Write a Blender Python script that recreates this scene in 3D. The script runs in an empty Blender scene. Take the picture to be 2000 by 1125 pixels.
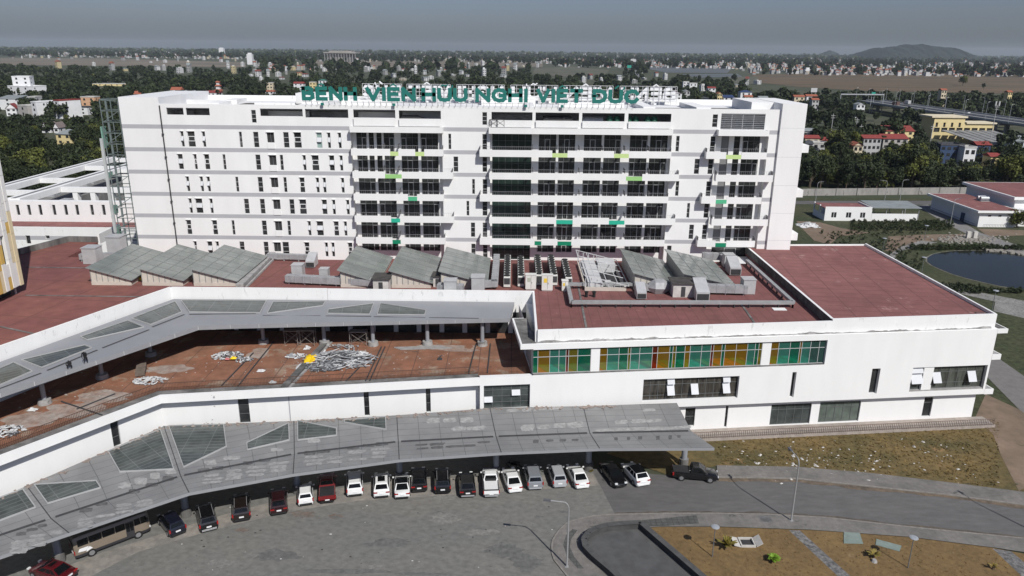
import bpy, math, random
import numpy as np
from mathutils import Vector, Matrix
S = bpy.context.scene
COL = S.collection
R_ = math.radians
# ---------------------------------------------------------------- camera
PITCH, ROLL, FPX, HC = R_(17.55), R_(0.55), 1470.0, 48.0
cam = bpy.data.cameras.new('camera')
cam.sensor_width = 36.0
cam.lens = FPX / 2000 * 36
cam.clip_start, cam.clip_end = 0.5, 90000
camo = bpy.data.objects.new('camera', cam)
COL.objects.link(camo)
RM = Matrix.Rotation(math.pi/2 - PITCH, 3, 'X') @ Matrix.Rotation(ROLL, 3, 'Z')
camo.matrix_world = Matrix.Translation((0, 0, HC)) @ RM.to_4x4()
S.camera = camo
# ---------------------------------------------------------------- sky, sun, exposure
SUN_EL, SUN_AZ = R_(44), R_(150)           # azimuth clockwise from +Y
W = bpy.data.worlds.new('World'); S.world = W; W.use_nodes = True
nt = W.node_tree
sky = nt.nodes.new('ShaderNodeTexSky'); sky.sky_type = 'NISHITA'; sky.sun_disc = False
sky.sun_elevation, sky.sun_rotation = SUN_EL, SUN_AZ
sky.air_density, sky.dust_density, sky.ozone_density = 1.0, 1.5, 1.0
hs = nt.nodes.new('ShaderNodeHueSaturation')
hs.inputs['Saturation'].default_value = 0.85
hs.inputs['Value'].default_value = 0.75
bg = nt.nodes['Background']; bg.inputs['Strength'].default_value = 0.07
tn = nt.nodes.new('ShaderNodeMix'); tn.data_type = 'RGBA'; tn.blend_type = 'MULTIPLY'; tn.inputs[0].default_value = 1; tn.inputs[7].default_value = (.85, .95, 1.28, 1)
nt.links.new(sky.outputs[0], hs.inputs['Color']); nt.links.new(hs.outputs[0], tn.inputs[6]); nt.links.new(tn.outputs[2], bg.inputs['Color'])
sl = bpy.data.lights.new('sun', 'SUN'); sl.energy = 4.38; sl.angle = R_(0.53); sl.color = (1.0, .98, .935)
so = bpy.data.objects.new('sun', sl); COL.objects.link(so)
SUNV = Vector((math.sin(SUN_AZ)*math.cos(SUN_EL), math.cos(SUN_AZ)*math.cos(SUN_EL), math.sin(SUN_EL)))
so.rotation_euler = SUNV.to_track_quat('Z', 'Y').to_euler(); so.location = (0, 0, 200)
S.view_settings.view_transform = 'Standard'; S.view_settings.look = 'None'
S.view_settings.exposure = 0.0; S.view_settings.gamma = 1.0
S.render.engine = 'CYCLES'
cy = S.cycles
cy.max_bounces = 7; cy.diffuse_bounces = 3; cy.glossy_bounces = 3; cy.transmission_bounces = 4
cy.transparent_max_bounces = 10; cy.volume_bounces = 1; cy.caustics_reflective = False; cy.caustics_refractive = False
cy.use_denoising = True
try: cy.denoiser = 'OPENIMAGEDENOISE'; cy.denoising_prefilter = 'ACCURATE'
except Exception: pass

# ---------------------------------------------------------------- measuring: photo pixel -> world point on a level plane / facade plane
def ray(px, py):
    return RM @ Vector(((px-1000)/FPX, -(py-562.5)/FPX, -1))
def P(px, py, z=0.0):
    d = ray(px, py); t = (z-HC)/d.z
    return Vector((d.x*t, d.y*t, z))
def A(px, py, Y):
    d = ray(px, py); t = Y/d.y
    return Vector((d.x*t, Y, HC+d.z*t))
# ---------------------------------------------------------------- materials
MATS = {}
def lin(c):
    return tuple(x for x in c) + (1,)
def mat(name, col, rough=.8, var=.12, scale=.6, metal=0., spec=.4, bump=0., col2=None, big=.0, bigscale=.05, stretch=(1,1,1), lines=None, linecol=None, linew=.03, rot=0., uv=False, coat=0., patch=None, detail=6, loc=(0,0,0)):
    """principled material; fine noise around col, optional second colour in large patches, optional grid lines"""
    if name in MATS: return MATS[name]
    m = bpy.data.materials.new(name); m.use_nodes = True; MATS[name] = m
    t = m.node_tree; N, L = t.nodes, t.links; b = N['Principled BSDF']
    b.inputs['Roughness'].default_value = rough; b.inputs['Metallic'].default_value = metal
    b.inputs['Specular IOR Level'].default_value = spec; b.inputs['Coat Weight'].default_value = coat
    if uv:
        g = N.new('ShaderNodeUVMap'); pos = g.outputs[0]
    else:
        g = N.new('ShaderNodeNewGeometry'); pos = g.outputs['Position']
    mp = N.new('ShaderNodeMapping'); mp.inputs['Scale'].default_value = stretch; mp.inputs['Rotation'].default_value = (0, 0, rot)
    mp.inputs['Location'].default_value = loc
    L.new(pos, mp.inputs[0])
    n = N.new('ShaderNodeTexNoise'); n.inputs['Scale'].default_value = scale; n.inputs['Detail'].default_value = detail; n.inputs['Roughness'].default_value = .62
    L.new(mp.outputs[0], n.inputs['Vector'])
    r = N.new('ShaderNodeMapRange'); r.inputs[1].default_value = .3; r.inputs[2].default_value = .7
    r.inputs[3].default_value = 1-var; r.inputs[4].default_value = 1+var
    L.new(n.outputs[0], r.inputs[0])
    cur = None
    rgb = N.new('ShaderNodeRGB'); rgb.outputs[0].default_value = lin(col); cur = rgb.outputs[0]
    def mixc(fac, a, b2, mode='MIX'):
        x = N.new('ShaderNodeMix'); x.data_type = 'RGBA'; x.blend_type = mode
        if isinstance(fac, (int, float)): x.inputs[0].default_value = fac
        else: L.new(fac, x.inputs[0])
        if isinstance(a, tuple): x.inputs[6].default_value = a
        else: L.new(a, x.inputs[6])
        if isinstance(b2, tuple): x.inputs[7].default_value = b2
        else: L.new(b2, x.inputs[7])
        return x.outputs[2]
    if col2 is not None:
        n2 = N.new('ShaderNodeTexNoise'); n2.inputs['Scale'].default_value = bigscale; n2.inputs['Detail'].default_value = 7; n2.inputs['Roughness'].default_value = .65
        L.new(mp.outputs[0], n2.inputs['Vector'])
        r2 = N.new('ShaderNodeMapRange'); r2.inputs[1].default_value = .5-.16+big; r2.inputs[2].default_value = .5+.16+big
        L.new(n2.outputs[0], r2.inputs[0]); cur = mixc(r2.outputs[0], cur, lin(col2))
    if patch is not None:                       # (colour, threshold, scale): spots and stains
        for pc, th, ps in (patch if isinstance(patch, list) else [patch]):
            n3 = N.new('ShaderNodeTexNoise'); n3.inputs['Scale'].default_value = ps; n3.inputs['Detail'].default_value = 8; n3.inputs['Roughness'].default_value = .7
            L.new(mp.outputs[0], n3.inputs['Vector'])
            r3 = N.new('ShaderNodeMapRange'); r3.inputs[1].default_value = th; r3.inputs[2].default_value = th+.05
            L.new(n3.outputs[0], r3.inputs[0]); cur = mixc(r3.outputs[0], cur, lin(pc))
    vx = N.new('ShaderNodeVectorMath'); vx.operation = 'SCALE'
    L.new(cur, vx.inputs[0]); L.new(r.outputs[0], vx.inputs['Scale']); cur = vx.outputs[0]
    if lines:
        br = N.new('ShaderNodeTexBrick'); br.offset = 0; br.inputs['Scale'].default_value = 1
        br.inputs['Color1'].default_value = (1, 1, 1, 1); br.inputs['Color2'].default_value = (.9, .9, .9, 1); br.inputs['Mortar'].default_value = (0, 0, 0, 1)
        br.inputs['Brick Width'].default_value = lines[0]; br.inputs['Row Height'].default_value = lines[1]; br.inputs['Mortar Size'].default_value = linew
        br.inputs['Mortar Smooth'].default_value = .1
        L.new(mp.outputs[0], br.inputs['Vector'])
        cur = mixc(1.0, cur, br.outputs['Color'], 'MULTIPLY') if linecol is None else mixc(br.outputs['Fac'], cur, lin(linecol))
    L.new(cur, b.inputs['Base Color'])
    if bump:
        bp = N.new('ShaderNodeBump'); bp.inputs['Strength'].default_value = bump; bp.inputs['Distance'].default_value = .3
        L.new(n.outputs[0], bp.inputs['Height']); L.new(bp.outputs[0], b.inputs['Normal'])
    return m
def tinted(name, col, mixg=.06):
    """clear tinted glass: coloured transparency with a sharp reflection"""
    if name in MATS: return MATS[name]
    m = bpy.data.materials.new(name); m.use_nodes = True; MATS[name] = m
    t = m.node_tree; N, L = t.nodes, t.links; N.remove(N['Principled BSDF'])
    tr = N.new('ShaderNodeBsdfTransparent'); tr.inputs[0].default_value = lin(col)
    gl = N.new('ShaderNodeBsdfGlossy'); gl.inputs['Roughness'].default_value = .05
    df = N.new('ShaderNodeBsdfDiffuse'); df.inputs[0].default_value = lin(col); m0 = N.new('ShaderNodeMixShader'); m0.inputs[0].default_value = .17; L.new(tr.outputs[0], m0.inputs[1]); L.new(df.outputs[0], m0.inputs[2])
    mx = N.new('ShaderNodeMixShader'); mx.inputs[0].default_value = mixg; L.new(m0.outputs[0], mx.inputs[1]); L.new(gl.outputs[0], mx.inputs[2])
    L.new(mx.outputs[0], N['Material Output'].inputs[0])
    return m
WHITE = mat('white_render', (.79, .785, .77), .85, .035, .35, stretch=(1, 1, .25), col2=(.75, .745, .73), bigscale=.09, patch=((.64, .64, .63), .68, .5))
WHITE2 = mat('white_render_stained', (.775, .77, .755), .85, .04, .5, stretch=(1, 1, .3), patch=[((.45, .44, .42), .665, .6), ((.6, .6, .58), .6, 1.4)])
BAND = mat('grey_painted_band', (.40, .40, .415), .85, .04, .5)
SOFFIT = mat('soffit_white', (.7, .7, .7), .9, .04)
CONC = mat('concrete', (.30, .29, .28), .9, .2, 1.2, patch=((.15, .14, .13), .6, .7))
DKCONC = mat('stained_concrete', (.22, .21, .20), .95, .35, .8, stretch=(1, 1, .2), col2=(.07, .07, .066), bigscale=.35)
REDROOF = mat('red_roof_membrane', (.205, .078, .074), .85, .18, .5, lines=(1.3, 3.9), linecol=(.13, .055, .05), linew=.045, col2=(.175, .075, .065), bigscale=.10,
              patch=[((.33, .17, .15), .66, .55), ((.15, .07, .06), .66, .3)], rot=0)
REDROOF2 = mat('red_roof_membrane_faded', (.25, .105, .095), .85, .16, .45, lines=(3.9, 1.95), linecol=(.12, .053, .05), linew=.06, rot=R_(6), col2=(.19, .08, .074), bigscale=.12,
              patch=[((.34, .20, .18), .60, .35), ((.17, .08, .07), .66, .3), ((.36, .24, .22), .67, 1.2)])
REDROOF3 = mat('red_roof_membrane_orange', (.178, .066, .064), .85, .18, .5, lines=(7.5, 7.5), linecol=(.10, .045, .035), linew=.06, rot=R_(8), col2=(.215, .085, .066), bigscale=.06,
              patch=[((.34, .18, .14), .68, .5), ((.15, .07, .055), .66, .3)])
TERRACE = mat('terrace_red_brown', (.25, .105, .058), .9, .25, .6, col2=(.215, .11, .07), bigscale=.12, lines=(4.2, 60), linecol=(.11, .06, .045), linew=.05,
              patch=[((.27, .185, .13), .555, .22), ((.33, .27, .225), .63, .35), ((.10, .07, .05), .64, .5), ((.37, .34, .31), .67, .9)])
CANOPY = mat('canopy_panels', (.195, .194, .192), .5, .12, .35, metal=.0, spec=.5, uv=True, lines=(2.45, 1.25), linecol=(.10, .10, .10), linew=.03, col2=(.235, .233, .228), bigscale=.22, patch=[((.12, .115, .11), .66, .5), ((.27, .265, .255), .66, .9)])
CANOPY2 = mat('canopy_sheet', (.235, .24, .255), .45, .06, .3, spec=.5)
FASCIA = mat('canopy_fascia', (.27, .275, .285), .5, .06, .8)
METAL = mat('galvanised_steel', (.42, .43, .44), .5, .15, 1.5, metal=.3)
DUCT = mat('duct_sheet', (.34, .34, .345), .55, .2, 1.2, metal=.2, patch=((.24, .16, .11), .68, .8))
DKMETAL = mat('dark_steel', (.05, .05, .052), .6, .2, 2)
FRAME = mat('window_frame', (.46, .46, .46), .5, .05)
FRAMED = mat('dark_window_frame', (.12, .125, .125), .5, .08)
WFRAME = mat('white_window_frame', (.8, .8, .8), .5, .03)
GLASS = mat('window_glass', (.030, .032, .033), .08, .7, .25, spec=.45, stretch=(1, 1, 1.6), patch=[((.10, .10, .097), .60, .45), ((.012, .012, .013), .58, .7)])
GLASS2 = mat('window_glass_pale', (.05, .06, .058), .1, .5, .6, spec=.5)
DARK = mat('dark_interior', (.035, .035, .036), .9, .3, .6)
GREENGL = mat('skylight_glass', (.205, .22, .20), .22, .22, .35, spec=.5, stretch=(.5, 1.6, 1), col2=(.155, .17, .158), bigscale=.3, patch=((.22, .23, .21), .62, .35))
GREENGL2 = mat('canopy_skylight_glass', (.072, .082, .077), .2, .35, .8, spec=.45, lines=(2.6, .62), linecol=(.125, .135, .13), linew=.05, rot=R_(-6))
GREENGL3 = mat('canopy_skylight_glass_turned', (.072, .082, .077), .2, .35, .8, spec=.45, lines=(2.6, .62), linecol=(.125, .135, .13), linew=.05, rot=R_(-48))
BEIGE = mat('beige_louvre', (.52, .48, .42), .8, .1, 1)
BLACK = mat('black_rubber', (.015, .015, .015), .8, .2)
# ---------------------------------------------------------------- mesh helpers
class MB:
    def __init__(self): self.v, self.f, self.m, self.uv = [], [], [], {}
    def add(self, vs, fs, mi=0, T=None):
        o = len(self.v)
        for p in vs:
            p = Vector(p); self.v.append(tuple(T @ p) if T else tuple(p))
        for f in fs: self.f.append([o+i for i in f]); self.m.append(mi)
        return self
    def box(self, x0, x1, y0, y1, z0, z1, mi=0, T=None):
        vs = [(x0,y0,z0),(x1,y0,z0),(x1,y1,z0),(x0,y1,z0),(x0,y0,z1),(x1,y0,z1),(x1,y1,z1),(x0,y1,z1)]
        return self.add(vs, [(3,2,1,0),(4,5,6,7),(0,1,5,4),(1,2,6,5),(2,3,7,6),(3,0,4,7)], mi, T)
    def quad(self, a, b, c, d, mi=0, T=None): return self.add([a,b,c,d], [(0,1,2,3)], mi, T)
    def poly(self, pts, mi=0, T=None): return self.add(pts, [tuple(range(len(pts)))], mi, T)
    def prism(self, pts, z0, z1, mi=0, T=None, mtop=None):
        """pts: 2-D outline, z0/z1 number or list per point"""
        n = len(pts)
        a = sum(pts[i][0]*pts[(i+1)%n][1]-pts[(i+1)%n][0]*pts[i][1] for i in range(n))
        if a < 0:
            pts = pts[::-1]
            if not isinstance(z0, (int, float)): z0 = z0[::-1]
            if not isinstance(z1, (int, float)): z1 = z1[::-1]
        Z0 = [z0]*n if isinstance(z0, (int, float)) else z0
        Z1 = [z1]*n if isinstance(z1, (int, float)) else z1
        vs = [(p[0],p[1],Z0[i]) for i,p in enumerate(pts)] + [(p[0],p[1],Z1[i]) for i,p in enumerate(pts)]
        fs = [tuple(range(n-1,-1,-1))] + [(i,(i+1)%n,n+(i+1)%n,n+i) for i in range(n)]
        self.add(vs, fs, mi, T)
        return self.add(vs[n:], [tuple(range(n))], mi if mtop is None else mtop, T)
    def tube(self, p, q, r, n=6, mi=0, T=None, r2=None):
        p, q = Vector(p), Vector(q); d = (q-p)
        if d.length < 1e-6: return self
        d.normalize(); u = d.orthogonal().normalized(); w = d.cross(u); r2 = r if r2 is None else r2
        vs = [p+(u*math.cos(2*math.pi*i/n)+w*math.sin(2*math.pi*i/n))*r for i in range(n)]
        vs += [q+(u*math.cos(2*math.pi*i/n)+w*math.sin(2*math.pi*i/n))*r2 for i in range(n)]
        fs = [(i,(i+1)%n,n+(i+1)%n,n+i) for i in range(n)] + [tuple(range(n-1,-1,-1)), tuple(range(n,2*n))]
        return self.add(vs, fs, mi, T)
    def path(self, pts, r, n=6, mi=0, T=None):
        for a, b in zip(pts[:-1], pts[1:]): self.tube(a, b, r, n, mi, T)
        return self
    def bar(self, p, q, w, h, mi=0, T=None):
        """rectangular bar from p to q, w wide (level), h high, centred"""
        p, q = Vector(p), Vector(q); d = (q-p).normalized()
        s = d.cross(Vector((0,0,1)))
        s = Vector((1,0,0)) if s.length < 1e-3 else s.normalized()
        u = s.cross(d).normalized(); s, u = s*w/2, u*h/2
        vs = [p-s-u,p+s-u,p+s+u,p-s+u,q-s-u,q+s-u,q+s+u,q-s+u]
        return self.add(vs, [(0,1,2,3),(7,6,5,4),(0,4,5,1),(1,5,6,2),(2,6,7,3),(3,7,4,0)], mi, T)
    def wall(self, u0, u1, z0, z1, holes, T=None, mi=0, depth=.25, mr=None, bands=()):
        """upright wall on the plane v=0 facing -v, real rectangular holes (a,b,c,d) with reveals; bands (za,zb,mi)"""
        holes = [(max(a,u0),min(b,u1),max(c,z0),min(d,z1)) for a,b,c,d in holes]
        us = sorted({round(x,3) for x in [u0,u1]+[h[0] for h in holes]+[h[1] for h in holes]})
        zs = sorted({round(x,3) for x in [z0,z1]+[h[2] for h in holes]+[h[3] for h in holes]+[b for s in bands for b in s[:2] if z0<b<z1]})
        for a, b in zip(us[:-1], us[1:]):
            for c, d in zip(zs[:-1], zs[1:]):
                if b-a < 1e-4 or d-c < 1e-4: continue
                mu, mz = (a+b)/2, (c+d)/2
                if any(h[0]<mu<h[1] and h[2]<mz<h[3] for h in holes): continue
                k = mi
                for s in bands:
                    if s[0] < mz < s[1]: k = s[2]
                self.quad((a,0,c),(b,0,c),(b,0,d),(a,0,d), k, T)
        k = mi if mr is None else mr
        for a, b, c, d in holes:
            self.quad((a,0,c),(a,depth,c),(a,depth,d),(a,0,d), k, T); self.quad((b,depth,c),(b,0,c),(b,0,d),(b,depth,d), k, T)
            self.quad((a,0,c),(b,0,c),(b,depth,c),(a,depth,c), k, T); self.quad((a,depth,d),(b,depth,d),(b,0,d),(a,0,d), k, T)
        return self
    def mesh(self, name, mats):
        me = bpy.data.meshes.new(name); me.from_pydata(self.v, [], self.f)
        for m in (mats if isinstance(mats, (list, tuple)) else [mats]): me.materials.append(m)
        me.polygons.foreach_set('material_index', self.m); me.update()
        return me
    def build(self, name, mats, parent=None, smooth=False, bevel=0):
        if parent is not None:
            o0 = wloc(parent)
            if o0.length: self.v = [tuple(Vector(p)-o0) for p in self.v]
        me = self.mesh(name, mats)
        if smooth: me.polygons.foreach_set('use_smooth', [True]*len(me.polygons))
        o = bpy.data.objects.new(name, me); COL.objects.link(o)
        if parent is not None: o.parent = parent
        if bevel:
            bv = o.modifiers.new('bevel', 'BEVEL'); bv.width = bevel; bv.segments = 2; bv.limit_method = 'ANGLE'
        return o
def wloc(o):
    l = Vector(o.location)
    while o.parent is not None: o = o.parent; l = l + Vector(o.location)
    return l
def tag(o, label=None, cat=None, group=None, kind=None):
    if label: o['label'] = label
    if cat: o['category'] = cat
    if group: o['group'] = group
    if kind: o['kind'] = kind
    return o
def thing(name, label, cat, loc=(0,0,0), rz=0, group=None):
    o = bpy.data.objects.new(name, None); COL.objects.link(o); o.empty_display_size = .5
    o.location = loc; o.rotation_euler = (0,0,rz)
    return tag(o, label, cat, group)
def dup(o, loc=None, rz=None, label=None, group=None, scale=None, parent=None):
    c = o.copy(); COL.objects.link(c)
    if parent is not None: c.parent = parent
    if loc is not None: c.location = loc
    if rz is not None: c.rotation_euler = (0,0,rz)
    if scale is not None: c.scale = scale
    if label: c['label'] = label
    if group: c['group'] = group
    for ch in KIDS.get(o.name, [x for x in bpy.data.objects if x.parent == o] if o.name not in KIDS else []):
        dup(ch, parent=c)
    return c
KIDS = {}
def fix(o):
    """remember the children of a thing that will be copied often"""
    ch = [x for x in bpy.data.objects if x.parent == o]; KIDS[o.name] = ch
    for c in ch: fix(c)
def sheet(name, pts, z, m, kind='structure', mi=0):
    b = MB(); b.poly([(p[0], p[1], z) for p in pts]); o = b.build(name, m); tag(o, kind=kind); return o
def ccw(pts):
    n = len(pts); a = sum(pts[i][0]*pts[(i+1)%n][1]-pts[(i+1)%n][0]*pts[i][1] for i in range(n))
    return pts if a > 0 else pts[::-1]
def FR(ox, oy, ang, oz=0): return Matrix.Translation((ox, oy, oz)) @ Matrix.Rotation(ang, 4, 'Z')
rnd = random.Random(11)
U = rnd.uniform
# ================================================================ GROUND
GROUND = mat('ground_soil', (.075, .075, .045), .95, .3, .05, col2=(.04, .052, .025), bigscale=.012, patch=[((.11, .09, .06), .66, .02)])
b = MB(); b.quad((-26000, -400, -.05), (26000, -400, -.05), (26000, 15500, -.05), (-26000, 15500, -.05)); tag(b.build('ground', GROUND), kind='structure')
ASPHALT = mat('asphalt', (.098, .094, .093), .9, .16, 1.5, col2=(.125, .12, .115), bigscale=.12, stretch=(.35, 1, 1), patch=[((.16, .15, .14), .66, .3), ((.06, .058, .057), .66, .5), ((.2, .17, .14), .70, 1.4)])
PAVERS = mat('grey_block_paving', (.150, .149, .138), .92, .22, 1.6, col2=(.176, .166, .147), bigscale=.11, big=.06, patch=[((.22, .21, .195), .645, .35), ((.15, .085, .06), .70, .09), ((.075, .075, .072), .655, .8), ((.10, .10, .098), .64, .14), ((.24, .235, .22), .70, 2.2)], stretch=(.8, 1.15, 1), rot=.4)
PALEPAV = mat('worn_pale_paving', (.26, .235, .205), .92, .25, 1.2, col2=(.18, .17, .155), bigscale=.5, patch=((.24, .225, .2), .6, .8))
KERBM = mat('kerb_concrete', (.21, .195, .175), .9, .25, 2.0)
SIDEWALK = mat('pavement_slabs', (.20, .185, .17), .92, .2, 1.5, col2=(.12, .115, .105), bigscale=.22, lines=(.6, .6), linecol=(.15, .14, .13), linew=.02, patch=[((.065, .066, .062), .63, .3)])
DKPAVE = mat('dark_stained_paving', (.085, .085, .08), .92, .3, 1.8, lines=(.6, .6), linecol=(.05, .05, .048), linew=.03)
DRYGRASS = mat('dry_grass', (.19, .122, .05), .97, .22, 1.8, col2=(.135, .088, .038), bigscale=.25, patch=[((.11, .09, .036), .62, .12), ((.225, .16, .085), .66, .6)], bump=.25)
WEEDS = mat('weedy_slope', (.165, .112, .044), .97, .35, 1.3, col2=(.070, .062, .024), bigscale=.13, patch=[((.21, .13, .06), .60, .18), ((.05, .05, .03), .64, .5), ((.2, .155, .085), .68, .8)], bump=.3)
DIRT = mat('bare_dirt', (.215, .155, .11), .95, .25, .8, col2=(.15, .11, .075), bigscale=.2, patch=[((.075, .072, .04), .62, .25), ((.3, .25, .2), .69, .7)])
GREENW = mat('green_weeds', (.034, .046, .018), .97, .5, 1.1, col2=(.062, .062, .028), bigscale=.06, patch=[((.15, .12, .08), .66, .07), ((.03, .045, .018), .62, .3)], bump=.6)
GRAVEL = mat('pale_gravel', (.26, .25, .235), .95, .45, 2.5, col2=(.17, .165, .15), bigscale=.3)
def L2(*pts): return [tuple(P(x, y, 0)[:2]) for x, y in pts]
def offset_kerb(name, line, h=.13, w=.18, closed=False):
    b = MB()
    for p, q in zip(line[:-1], line[1:]):
        b.bar((p[0], p[1], h/2), (q[0], q[1], h/2), w, h)
    return tag(b.build(name, KERBM), kind='structure')
# asphalt road to the right
road_top = L2((1155, 915), (1300, 928), (1400, 933), (1480, 934), (1559, 936), (1700, 951), (1850, 967), (2000, 987), (2150, 1012))
road_bot = L2((2150, 1082), (2000, 1053), (1790, 1032), (1610, 1012), (1500, 1006), (1400, 1004), (1300, 1004), (1202, 1006))
sheet('road', ccw(road_top + road_bot), .004, ASPHALT)
park = L2((1155, 915), (1202, 1006), (1135, 1014), (1105, 1025), (1085, 1047), (1078, 1070), (1082, 1095), (1107, 1125), (1180, 1180)) + [(0, 45), (-80, 45), (-62, 66), (-50, 83), (-27, 86), (10, 90)]
sheet('parking_lot', ccw(park), .008, PAVERS)
# worn pale strip where the cars stand, just outside the canopy columns
strip = L2((150, 1140), (270, 1078), (400, 1040), (560, 1000), (700, 978), (860, 968), (1000, 960), (1170, 948), (1158, 925), (980, 930), (780, 938), (600, 962), (420, 1010), (300, 1048), (180, 1085), (100, 1120))
sheet('worn_parking_strip', ccw(strip), .012, PALEPAV)
DEDGE = mat('kerb_dirt', (.17, .125, .085), .95, .35, 1.5, col2=(.09, .075, .06), bigscale=.5)
def ribbon(name, line, o0, o1, z, m_):
    b = MB(); L_ = []
    for i, p in enumerate(line):
        a, c = Vector(line[max(i-1, 0)]), Vector(line[min(i+1, len(line)-1)]); d = (c-a).normalized(); n = Vector((-d.y, d.x)); r = rnd.uniform(.7, 1.3); L_.append((Vector(p)+n*o0, Vector(p)+n*o1*r))
    for (a, b0), (c, d) in zip(L_[:-1], L_[1:]): q = [(a.x, a.y, z), (c.x, c.y, z), (d.x, d.y, z), (b0.x, b0.y, z)]; b.quad(*(q if o1 > o0 else q[::-1]))
    return tag(b.build(name, m_), kind='structure')
def dense(line, n=6): return [tuple(Vector(p).lerp(Vector(q), i/n)) for p, q in zip(line[:-1], line[1:]) for i in range(n)]+[line[-1]]
ribbon('kerb_dirt', dense(road_top[2:]), -.1, -.75, .02, DEDGE); ribbon('kerb_dirt', dense(road_bot), -.1, -.5, .021, mat('kerb_dirt_dark', (.075, .065, .055), .95, .35, 1.5, col2=(.11, .09, .07), bigscale=.5))
# upper pavement beyond the road, lower pavement before it
sheet('pavement', ccw(road_top[2:] + L2((2150, 985), (2000, 962), (1850, 943), (1700, 925), (1556, 913), (1400, 910))), .10, SIDEWALK)
offset_kerb('kerb', road_top[2:])
low = L2((2150, 1112), (2000, 1080), (1940, 1071), (1775, 1050), (1580, 1036), (1400, 1030), (1290, 1030), (1250, 1033), (1170, 1040), (1147, 1052), (1137, 1066), (1142, 1080), (1192, 1125), (1260, 1190))
outer = L2((1202, 1006), (1160, 1009), (1135, 1014), (1117, 1019), (1105, 1025), (1093, 1036), (1085, 1047), (1079, 1058), (1078, 1070), (1079, 1083), (1083, 1095), (1107, 1125), (1170, 1190))
sheet('pavement', ccw(road_bot[:-1] + outer + low[::-1]), .11, SIDEWALK)
offset_kerb('kerb', road_bot[:-1] + outer)
sheet('dark_paving_patch', ccw(L2((1118, 1035), (1128, 1037), (1115, 1055), (1113, 1070), (1122, 1090), (1140, 1112), (1128, 1112), (1107, 1088), (1100, 1066), (1105, 1048))), .116, DKPAVE)
sheet('dark_paving_patch', ccw(L2((1150, 1030), (1230, 1020), (1360, 1008), (1365, 1024), (1300, 1029), (1240, 1031), (1180, 1037))), .117, DKPAVE)
# dry lawn lower right with stone paths
sheet('lawn', ccw(L2((1250, 1033), (1290, 1030), (1400, 1030), (1580, 1036), (1775, 1050), (1940, 1071), (2150, 1112), (2150, 1240), (1420, 1240), (1355, 1125))), .06, DRYGRASS)
COBBLE = mat('cobble_path', (.20, .19, .18), .9, .6, 3.0, col2=(.085, .085, .085), bigscale=1.6)
sheet('stone_path', ccw(L2((1540, 1036), (1562, 1037), (1665, 1130), (1640, 1130))), .066, COBBLE)
sheet('stone_path', ccw(L2((1938, 1072), (1975, 1078), (2060, 1150), (2020, 1150))), .066, COBBLE)
# weedy slope between the podium and the road
sheet('grass_slope', ccw([(12, 83.5)] + L2((1310, 930), (1400, 910), (1556, 913), (1700, 925), (1850, 943), (2000, 962), (2150, 985)) + [(110, 95), (84, 100), (66, 93.9), (24, 89.4)]), .03, WEEDS)
sheet('dirt', ccw(L2((1905, 815), (1925, 770), (1990, 800), (2060, 850), (2060, 920), (1990, 960), (1975, 930), (1955, 890), (1940, 850))), .05, DIRT)
# land behind the podium to the right
sheet('grassland', ccw([(46, 129), (64, 92), (70, 93), (100, 120), (175, 120), (210, 180), (190, 262), (60, 256), (50, 200)]), .02, GREENW)
sheet('service_road', ccw(L2((1905, 690), (1935, 690), (2010, 742), (2100, 800), (2100, 880), (1990, 800), (1915, 724))), .06, mat('concrete_road', (.17, .16, .15), .9, .15, .8))
sheet('service_road', ccw([(60, 246), (93, 247), (120, 247.5), (150, 248.5), (185, 250), (185, 256.5), (150, 255.6), (120, 254), (93, 252.5), (60, 252)]), .06, ASPHALT)
sheet('service_road', ccw(L2((1790, 402), (1812, 400), (1870, 428), (1915, 455), (1990, 480), (2010, 500), (1985, 497), (1905, 466), (1845, 436))), .065, mat('concrete_road2', (.20, .19, .18), .9, .2, .5))
sheet('dirt', ccw(L2((1555, 432), (1600, 434), (1640, 445), (1700, 455), (1640, 462), (1620, 478), (1590, 470), (1570, 450))), .05, DIRT)
sheet('dirt', ccw(L2((1735, 462), (1790, 459), (1880, 457), (1935, 468), (1900, 473), (1830, 470), (1780, 478), (1745, 492), (1728, 490))), .05, DIRT)
sheet('dirt', ccw(L2((1910, 447), (2000, 450), (2000, 460), (1930, 462))), .05, DIRT)
sheet('gravel_path', ccw(L2((1800, 470), (1830, 474), (1790, 482), (1762, 490), (1748, 500), (1756, 514), (1790, 540), (1850, 556), (1930, 575), (2000, 588), (2060, 600), (2060, 612), (1990, 600), (1900, 580), (1825, 562), (1770, 542), (1737, 512), (1738, 497), (1760, 482))), .07, GRAVEL)
sheet('gravel_yard', ccw(L2((1945, 585), (2000, 592), (2080, 605), (2080, 660), (2000, 622), (1940, 608))), .06, GRAVEL)
pond_o = L2((1811, 512), (1811, 504), (1822, 497.5), (1840, 493.5), (1861, 491), (1890, 490), (1925, 490), (1960, 492), (2000, 496), (2150, 520), (2150, 620), (2000, 566), (1951, 559), (1920, 552), (1887, 544), (1860, 536), (1835, 526), (1820, 519))
pc = Vector((sum(p[0] for p in pond_o)/len(pond_o), sum(p[1] for p in pond_o)/len(pond_o)))
bank = [tuple(pc+(Vector(p)-pc)*1.035) for p in pond_o]
sheet('pond_bank', ccw(bank), .085, mat('bank_weeds', (.10, .10, .06), .95, .4, 1.2, col2=(.18, .17, .14), bigscale=.12))
WATER = mat('pond_water', (.020, .022, .018), .1, .3, .05, spec=.12, bump=.02)
sheet('pond', ccw(pond_o), .10, WATER)
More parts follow.
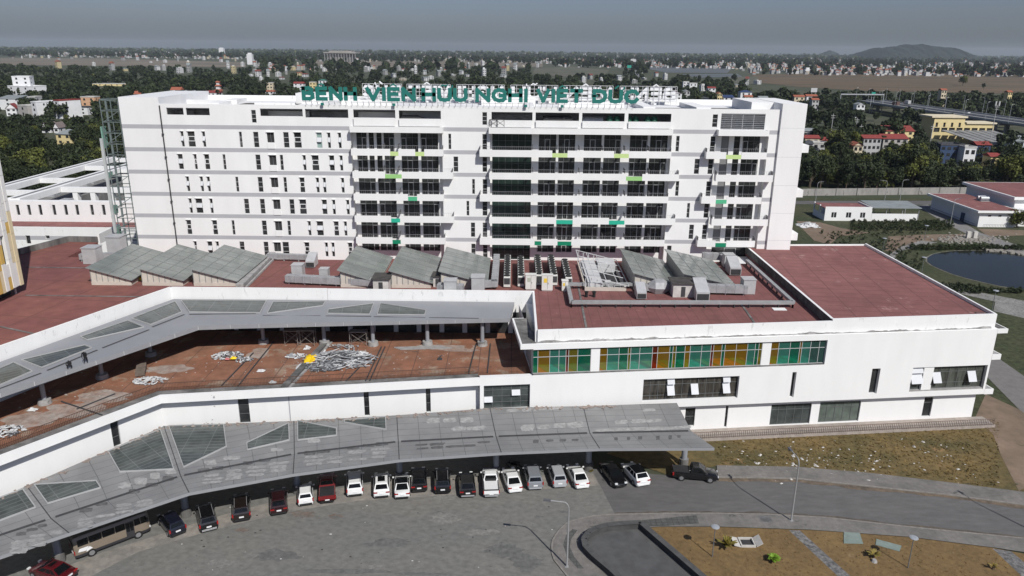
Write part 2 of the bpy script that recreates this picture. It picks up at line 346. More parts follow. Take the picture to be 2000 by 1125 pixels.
# stains, worn patches and scraps on the parking lot
STN = [mat('oil_stain', (.112, .111, .105), .9, .3, 2, col2=(.14, .139, .13), bigscale=.8), mat('worn_pale_patch', (.22, .21, .19), .95, .3, 2.5, col2=(.155, .152, .14), bigscale=.9), mat('rusty_stain', (.15, .105, .082), .95, .3, 2, col2=(.14, .135, .122), bigscale=.9)]
for i, (px, py, w_, d, k) in enumerate(((870, 1013, 3.2, 2.2, 1), (590, 1004, 3.2, 1.5, 2), (655, 1008, 1.8, .9, 2), (475, 1035, 1.6, .9, 2), (735, 1108, 1.7, 1.0, 1), (1052, 1010, 1.0, .6, 0), (680, 1116, 9, .8, 0), (820, 1121, 7, .5, 0), (870, 972, 3.5, 1.2, 1), (610, 1023, .5, .5, 0), (655, 1010, 1.2, .5, 0), (1100, 1000, 1.2, .5, 0), (985, 1075, 4.5, 2.5, 0), (1030, 1098, 3.5, 3, 0), (760, 1060, 5, 1.6, 0), (940, 1040, 4, 1.2, 1), (540, 1085, 5, 2, 0), (430, 1100, 3, 1.4, 1))):
    p = P(px, py, 0); r = random.Random(i); b = MB(); b.poly([(p.x+w_/2*math.cos(a*.242)*r.uniform(.55, 1.2), p.y+d/2*math.sin(a*.242)*r.uniform(.55, 1.2), .0125+i*.0006) for a in range(26)]); tag(b.build('paving_stain', STN[k]), kind='structure')
b = MB()
for i in range(46):
    px, py = U(330, 1180), U(985, 1115); p = P(px, py, 0); s = U(.03, .11); b.box(p.x-s, p.x+s, p.y-s*.6, p.y+s*.6, .025, .03+s*.3, 0 if rnd.random() < .5 else 1)
tag(b.build('paving_litter', [mat('white_scrap', (.55, .54, .52), .9), mat('dark_scrap', (.05, .048, .045), .9)]), kind='stuff')
# litter and rocks scattered on the slope: uncountable white scraps
b = MB()
for i in range(140):
    px, py = U(1405, 1960), U(855, 945)
    if rnd.random() < .45: px, py = rnd.gauss(1600, 90), rnd.gauss(905, 12)
    p = P(px, py, 0); s = abs(rnd.gauss(.0, .08))+.05+(.22 if i % 23 == 0 else 0)
    if p.y < 78 and p.x < 34: pass
    a = U(0, 3.1); h = s*U(.2, .6)
    T = Matrix.Translation((p.x, p.y, .06)) @ Matrix.Rotation(a, 4, 'Z') @ Matrix.Rotation(U(-.3, .3), 4, 'X')
    b.add([(-s,-s*.6,0),(s,-s*.5,0),(s*.7,s*.6,0),(-s*.8,s*.5,0),(-s*.4,-s*.2,h),(s*.3,s*.1,h*1.2)], [(0,1,5,4),(1,2,5),(2,3,4,5),(3,0,4)], 0, T)
tag(b.build('litter', mat('white_litter', (.48, .46, .43), .9, .2, 2)), kind='stuff')
# ================================================================ PODIUM
TH = math.atan(.113)
FP = FR(2.7, 85.95, TH)                      # front facade frame: u along, v inward
FPI = FP.inverted()
def FU(px, py, fr, fri, v=0.):
    """photo pixel -> (u, z) on a facade frame's plane v"""
    o = fri @ Vector((0, 0, HC)); d = (fri.to_3x3() @ ray(px, py)); t = (v-o.y)/d.y; p = o+d*t
    return p.x, p.z
def hole(fr, fri, x0, x1, yt, yb, v=0., zt=None, zb=None):
    """pixel box -> (u0,u1,z0,z1) hole"""
    a = FU(x0, (yt+yb)/2, fr, fri, v)[0]; b = FU(x1, (yt+yb)/2, fr, fri, v)[0]
    z1 = FU((x0+x1)/2, yt, fr, fri, v)[1] if zt is None else zt; z0 = FU((x0+x1)/2, yb, fr, fri, v)[1] if zb is None else zb
    return (a, b, z0, z1)
pod = thing('podium_building', 'long low white hospital podium with red roof, coloured glass strip and brown terrace', 'hospital podium', (20, 95, 0))
U1 = 61.6
SILL, LEDGE, PAR = 9.45, 13.6, 15.55
top = [hole(FP, FPI, 1045, 1155, 684, 726, zb=SILL, zt=12.85), hole(FP, FPI, 1172, 1488, 684, 726, zb=SILL, zt=12.85), hole(FP, FPI, 1505, 1611, 684, 726, zb=SILL, zt=12.85)]
top[0] = (-.05, top[0][1], SILL, 12.85)
mid = [hole(FP, FPI, 1256, 1442, 738, 781), hole(FP, FPI, 1545, 1553, 727, 776), hole(FP, FPI, 1700, 1716, 720, 769), hole(FP, FPI, 1780, 1912, 716, 763)]
mid[3] = (mid[3][0], U1-.3, mid[3][2], mid[3][3])
lowh = hole(FP, FPI, 945, 1035, 752, 799)
w = MB()
w.wall(0, U1, 4.25, LEDGE, [(top[0][0]-1, top[2][1], SILL, 12.85)] + mid, FP, depth=.55)
w.wall(-6.6, 0, 4.25, 9.4, [lowh], FP, depth=.55)
w.box(-6.6, 0, .003, .7, 9.2, 9.4, 0, FP); w.quad((-6.6, 0, 4.25), (-6.6, 1.2, 4.25), (-6.6, 1.2, 9.4), (-6.6, 0, 9.4), 0, FP)
w.quad((U1, 0, 4.25), (U1, 36, 4.25), (U1, 36, LEDGE), (U1, 0, LEDGE), 0, FP)
w.quad((-6.6, 0, 4.25), (U1, 0, 4.25), (U1, .85, 4.25), (-6.6, .85, 4.25), 0, FP)            # soffit over the ground floor
w.quad((0, .0, LEDGE), (U1, 0, LEDGE), (U1, .75, LEDGE), (0, .75, LEDGE), 1, FP)              # ledge top in front of the roof parapet
for (a, b_) in ((top[0][1], top[1][0]), (top[1][1], top[2][0])):
    w.box(a, b_, .25, .6, SILL, 12.85, 0, FP)
w.build('upper_wall', [WHITE, WHITE2], pod)
mo = MB(); u = .4; r = random.Random(8); h0 = .1
while u < 60.9:
    h1 = max(.02, min(.34, h0+r.gauss(0, .05)-(h0-.11)*.15)); mo.quad((u, .44, LEDGE+.001), (u+.3, .44, LEDGE+.001), (u+.3, .44, LEDGE+h1), (u, .44, LEDGE+h0), 0, FP); h0 = h1; u += .3
mo.quad((.3, .3, LEDGE+.006), (61, .3, LEDGE+.006), (61, .439, LEDGE+.006), (.3, .439, LEDGE+.006), 0, FP)
mo.build('mould_line', mat('black_mould', (.17, .165, .155), .95, .45, 1.6, col2=(.42, .41, .40), bigscale=.5), pod)
# left return of the ledge and projecting trays at the right end
t = MB()
t.box(-1.6, -.003, .0, 9.6, 12.95, LEDGE, 0, FP); t.box(-1.35, .4, .25, 9.4, LEDGE, LEDGE+.02, 1, FP)
t.build('ledge', [WHITE, DKCONC], pod); t = MB()
t.box(U1+.003, U1+1.5, -.02, 12, 13.0, LEDGE, 0, FP); t.box(U1+.2, U1+1.3, .2, 11.8, LEDGE-.05, LEDGE+.02, 1, FP)
for z in (9.25, 4.2):
    t.box(U1+.003, U1+1.3, -.025, 9, z, z+.15, 0, FP); t.box(U1+.003, U1+1.3, -.025, .12, z+.153, z+.75, 0, FP); t.box(U1+1.15, U1+1.3, .123, 9, z+.153, z+.75, 0, FP)
t.build('ledge', [WHITE, DKCONC], pod)
# ground floor wall
gl = []
for x0, x1, yt, yb in ((1505, 1583, 789, 829), (1600, 1679, 784, 824), (1803, 1820, 776, 813), (1338, 1357, 797, 832), (1416, 1421, 793, 834)):
    h = hole(FP, FPI, x0, x1, yt, yb, .85); gl.append((h[0], h[1], max(h[2], .45), min(h[3], 4.15)))
g = MB(); G = FP @ Matrix.Translation((0, .85, 0))
g.wall(16, U1-.4, 0, 4.25, gl, G, depth=.3); g.quad((U1-.4, 0, 0), (U1-.4, 36, 0), (U1-.4, 36, 4.25), (U1-.4, 0, 4.25), 0, G)
g.build('ground_floor_wall', [WHITE], pod)
p_ = MB(); p_.box(18.5, U1+1.2, -1.7, .84, .0, .42, 0, FP); p_.build('plinth', mat('plinth_brown', (.33, .285, .25), .9, .2, 1.5), pod)
rl = MB()
n = 0
u = 18.6
while u < U1+1.1:
    rl.box(u, u+.05, -1.67, -1.62, .42, 1.35, 0, FP); u += .26
rl.box(18.6, U1+1.1, -1.665, -1.615, 1.3, 1.36, 0, FP); rl.box(18.6, U1+1.1, -1.665, -1.615, .55, .59, 0, FP)
rl.build('terrace_railing', mat('railing_brown', (.16, .12, .10), .7), pod)
# ---- glazing on this facade
def glazing(hl, T, d, nx, zs, parent, gm=GLASS, fm=FRAME, w=.06, name='window', sash=()):
    """mullioned window in hole hl at depth d; zs: fractions of transoms; sash: (column, row, angle) open white panes"""
    a, b_, c, e = hl; m = MB()
    xs = [a+(b_-a)*i/nx for i in range(nx+1)]
    for x in xs: m.box(max(a, x-w/2), min(b_, x+w/2), d-.05, d+.03, c, e, 0, T)
    for z in [c+w/2, e-w/2]+[c+(e-c)*f for f in zs]:
        for x0, x1 in zip(xs[:-1], xs[1:]): m.box(x0+w/2, x1-w/2, d-.045, d+.025, z-w/2, z+w/2, 0, T)
    o = m.build(name, fm, parent)
    g = MB(); g.quad((a, d, c), (b_, d, c), (b_, d, e), (a, d, e), 0, T); g.build('pane', gm, o)
    ze = [c]+[c+(e-c)*f for f in sorted(zs)]+[e]
    for i, j, ang in sash:
        x0, x1, z0, z1 = xs[i]+.05, xs[i+1]-.05, ze[j]+.05, ze[j+1]-.05
        H = T @ Matrix.Translation((0, d-.06, z1)) @ Matrix.Rotation(-ang, 4, 'X')
        s = MB(); h = z1-z0
        s.box(x0, x1, -.04, 0, -h, 0, 0, H); s.build('open_sash', mat('open_sash_glass', (.62, .63, .64), .15, .05, spec=.5), o)
    return o
glazing(mid[0], FP, .5, 12, (.2, .68), pod, sash=((3, 1, .5), (3, 2, .4), (6, 1, .5), (10, 1, .5), (10, 2, .4)), fm=FRAMED, gm=mat('podium_window_glass', (.05, .045, .038), .12, .8, 1.1, stretch=(3, 1, .4), spec=.4))
glazing(mid[1], FP, .5, 1, (), pod, fm=FRAMED); glazing(mid[2], FP, .5, 1, (), pod, fm=FRAMED)
mm = mid[3]; cut = mm[0]+(mm[1]-mm[0])*.16; cut2 = mm[0]+(mm[1]-mm[0])*.29
glazing((mm[0], cut, mm[2]+.2, mm[3]), FP, .5, 1, (.25, .7), pod, sash=((0, 1, .5), (0, 2, .4)), fm=FRAMED, gm=GLASS2)
pw = MB(); pw.box(cut, cut2, .12, .55, mm[2]+.2, mm[3]-.002, 0, FP); pw.box(mm[0], mm[1], .1, .55, mm[2]+.002, mm[2]+.2, 1, FP); pw.build('window_pier', [WHITE2, CONC], pod)
glazing((cut2, mm[1], mm[2]+.2, mm[3]), FP, .5, 6, (.25, .72), pod, sash=((0, 1, .5), (4, 1, .5)), fm=FRAMED, gm=mat('corner_window_glass', (.07, .075, .065), .12, .6, .9, stretch=(2, 1, .5)))
glazing(lowh, FP, .5, 5, (.25, .5, .75), pod, sash=((0, 1, .5), (3, 2, .5)), fm=FRAMED, gm=GLASS2)
for i, h in enumerate(gl):
    glazing(h, G, .25, (5, 5, 1, 1, 1)[i], ((.72,), (.72,), (.7,), (.5,), (.5,))[i], pod, fm=FRAMED, gm=(GLASS2, mat('sage_glass', (.10, .12, .105), .15, .3, .7), GLASS, GLASS, GLASS)[i], name='shop_window' if i < 2 else 'window')
# ---- coloured glass strip with a real room behind it
rm = MB(); ra, rb = -.02, top[2][1]
rm.quad((ra, .3, SILL), (rb, .3, SILL), (rb, 6.5, SILL), (ra, 6.5, SILL), 0, FP); rm.quad((ra, 6.5, SILL), (rb, 6.5, SILL), (rb, 6.5, 12.85), (ra, 6.5, 12.85), 1, FP)
rm.quad((ra, .0, 12.85), (rb, .0, 12.85), (rb, 6.5, 12.85), (ra, 6.5, 12.85), 1, FP); rm.quad((rb, .55, SILL), (rb, 6.5, SILL), (rb, 6.5, 12.85), (rb, .55, 12.85), 1, FP)
rm.quad((ra, 1.5, SILL), (ra, 6.5, SILL), (ra, 6.5, 12.85), (ra, 1.5, 12.85), 1, FP)
rm.build('gallery_room', [mat('pale_floor', (.72, .72, .7), .6, .1, 1), mat('room_wall', (.32, .33, .33), .9, .1)], pod)
sl_ = MB(); sl_.box(ra, rb, .04, .299, SILL+.003, SILL+.12, 0, FP); sl_.build('window_sill', DKCONC, pod)
CG = {'o': tinted('orange_glass', (.62, .33, .015)), 'g': tinted('green_glass', (.0, .34, .20)), 't': tinted('teal_glass', (.10, .52, .40)), 'r': tinted('red_glass', (.36, .04, .01)), 'd': tinted('dark_teal_glass', (.10, .26, .22)), 'l': tinted('olive_glass', (.45, .36, .02))}
def strip_glass(h, pat):
    a, b_ = h[0], h[1]; tot = sum(x[1] for x in pat); fm = MB(); x = a; d = .32; panes = []
    for k, wd in pat:
        x1 = x+wd/tot*(b_-a)
        panes.append((k, x, x1)); x = x1
    o = None
    for (k, x0, x1) in panes:
        fm.box(x0-.03, x0+.03, d-.05, d+.04, SILL+.121, 12.84, 0, FP)
    fm.box(b_-.06, b_, d-.05, d+.04, SILL+.121, 12.84, 0, FP)
    for z in (SILL+.155, 11.75, 12.8): fm.box(a, b_, d-.04, d+.03, z-.034, z+.034, 0, FP)
    o = fm.build('coloured_window', FRAME, pod)
    for (k, x0, x1) in panes:
        q = MB(); q.quad((x0, d, SILL+.121), (x1, d, SILL+.121), (x1, d, 12.84), (x0, d, 12.84), 0, FP); q.build('pane', CG[k], o)
strip_glass(top[0], [('g', 10), ('o', 22), ('t', 17), ('t', 13), ('r', 5), ('l', 17), ('g', 25)])
strip_glass(top[1], [('o', 14), ('t', 22), ('g', 17), ('l', 5), ('t', 17), ('t', 24), ('r', 10), ('o', 23), ('g', 6), ('l', 6), ('g', 17), ('o', 10), ('t', 22), ('t', 18), ('r', 5), ('o', 16), ('g', 6), ('o', 22), ('o', 22), ('t', 15), ('g', 7), ('l', 7)])
strip_glass(top[2], [('o', 14), ('t', 21), ('g', 18), ('o', 4), ('t', 16), ('d', 16), ('d', 12)])
# ---- roofs
rf = MB()
pM = [(3.2, 86.75), (41.0, 91.02), (41.0, 121.3), (3.2, 121.3)]
rf.prism(pM, 13.65, 14.3); rf.prism([(-74.5, 121.303), (41.0, 121.303), (41.0, 129.3), (-74.5, 129.3)], 12.0, 12.4); rf.build('red_roof', REDROOF, pod)
rr = MB(); pR = [(41.3, 91.06), (63.55, 93.57), (63.2, 131), (41.3, 130)]
rr.prism(pR, 13.65, 15.15); o = rr.build('red_roof', [REDROOF2], pod); o['label'] = 'larger faded red roof, one step higher'
pr = MB()
def para(p, q, z0, z1, w=.28, m=0): pr.bar((p[0], p[1], (z0+z1)/2), (q[0], q[1], (z0+z1)/2), w, z1-z0, m)
para((3.2, 86.6), (41.1, 90.88), 13.62, 15.25); para((41.1, 90.88), (63.7, 93.43), 13.62, PAR, .28)
para((63.6, 93.6), (63.25, 131.1), 13.62, PAR, .28); para((63.2, 131.1), (48.6, 130.4), 13.62, 15.4, .25)
para((3.05, 86.75), (3.05, 102.2), 13.62, 15.3, .28)
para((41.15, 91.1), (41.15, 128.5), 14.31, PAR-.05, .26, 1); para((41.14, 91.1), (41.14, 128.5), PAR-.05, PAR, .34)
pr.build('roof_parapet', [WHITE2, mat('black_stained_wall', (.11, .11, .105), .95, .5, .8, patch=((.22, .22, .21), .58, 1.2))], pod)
# left part of the roof behind the long white parapet
pL = [(3.19, 129), (-81, 129), (-81, 134), (-84.5, 123), (-110, 108), (-110, 52), (-69.5, 52), (-58.3, 79.4), (-48.7, 102.2), (3.19, 102.0)]
pL = [(3.19, 102.0), (3.19, 121.3), (-74.5, 121.3), (-74.7, 131.6), (-80, 131.8), (-83.3, 122.7), (-115, 108), (-115, 50), (-70.5, 50), (-58.3, 79.4), (-48.7, 102.2)]
rl2 = MB(); rl2.prism(ccw(pL), 12.8, 14.29); o = rl2.build('red_roof', REDROOF3, pod); o['label'] = 'orange red roof at the left'
pl = MB()
def para2(p, q, z0, z1, w, m): pl.bar((p[0], p[1], (z0+z1)/2), (q[0], q[1], (z0+z1)/2), w, z1-z0, m)
para2((-70.6, 49.8), (-58.2, 79.3), 9.0, 15.4, .3, 0); para2((-58.28, 79.15), (-48.6, 102.2), 9.0, 15.4, .3, 0)
para2((-48.68, 102.05), (-26.3, 102.03), 9.0, 15.4, .3, 0); para2((-26.25, 102.03), (3.1, 101.85), 9.0, 15.37, .3, 0)
pl.build('long_parapet', [WHITE2, DKCONC], pod); pl = MB()
para2((-83.2, 122.7), (-80, 131.7), 14.3, 15.3, .35, 1); para2((-80, 131.8), (-74.6, 131.6), 14.3, 15.3, .35, 1); para2((-83.2, 122.7), (-115, 108), 14.3, 15.3, .35, 1)
pl.bar((-74.5, 131.6, 14.9), (-74.9, 140, 14.9), .4, 1.8, 0)
pl.build('stained_parapet', [WHITE2, DKCONC], pod)
# ---- terrace
T0, T1, T2 = Vector((-3.85, 85.2)), Vector((-40.7, 79.45)), Vector((-59.5, 52.4))
def seg(p, q):
    d = q-p; return FR(q.x, q.y, math.atan2(-d.y, -d.x)), d.length       # u runs from q to p, v inward
def miter(pts, off):
    """polyline shifted inward (to +v) by off with mitred corners"""
    out = []; ns = []
    for p, q in zip(pts[:-1], pts[1:]): d = (p-q).normalized(); ns.append(Vector((-d.y, d.x)))
    for i, p in enumerate(pts):
        a = ns[max(i-1, 0)]; b_ = ns[min(i, len(ns)-1)]; m_ = (a+b_).normalized(); out.append(p+m_*off/max(.2, m_.dot(a)))
    return out
TP = [T0, T1, T2]
def strip(mb, o0, o1, z0, z1, mi=0):
    A_, B_ = miter(TP, o0), miter(TP, o1)
    for i in range(2): mb.prism(ccw([tuple(A_[i]), tuple(A_[i+1]), tuple(B_[i+1]), tuple(B_[i])]), z0, z1, mi)
W_ = miter(TP, 1.1)
FA, LA = seg(W_[0], W_[1]); FB, LB = seg(W_[1], W_[2])
te = MB(); te.prism(ccw([(2.9, 86.3), (-3.85, 85.6), (-40.6, 79.85), (-59.3, 52.8), (-69.5, 52.6), (-58.3, 79.0), (-48.5, 101.9), (2.9, 101.7)]), 8.3, 9.0)
te.build('terrace_floor', TERRACE, pod)
tp = MB(); dk = MB(); lw = MB()
hA = []
for x0, x1, yt, yb in ((466, 487, 777, 822), (711, 721, 765, 808), (832, 841, 760, 801)):
    h = hole(FA, FA.inverted(), x0, x1, yt, yb); hA.append((h[0], h[1], h[2]-.3, 8.2))
h = hole(FB, FB.inverted(), 218, 234, 824, 868); hB = [(h[0], h[1], h[2]-.3, 8.2)]
strip(tp, 0, .3, 8.35, 9.35); strip(tp, .302, 1.3, 8.3, 8.34); strip(dk, .301, 2.1, 9.0, 9.03)
for F_, L_, hh in ((FA, LA, hA), (FB, LB, hB)):
    lw.wall(0, L_, 0, 8.3, hh, F_, depth=.3)
    for k in hh: glazing(k, F_, .25, 1, (.33, .66), pod, fm=FRAMED)
tp.build('terrace_parapet', [WHITE], pod); dk.build('roof_gutter', DKCONC, pod); lw.build('lower_wall', [WHITE], pod)
jn = MB()
for F_, u in ((FA, LA-.6-22.6), (FB, 12.0)): jn.box(u, u+.12, -.06, -.003, 0, 8.3, 0, F_)
jn.build('wall_joint', BAND, pod)
tr = MB()
for F_, L_ in (seg(*miter(TP, 2.0)[:2]), seg(*miter(TP, 2.0)[1:])):
    u = 0
    while u < L_: tr.box(u, u+.03, 0, .03, 9.03, 10.0, 0, F_); u += .17
    tr.box(0, L_, -.01, .04, 9.98, 10.04, 0, F_); tr.box(0, L_, -.01, .04, 9.2, 9.24, 0, F_)
u = -6.5
while u < 0: tr.box(u, u+.03, 1.6, 1.63, 9.03, 10.0, 0, FP); u += .17
tr.build('terrace_railing', mat('rusty_railing', (.09, .05, .035), .8), pod)
# inner back wall of the terrace under the canopy, side walls, body
bd = MB()
bd.box(-6, 0, .9, 1.1, 0, 9.0, 0, FP)
bd.box(1.1, 38, 6.6, 30, .1, 13.6, 0, FP); bd.box(38.6, U1-.5, 6.6, 38, .1, 13.6, 0, FP)
bd.quad((0.0, .6, 9.0), (0.0, 15.2, 9.0), (0.0, 15.2, 13.62), (0.0, .6, 13.62), 1, FP)
bd.quad((16, .9, 0), (16, 6.6, 0), (16, 6.6, 8.9), (16, .9, 8.9), 0, FP)
bd.prism(ccw([(2.6, 103), (2.6, 121.2), (-74.4, 121.2), (-80, 130), (-82.5, 122), (-100, 112), (-80, 60), (-59, 80), (-49.2, 103)]), 0, 12.7, 0)
for i in range(15):
    x = -46+i*3.3; bd.box(x, x+2.6, 101.6, 101.86, 9.05, 12.2, 2)
bd.build('inner_wall', [SOFFIT, WHITE2, GLASS], pod)
# expansion channel and planks on the terrace
ch = MB()
pA, pB = P(640, 668, 9.0), P(556, 758, 9.0); ch.bar((pA.x, pA.y, 9.2), (pB.x, pB.y, 9.2), .75, .4, 0); ch.bar((pA.x+.6, pA.y, 9.08), (pB.x+.6, pB.y, 9.08), .3, .16, 1)
ch.build('roof_channel', [DKCONC, CONC], pod)
# dark service trays across the terrace (two thin rails each)
sr = MB()
for (a, c) in (((565-30, 668), (465, 755)), ((495, 690), (432, 755)), ((745, 678), (714, 745)), ((752, 678), (722, 745)), ((930, 672), (915, 730)), ((958, 672), (952, 729)), ((705, 715), (676, 745)), ((225, 770), (150, 800)), ((120, 785), (200, 812))):
    pA, pB = P(*a, 9.0), P(*c, 9.0); sr = MB(); sr.bar((pA.x, pA.y, 9.06), (pB.x, pB.y, 9.06), .14, .12, 0); sr.build('roof_rail', DKMETAL, pod)
# ================================================================ UPPER CANOPY over the terrace
uc = thing('terrace_canopy', 'grey metal canopy with slanted skylights along the white parapet above the terrace', 'canopy', (-25, 97, 9))
RE = [(-67.4, 57.2), (-57.95, 78.7), (-48.2, 101.6), (-37, 101.7), (-18.8, 101.7), (.35, 101.6)]
FE = [(-61.9, 57.3), (-53.6, 71.8), (-41, 92.2), (-37, 92.75), (-18.8, 94.6), (-.2, 96.3)]
def dseg(p, a, b_):
    a, b_, p = Vector(a), Vector(b_), Vector(p); t = max(0, min(1, (p-a).dot(b_-a)/(b_-a).length_squared)); return (p-a-(b_-a)*t).length
def dpl(p, L): return min(dseg(p, a, b_) for a, b_ in zip(L[:-1], L[1:]))
ZR, ZF = 13.75, 13.2
def zuc(x, y):
    r, f = dpl((x, y), RE), dpl((x, y), FE); return ZR+(ZF-ZR)*r/(r+f+1e-6)
m = MB()
for i in range(5):
    a, b_, c, d = RE[i], RE[i+1], FE[i+1], FE[i]
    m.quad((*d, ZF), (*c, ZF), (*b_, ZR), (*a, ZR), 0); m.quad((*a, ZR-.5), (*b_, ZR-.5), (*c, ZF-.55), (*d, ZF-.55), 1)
    m.quad((*d, ZF-.55), (*c, ZF-.55), (*c, ZF), (*d, ZF), 2)
m.quad((*FE[5], ZF-.55), (*RE[5], ZR-.5), (*RE[5], ZR), (*FE[5], ZF), 2)
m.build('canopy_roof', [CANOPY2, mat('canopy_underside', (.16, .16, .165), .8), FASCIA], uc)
sm = MB()
for i in range(5):                       # raised seams across the sheet and joints on the fascia
    a, b_, c, d = Vector(RE[i]), Vector(RE[i+1]), Vector(FE[i+1]), Vector(FE[i]); n = max(1, round((c-d).length/3.4))
    for k in range(n):
        f = k/n; q = d+(c-d)*f
        dr = (c-d).normalized(); nn = Vector((dr.y, -dr.x))*.012
        sm.bar((q.x+nn.x, q.y+nn.y, ZF-.53), (q.x+nn.x, q.y+nn.y, ZF-.02), .05, .05)
sm.build('fascia_joint', mat('pale_joint', (.5, .5, .5), .7), uc)
def skylight(pts, zf, z0, parent, gm, bars=4, along=(1, 0), fmm=None):
    ps = [P(x, y, z0) for x, y in pts]; ps = [Vector((p.x, p.y, zf(p.x, p.y))) for p in ps]
    fmm = fmm or mat('skylight_rim', (.36, .36, .355), .6, .1)
    f = MB()
    for p, q in zip(ps, ps[1:]+ps[:1]):
        f.bar(p+Vector((0, 0, .06)), q+Vector((0, 0, .06)), .09, .16)
    o = f.build('skylight', fmm, parent)
    g = MB(); g.poly([tuple(p+Vector((0, 0, .05))) for p in ps]); g.build('pane', gm, o)
    return o
for pts in ([(-30, 735), (27, 711), (63, 724), (-30, 762)], [(42, 706), (165, 675), (179, 679), (81, 717)], [(157.5, 661), (249, 629), (281, 639), (170, 666)], [(257.5, 625), (342.5, 592), (355, 610), (294, 634.5)],
            [(354, 590), (521, 590.5), (508, 611), (370, 610)], [(534, 592.5), (636, 592), (631, 599), (522, 611.6)], [(641, 605), (730.5, 595), (722, 613), (640, 611.6)], [(743, 595), (832, 606), (829.5, 613.6), (737, 613)]):
    skylight(pts, zuc, 13.5, uc, GREENGL2 if pts[0][0] > 330 else GREENGL3)
ds = MB()
for a, c in (((370, 614.5), (500, 613)), ((513, 616), (626, 616)), ((636, 616.5), (725, 617)), ((730, 617.5), (831, 618.5)), ((838, 618.5), (935, 619.5)), ((297.5, 639), (360, 615)), ((200, 679), (291, 644)), ((92, 722), (190, 683)), ((-20, 764), (80, 727))):
    p, q = P(*a, 13.4), P(*c, 13.4); p.z = zuc(p.x, p.y)+.012; q.z = zuc(q.x, q.y)+.012; ds.bar(p, q, .22, .02)
ds.build('drain_slot', DKMETAL, uc)
for px, py in ((-60, 826), (88, 788), (200, 738), (295, 694), (515, 670), (634, 672), (729, 674), (835, 673), (942, 674)):
    p = P(px, py, 9.0); c = MB(); zt = zuc(p.x, p.y)-.45
    c.tube((p.x, p.y, 9.5), (p.x, p.y, zt), .27, 14); o = c.build('column', mat('grey_painted_steel', (.26, .27, .29), .4, .1, spec=.6), uc, smooth=False)
    f = MB(); f.tube((p.x, p.y, 9.0), (p.x, p.y, 9.55), .75, 16, r2=.68); f.build('column_base', CONC, o)
# ================================================================ LOWER CANOPY over the drive
lc = thing('drive_canopy', 'long curved grey canopy with stained panels sheltering the row of parked cars', 'canopy', (0, 80, 0))
ST = [((52, 949), (100, 1013), (136, 1047)), ((320, 832), (353, 930), (370, 968)), ((574, 822), (575, 887), (573, 931)), ((775, 811), (778, 863), (780, 903)), ((957, 797), (969, 853), (979, 889)), ((1139, 793), (1152, 846), (1171, 881)), ((1322, 787), (1350, 842), (1395, 880))]
ZL = (5.4, 4.85, 5.4)
st = [(P(*s[0], 5.4), P(*s[1], 4.85), Vector((*P(*s[2], 5.06).xy, 5.4))) for s in ST]
st = [tuple(st[0][k]+(st[0][k]-st[1][k])*1.35 for k in range(3))] + st
wl, gt, ot = [[s[k] for s in st] for k in range(3)]
def zlc(x, y):
    w_, g_, o_ = (dpl((x, y), [p.xy for p in L]) for L in (wl, gt, ot))
    return 4.85+.55*(g_/(g_+w_+1e-6) if w_ < o_ else g_/(g_+o_+1e-6))
m = MB(); uvs = []; acc = 0.
for i in range(len(st)-1):
    n = 6; la = (gt[i+1]-gt[i]).length
    for k in range(n):
        f0, f1 = k/n, (k+1)/n
        for (A_, B_, w0, w1) in ((gt, wl, 0, 1), (ot, gt, -1, 0)):
            a, b_ = A_[i].lerp(A_[i+1], f0), A_[i].lerp(A_[i+1], f1); c, d = B_[i].lerp(B_[i+1], f1), B_[i].lerp(B_[i+1], f0)
            m.quad(a, b_, c, d, 0)
            va = 0 if A_ is gt else -(ot[i].lerp(ot[i+1], f0)-gt[i].lerp(gt[i+1], f0)).length; vb = 0 if A_ is gt else -(ot[i].lerp(ot[i+1], f1)-gt[i].lerp(gt[i+1], f1)).length
            vc = (c-b_).length if A_ is gt else 0; vd = (d-a).length if A_ is gt else 0
            uvs += [(acc+f0*la, va), (acc+f1*la, vb), (acc+f1*la, vc), (acc+f0*la, vd)]
    acc += math.ceil(la/2.45)*2.45
me_faces = len(m.f)
for i in range(len(st)-1):
    dz = Vector((0, 0, -.34))
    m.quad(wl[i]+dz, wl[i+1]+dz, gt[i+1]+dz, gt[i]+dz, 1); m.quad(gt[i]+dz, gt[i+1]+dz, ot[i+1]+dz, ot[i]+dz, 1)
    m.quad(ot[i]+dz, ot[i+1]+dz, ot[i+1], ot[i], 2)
e = st[-1]; m.quad(e[2]+dz, e[1]+dz, e[1], e[2], 2); m.quad(e[1]+dz, e[0]+dz, e[0], e[1], 2)
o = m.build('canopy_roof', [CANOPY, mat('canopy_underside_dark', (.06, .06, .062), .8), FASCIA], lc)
ul = o.data.uv_layers.new(name='UVMap'); arr = np.zeros((len(o.data.loops), 2), 'f'); arr[:len(uvs)] = np.array(uvs, 'f'); ul.data.foreach_set('uv', arr.ravel())
gs = MB()
for i in range(len(st)-1):
    a, b_ = gt[i].lerp(gt[i+1], .03), gt[i].lerp(gt[i+1], .97); gs.bar(a+Vector((0, 0, .05)), b_+Vector((0, 0, .05)), .26, .08)
gs.build('gutter', DKMETAL, lc)
js = MB()
for s in st[1:-1]:
    for p, q in ((s[0], s[1]), (s[1], s[2])): js.bar(p+Vector((0, 0, .012)), q+Vector((0, 0, .012)), .09, .02)
js.build('expansion_joint', DKMETAL, lc)
rub = MB()
for i in range(260):
    f = rnd.random()*(len(wl)-1.6); i0 = int(f); p = wl[i0].lerp(wl[i0+1], f-i0); s = U(.05, .22)
    nv = (gt[i0]-wl[i0]).normalized()*U(.1, .5)
    T = Matrix.Translation((p.x+nv.x, p.y+nv.y, 5.37)) @ Matrix.Rotation(U(0, 3), 4, 'Z'); rub.box(-s*2, s*2, -s*.6, s*.6, 0, s*.4, 0, T)
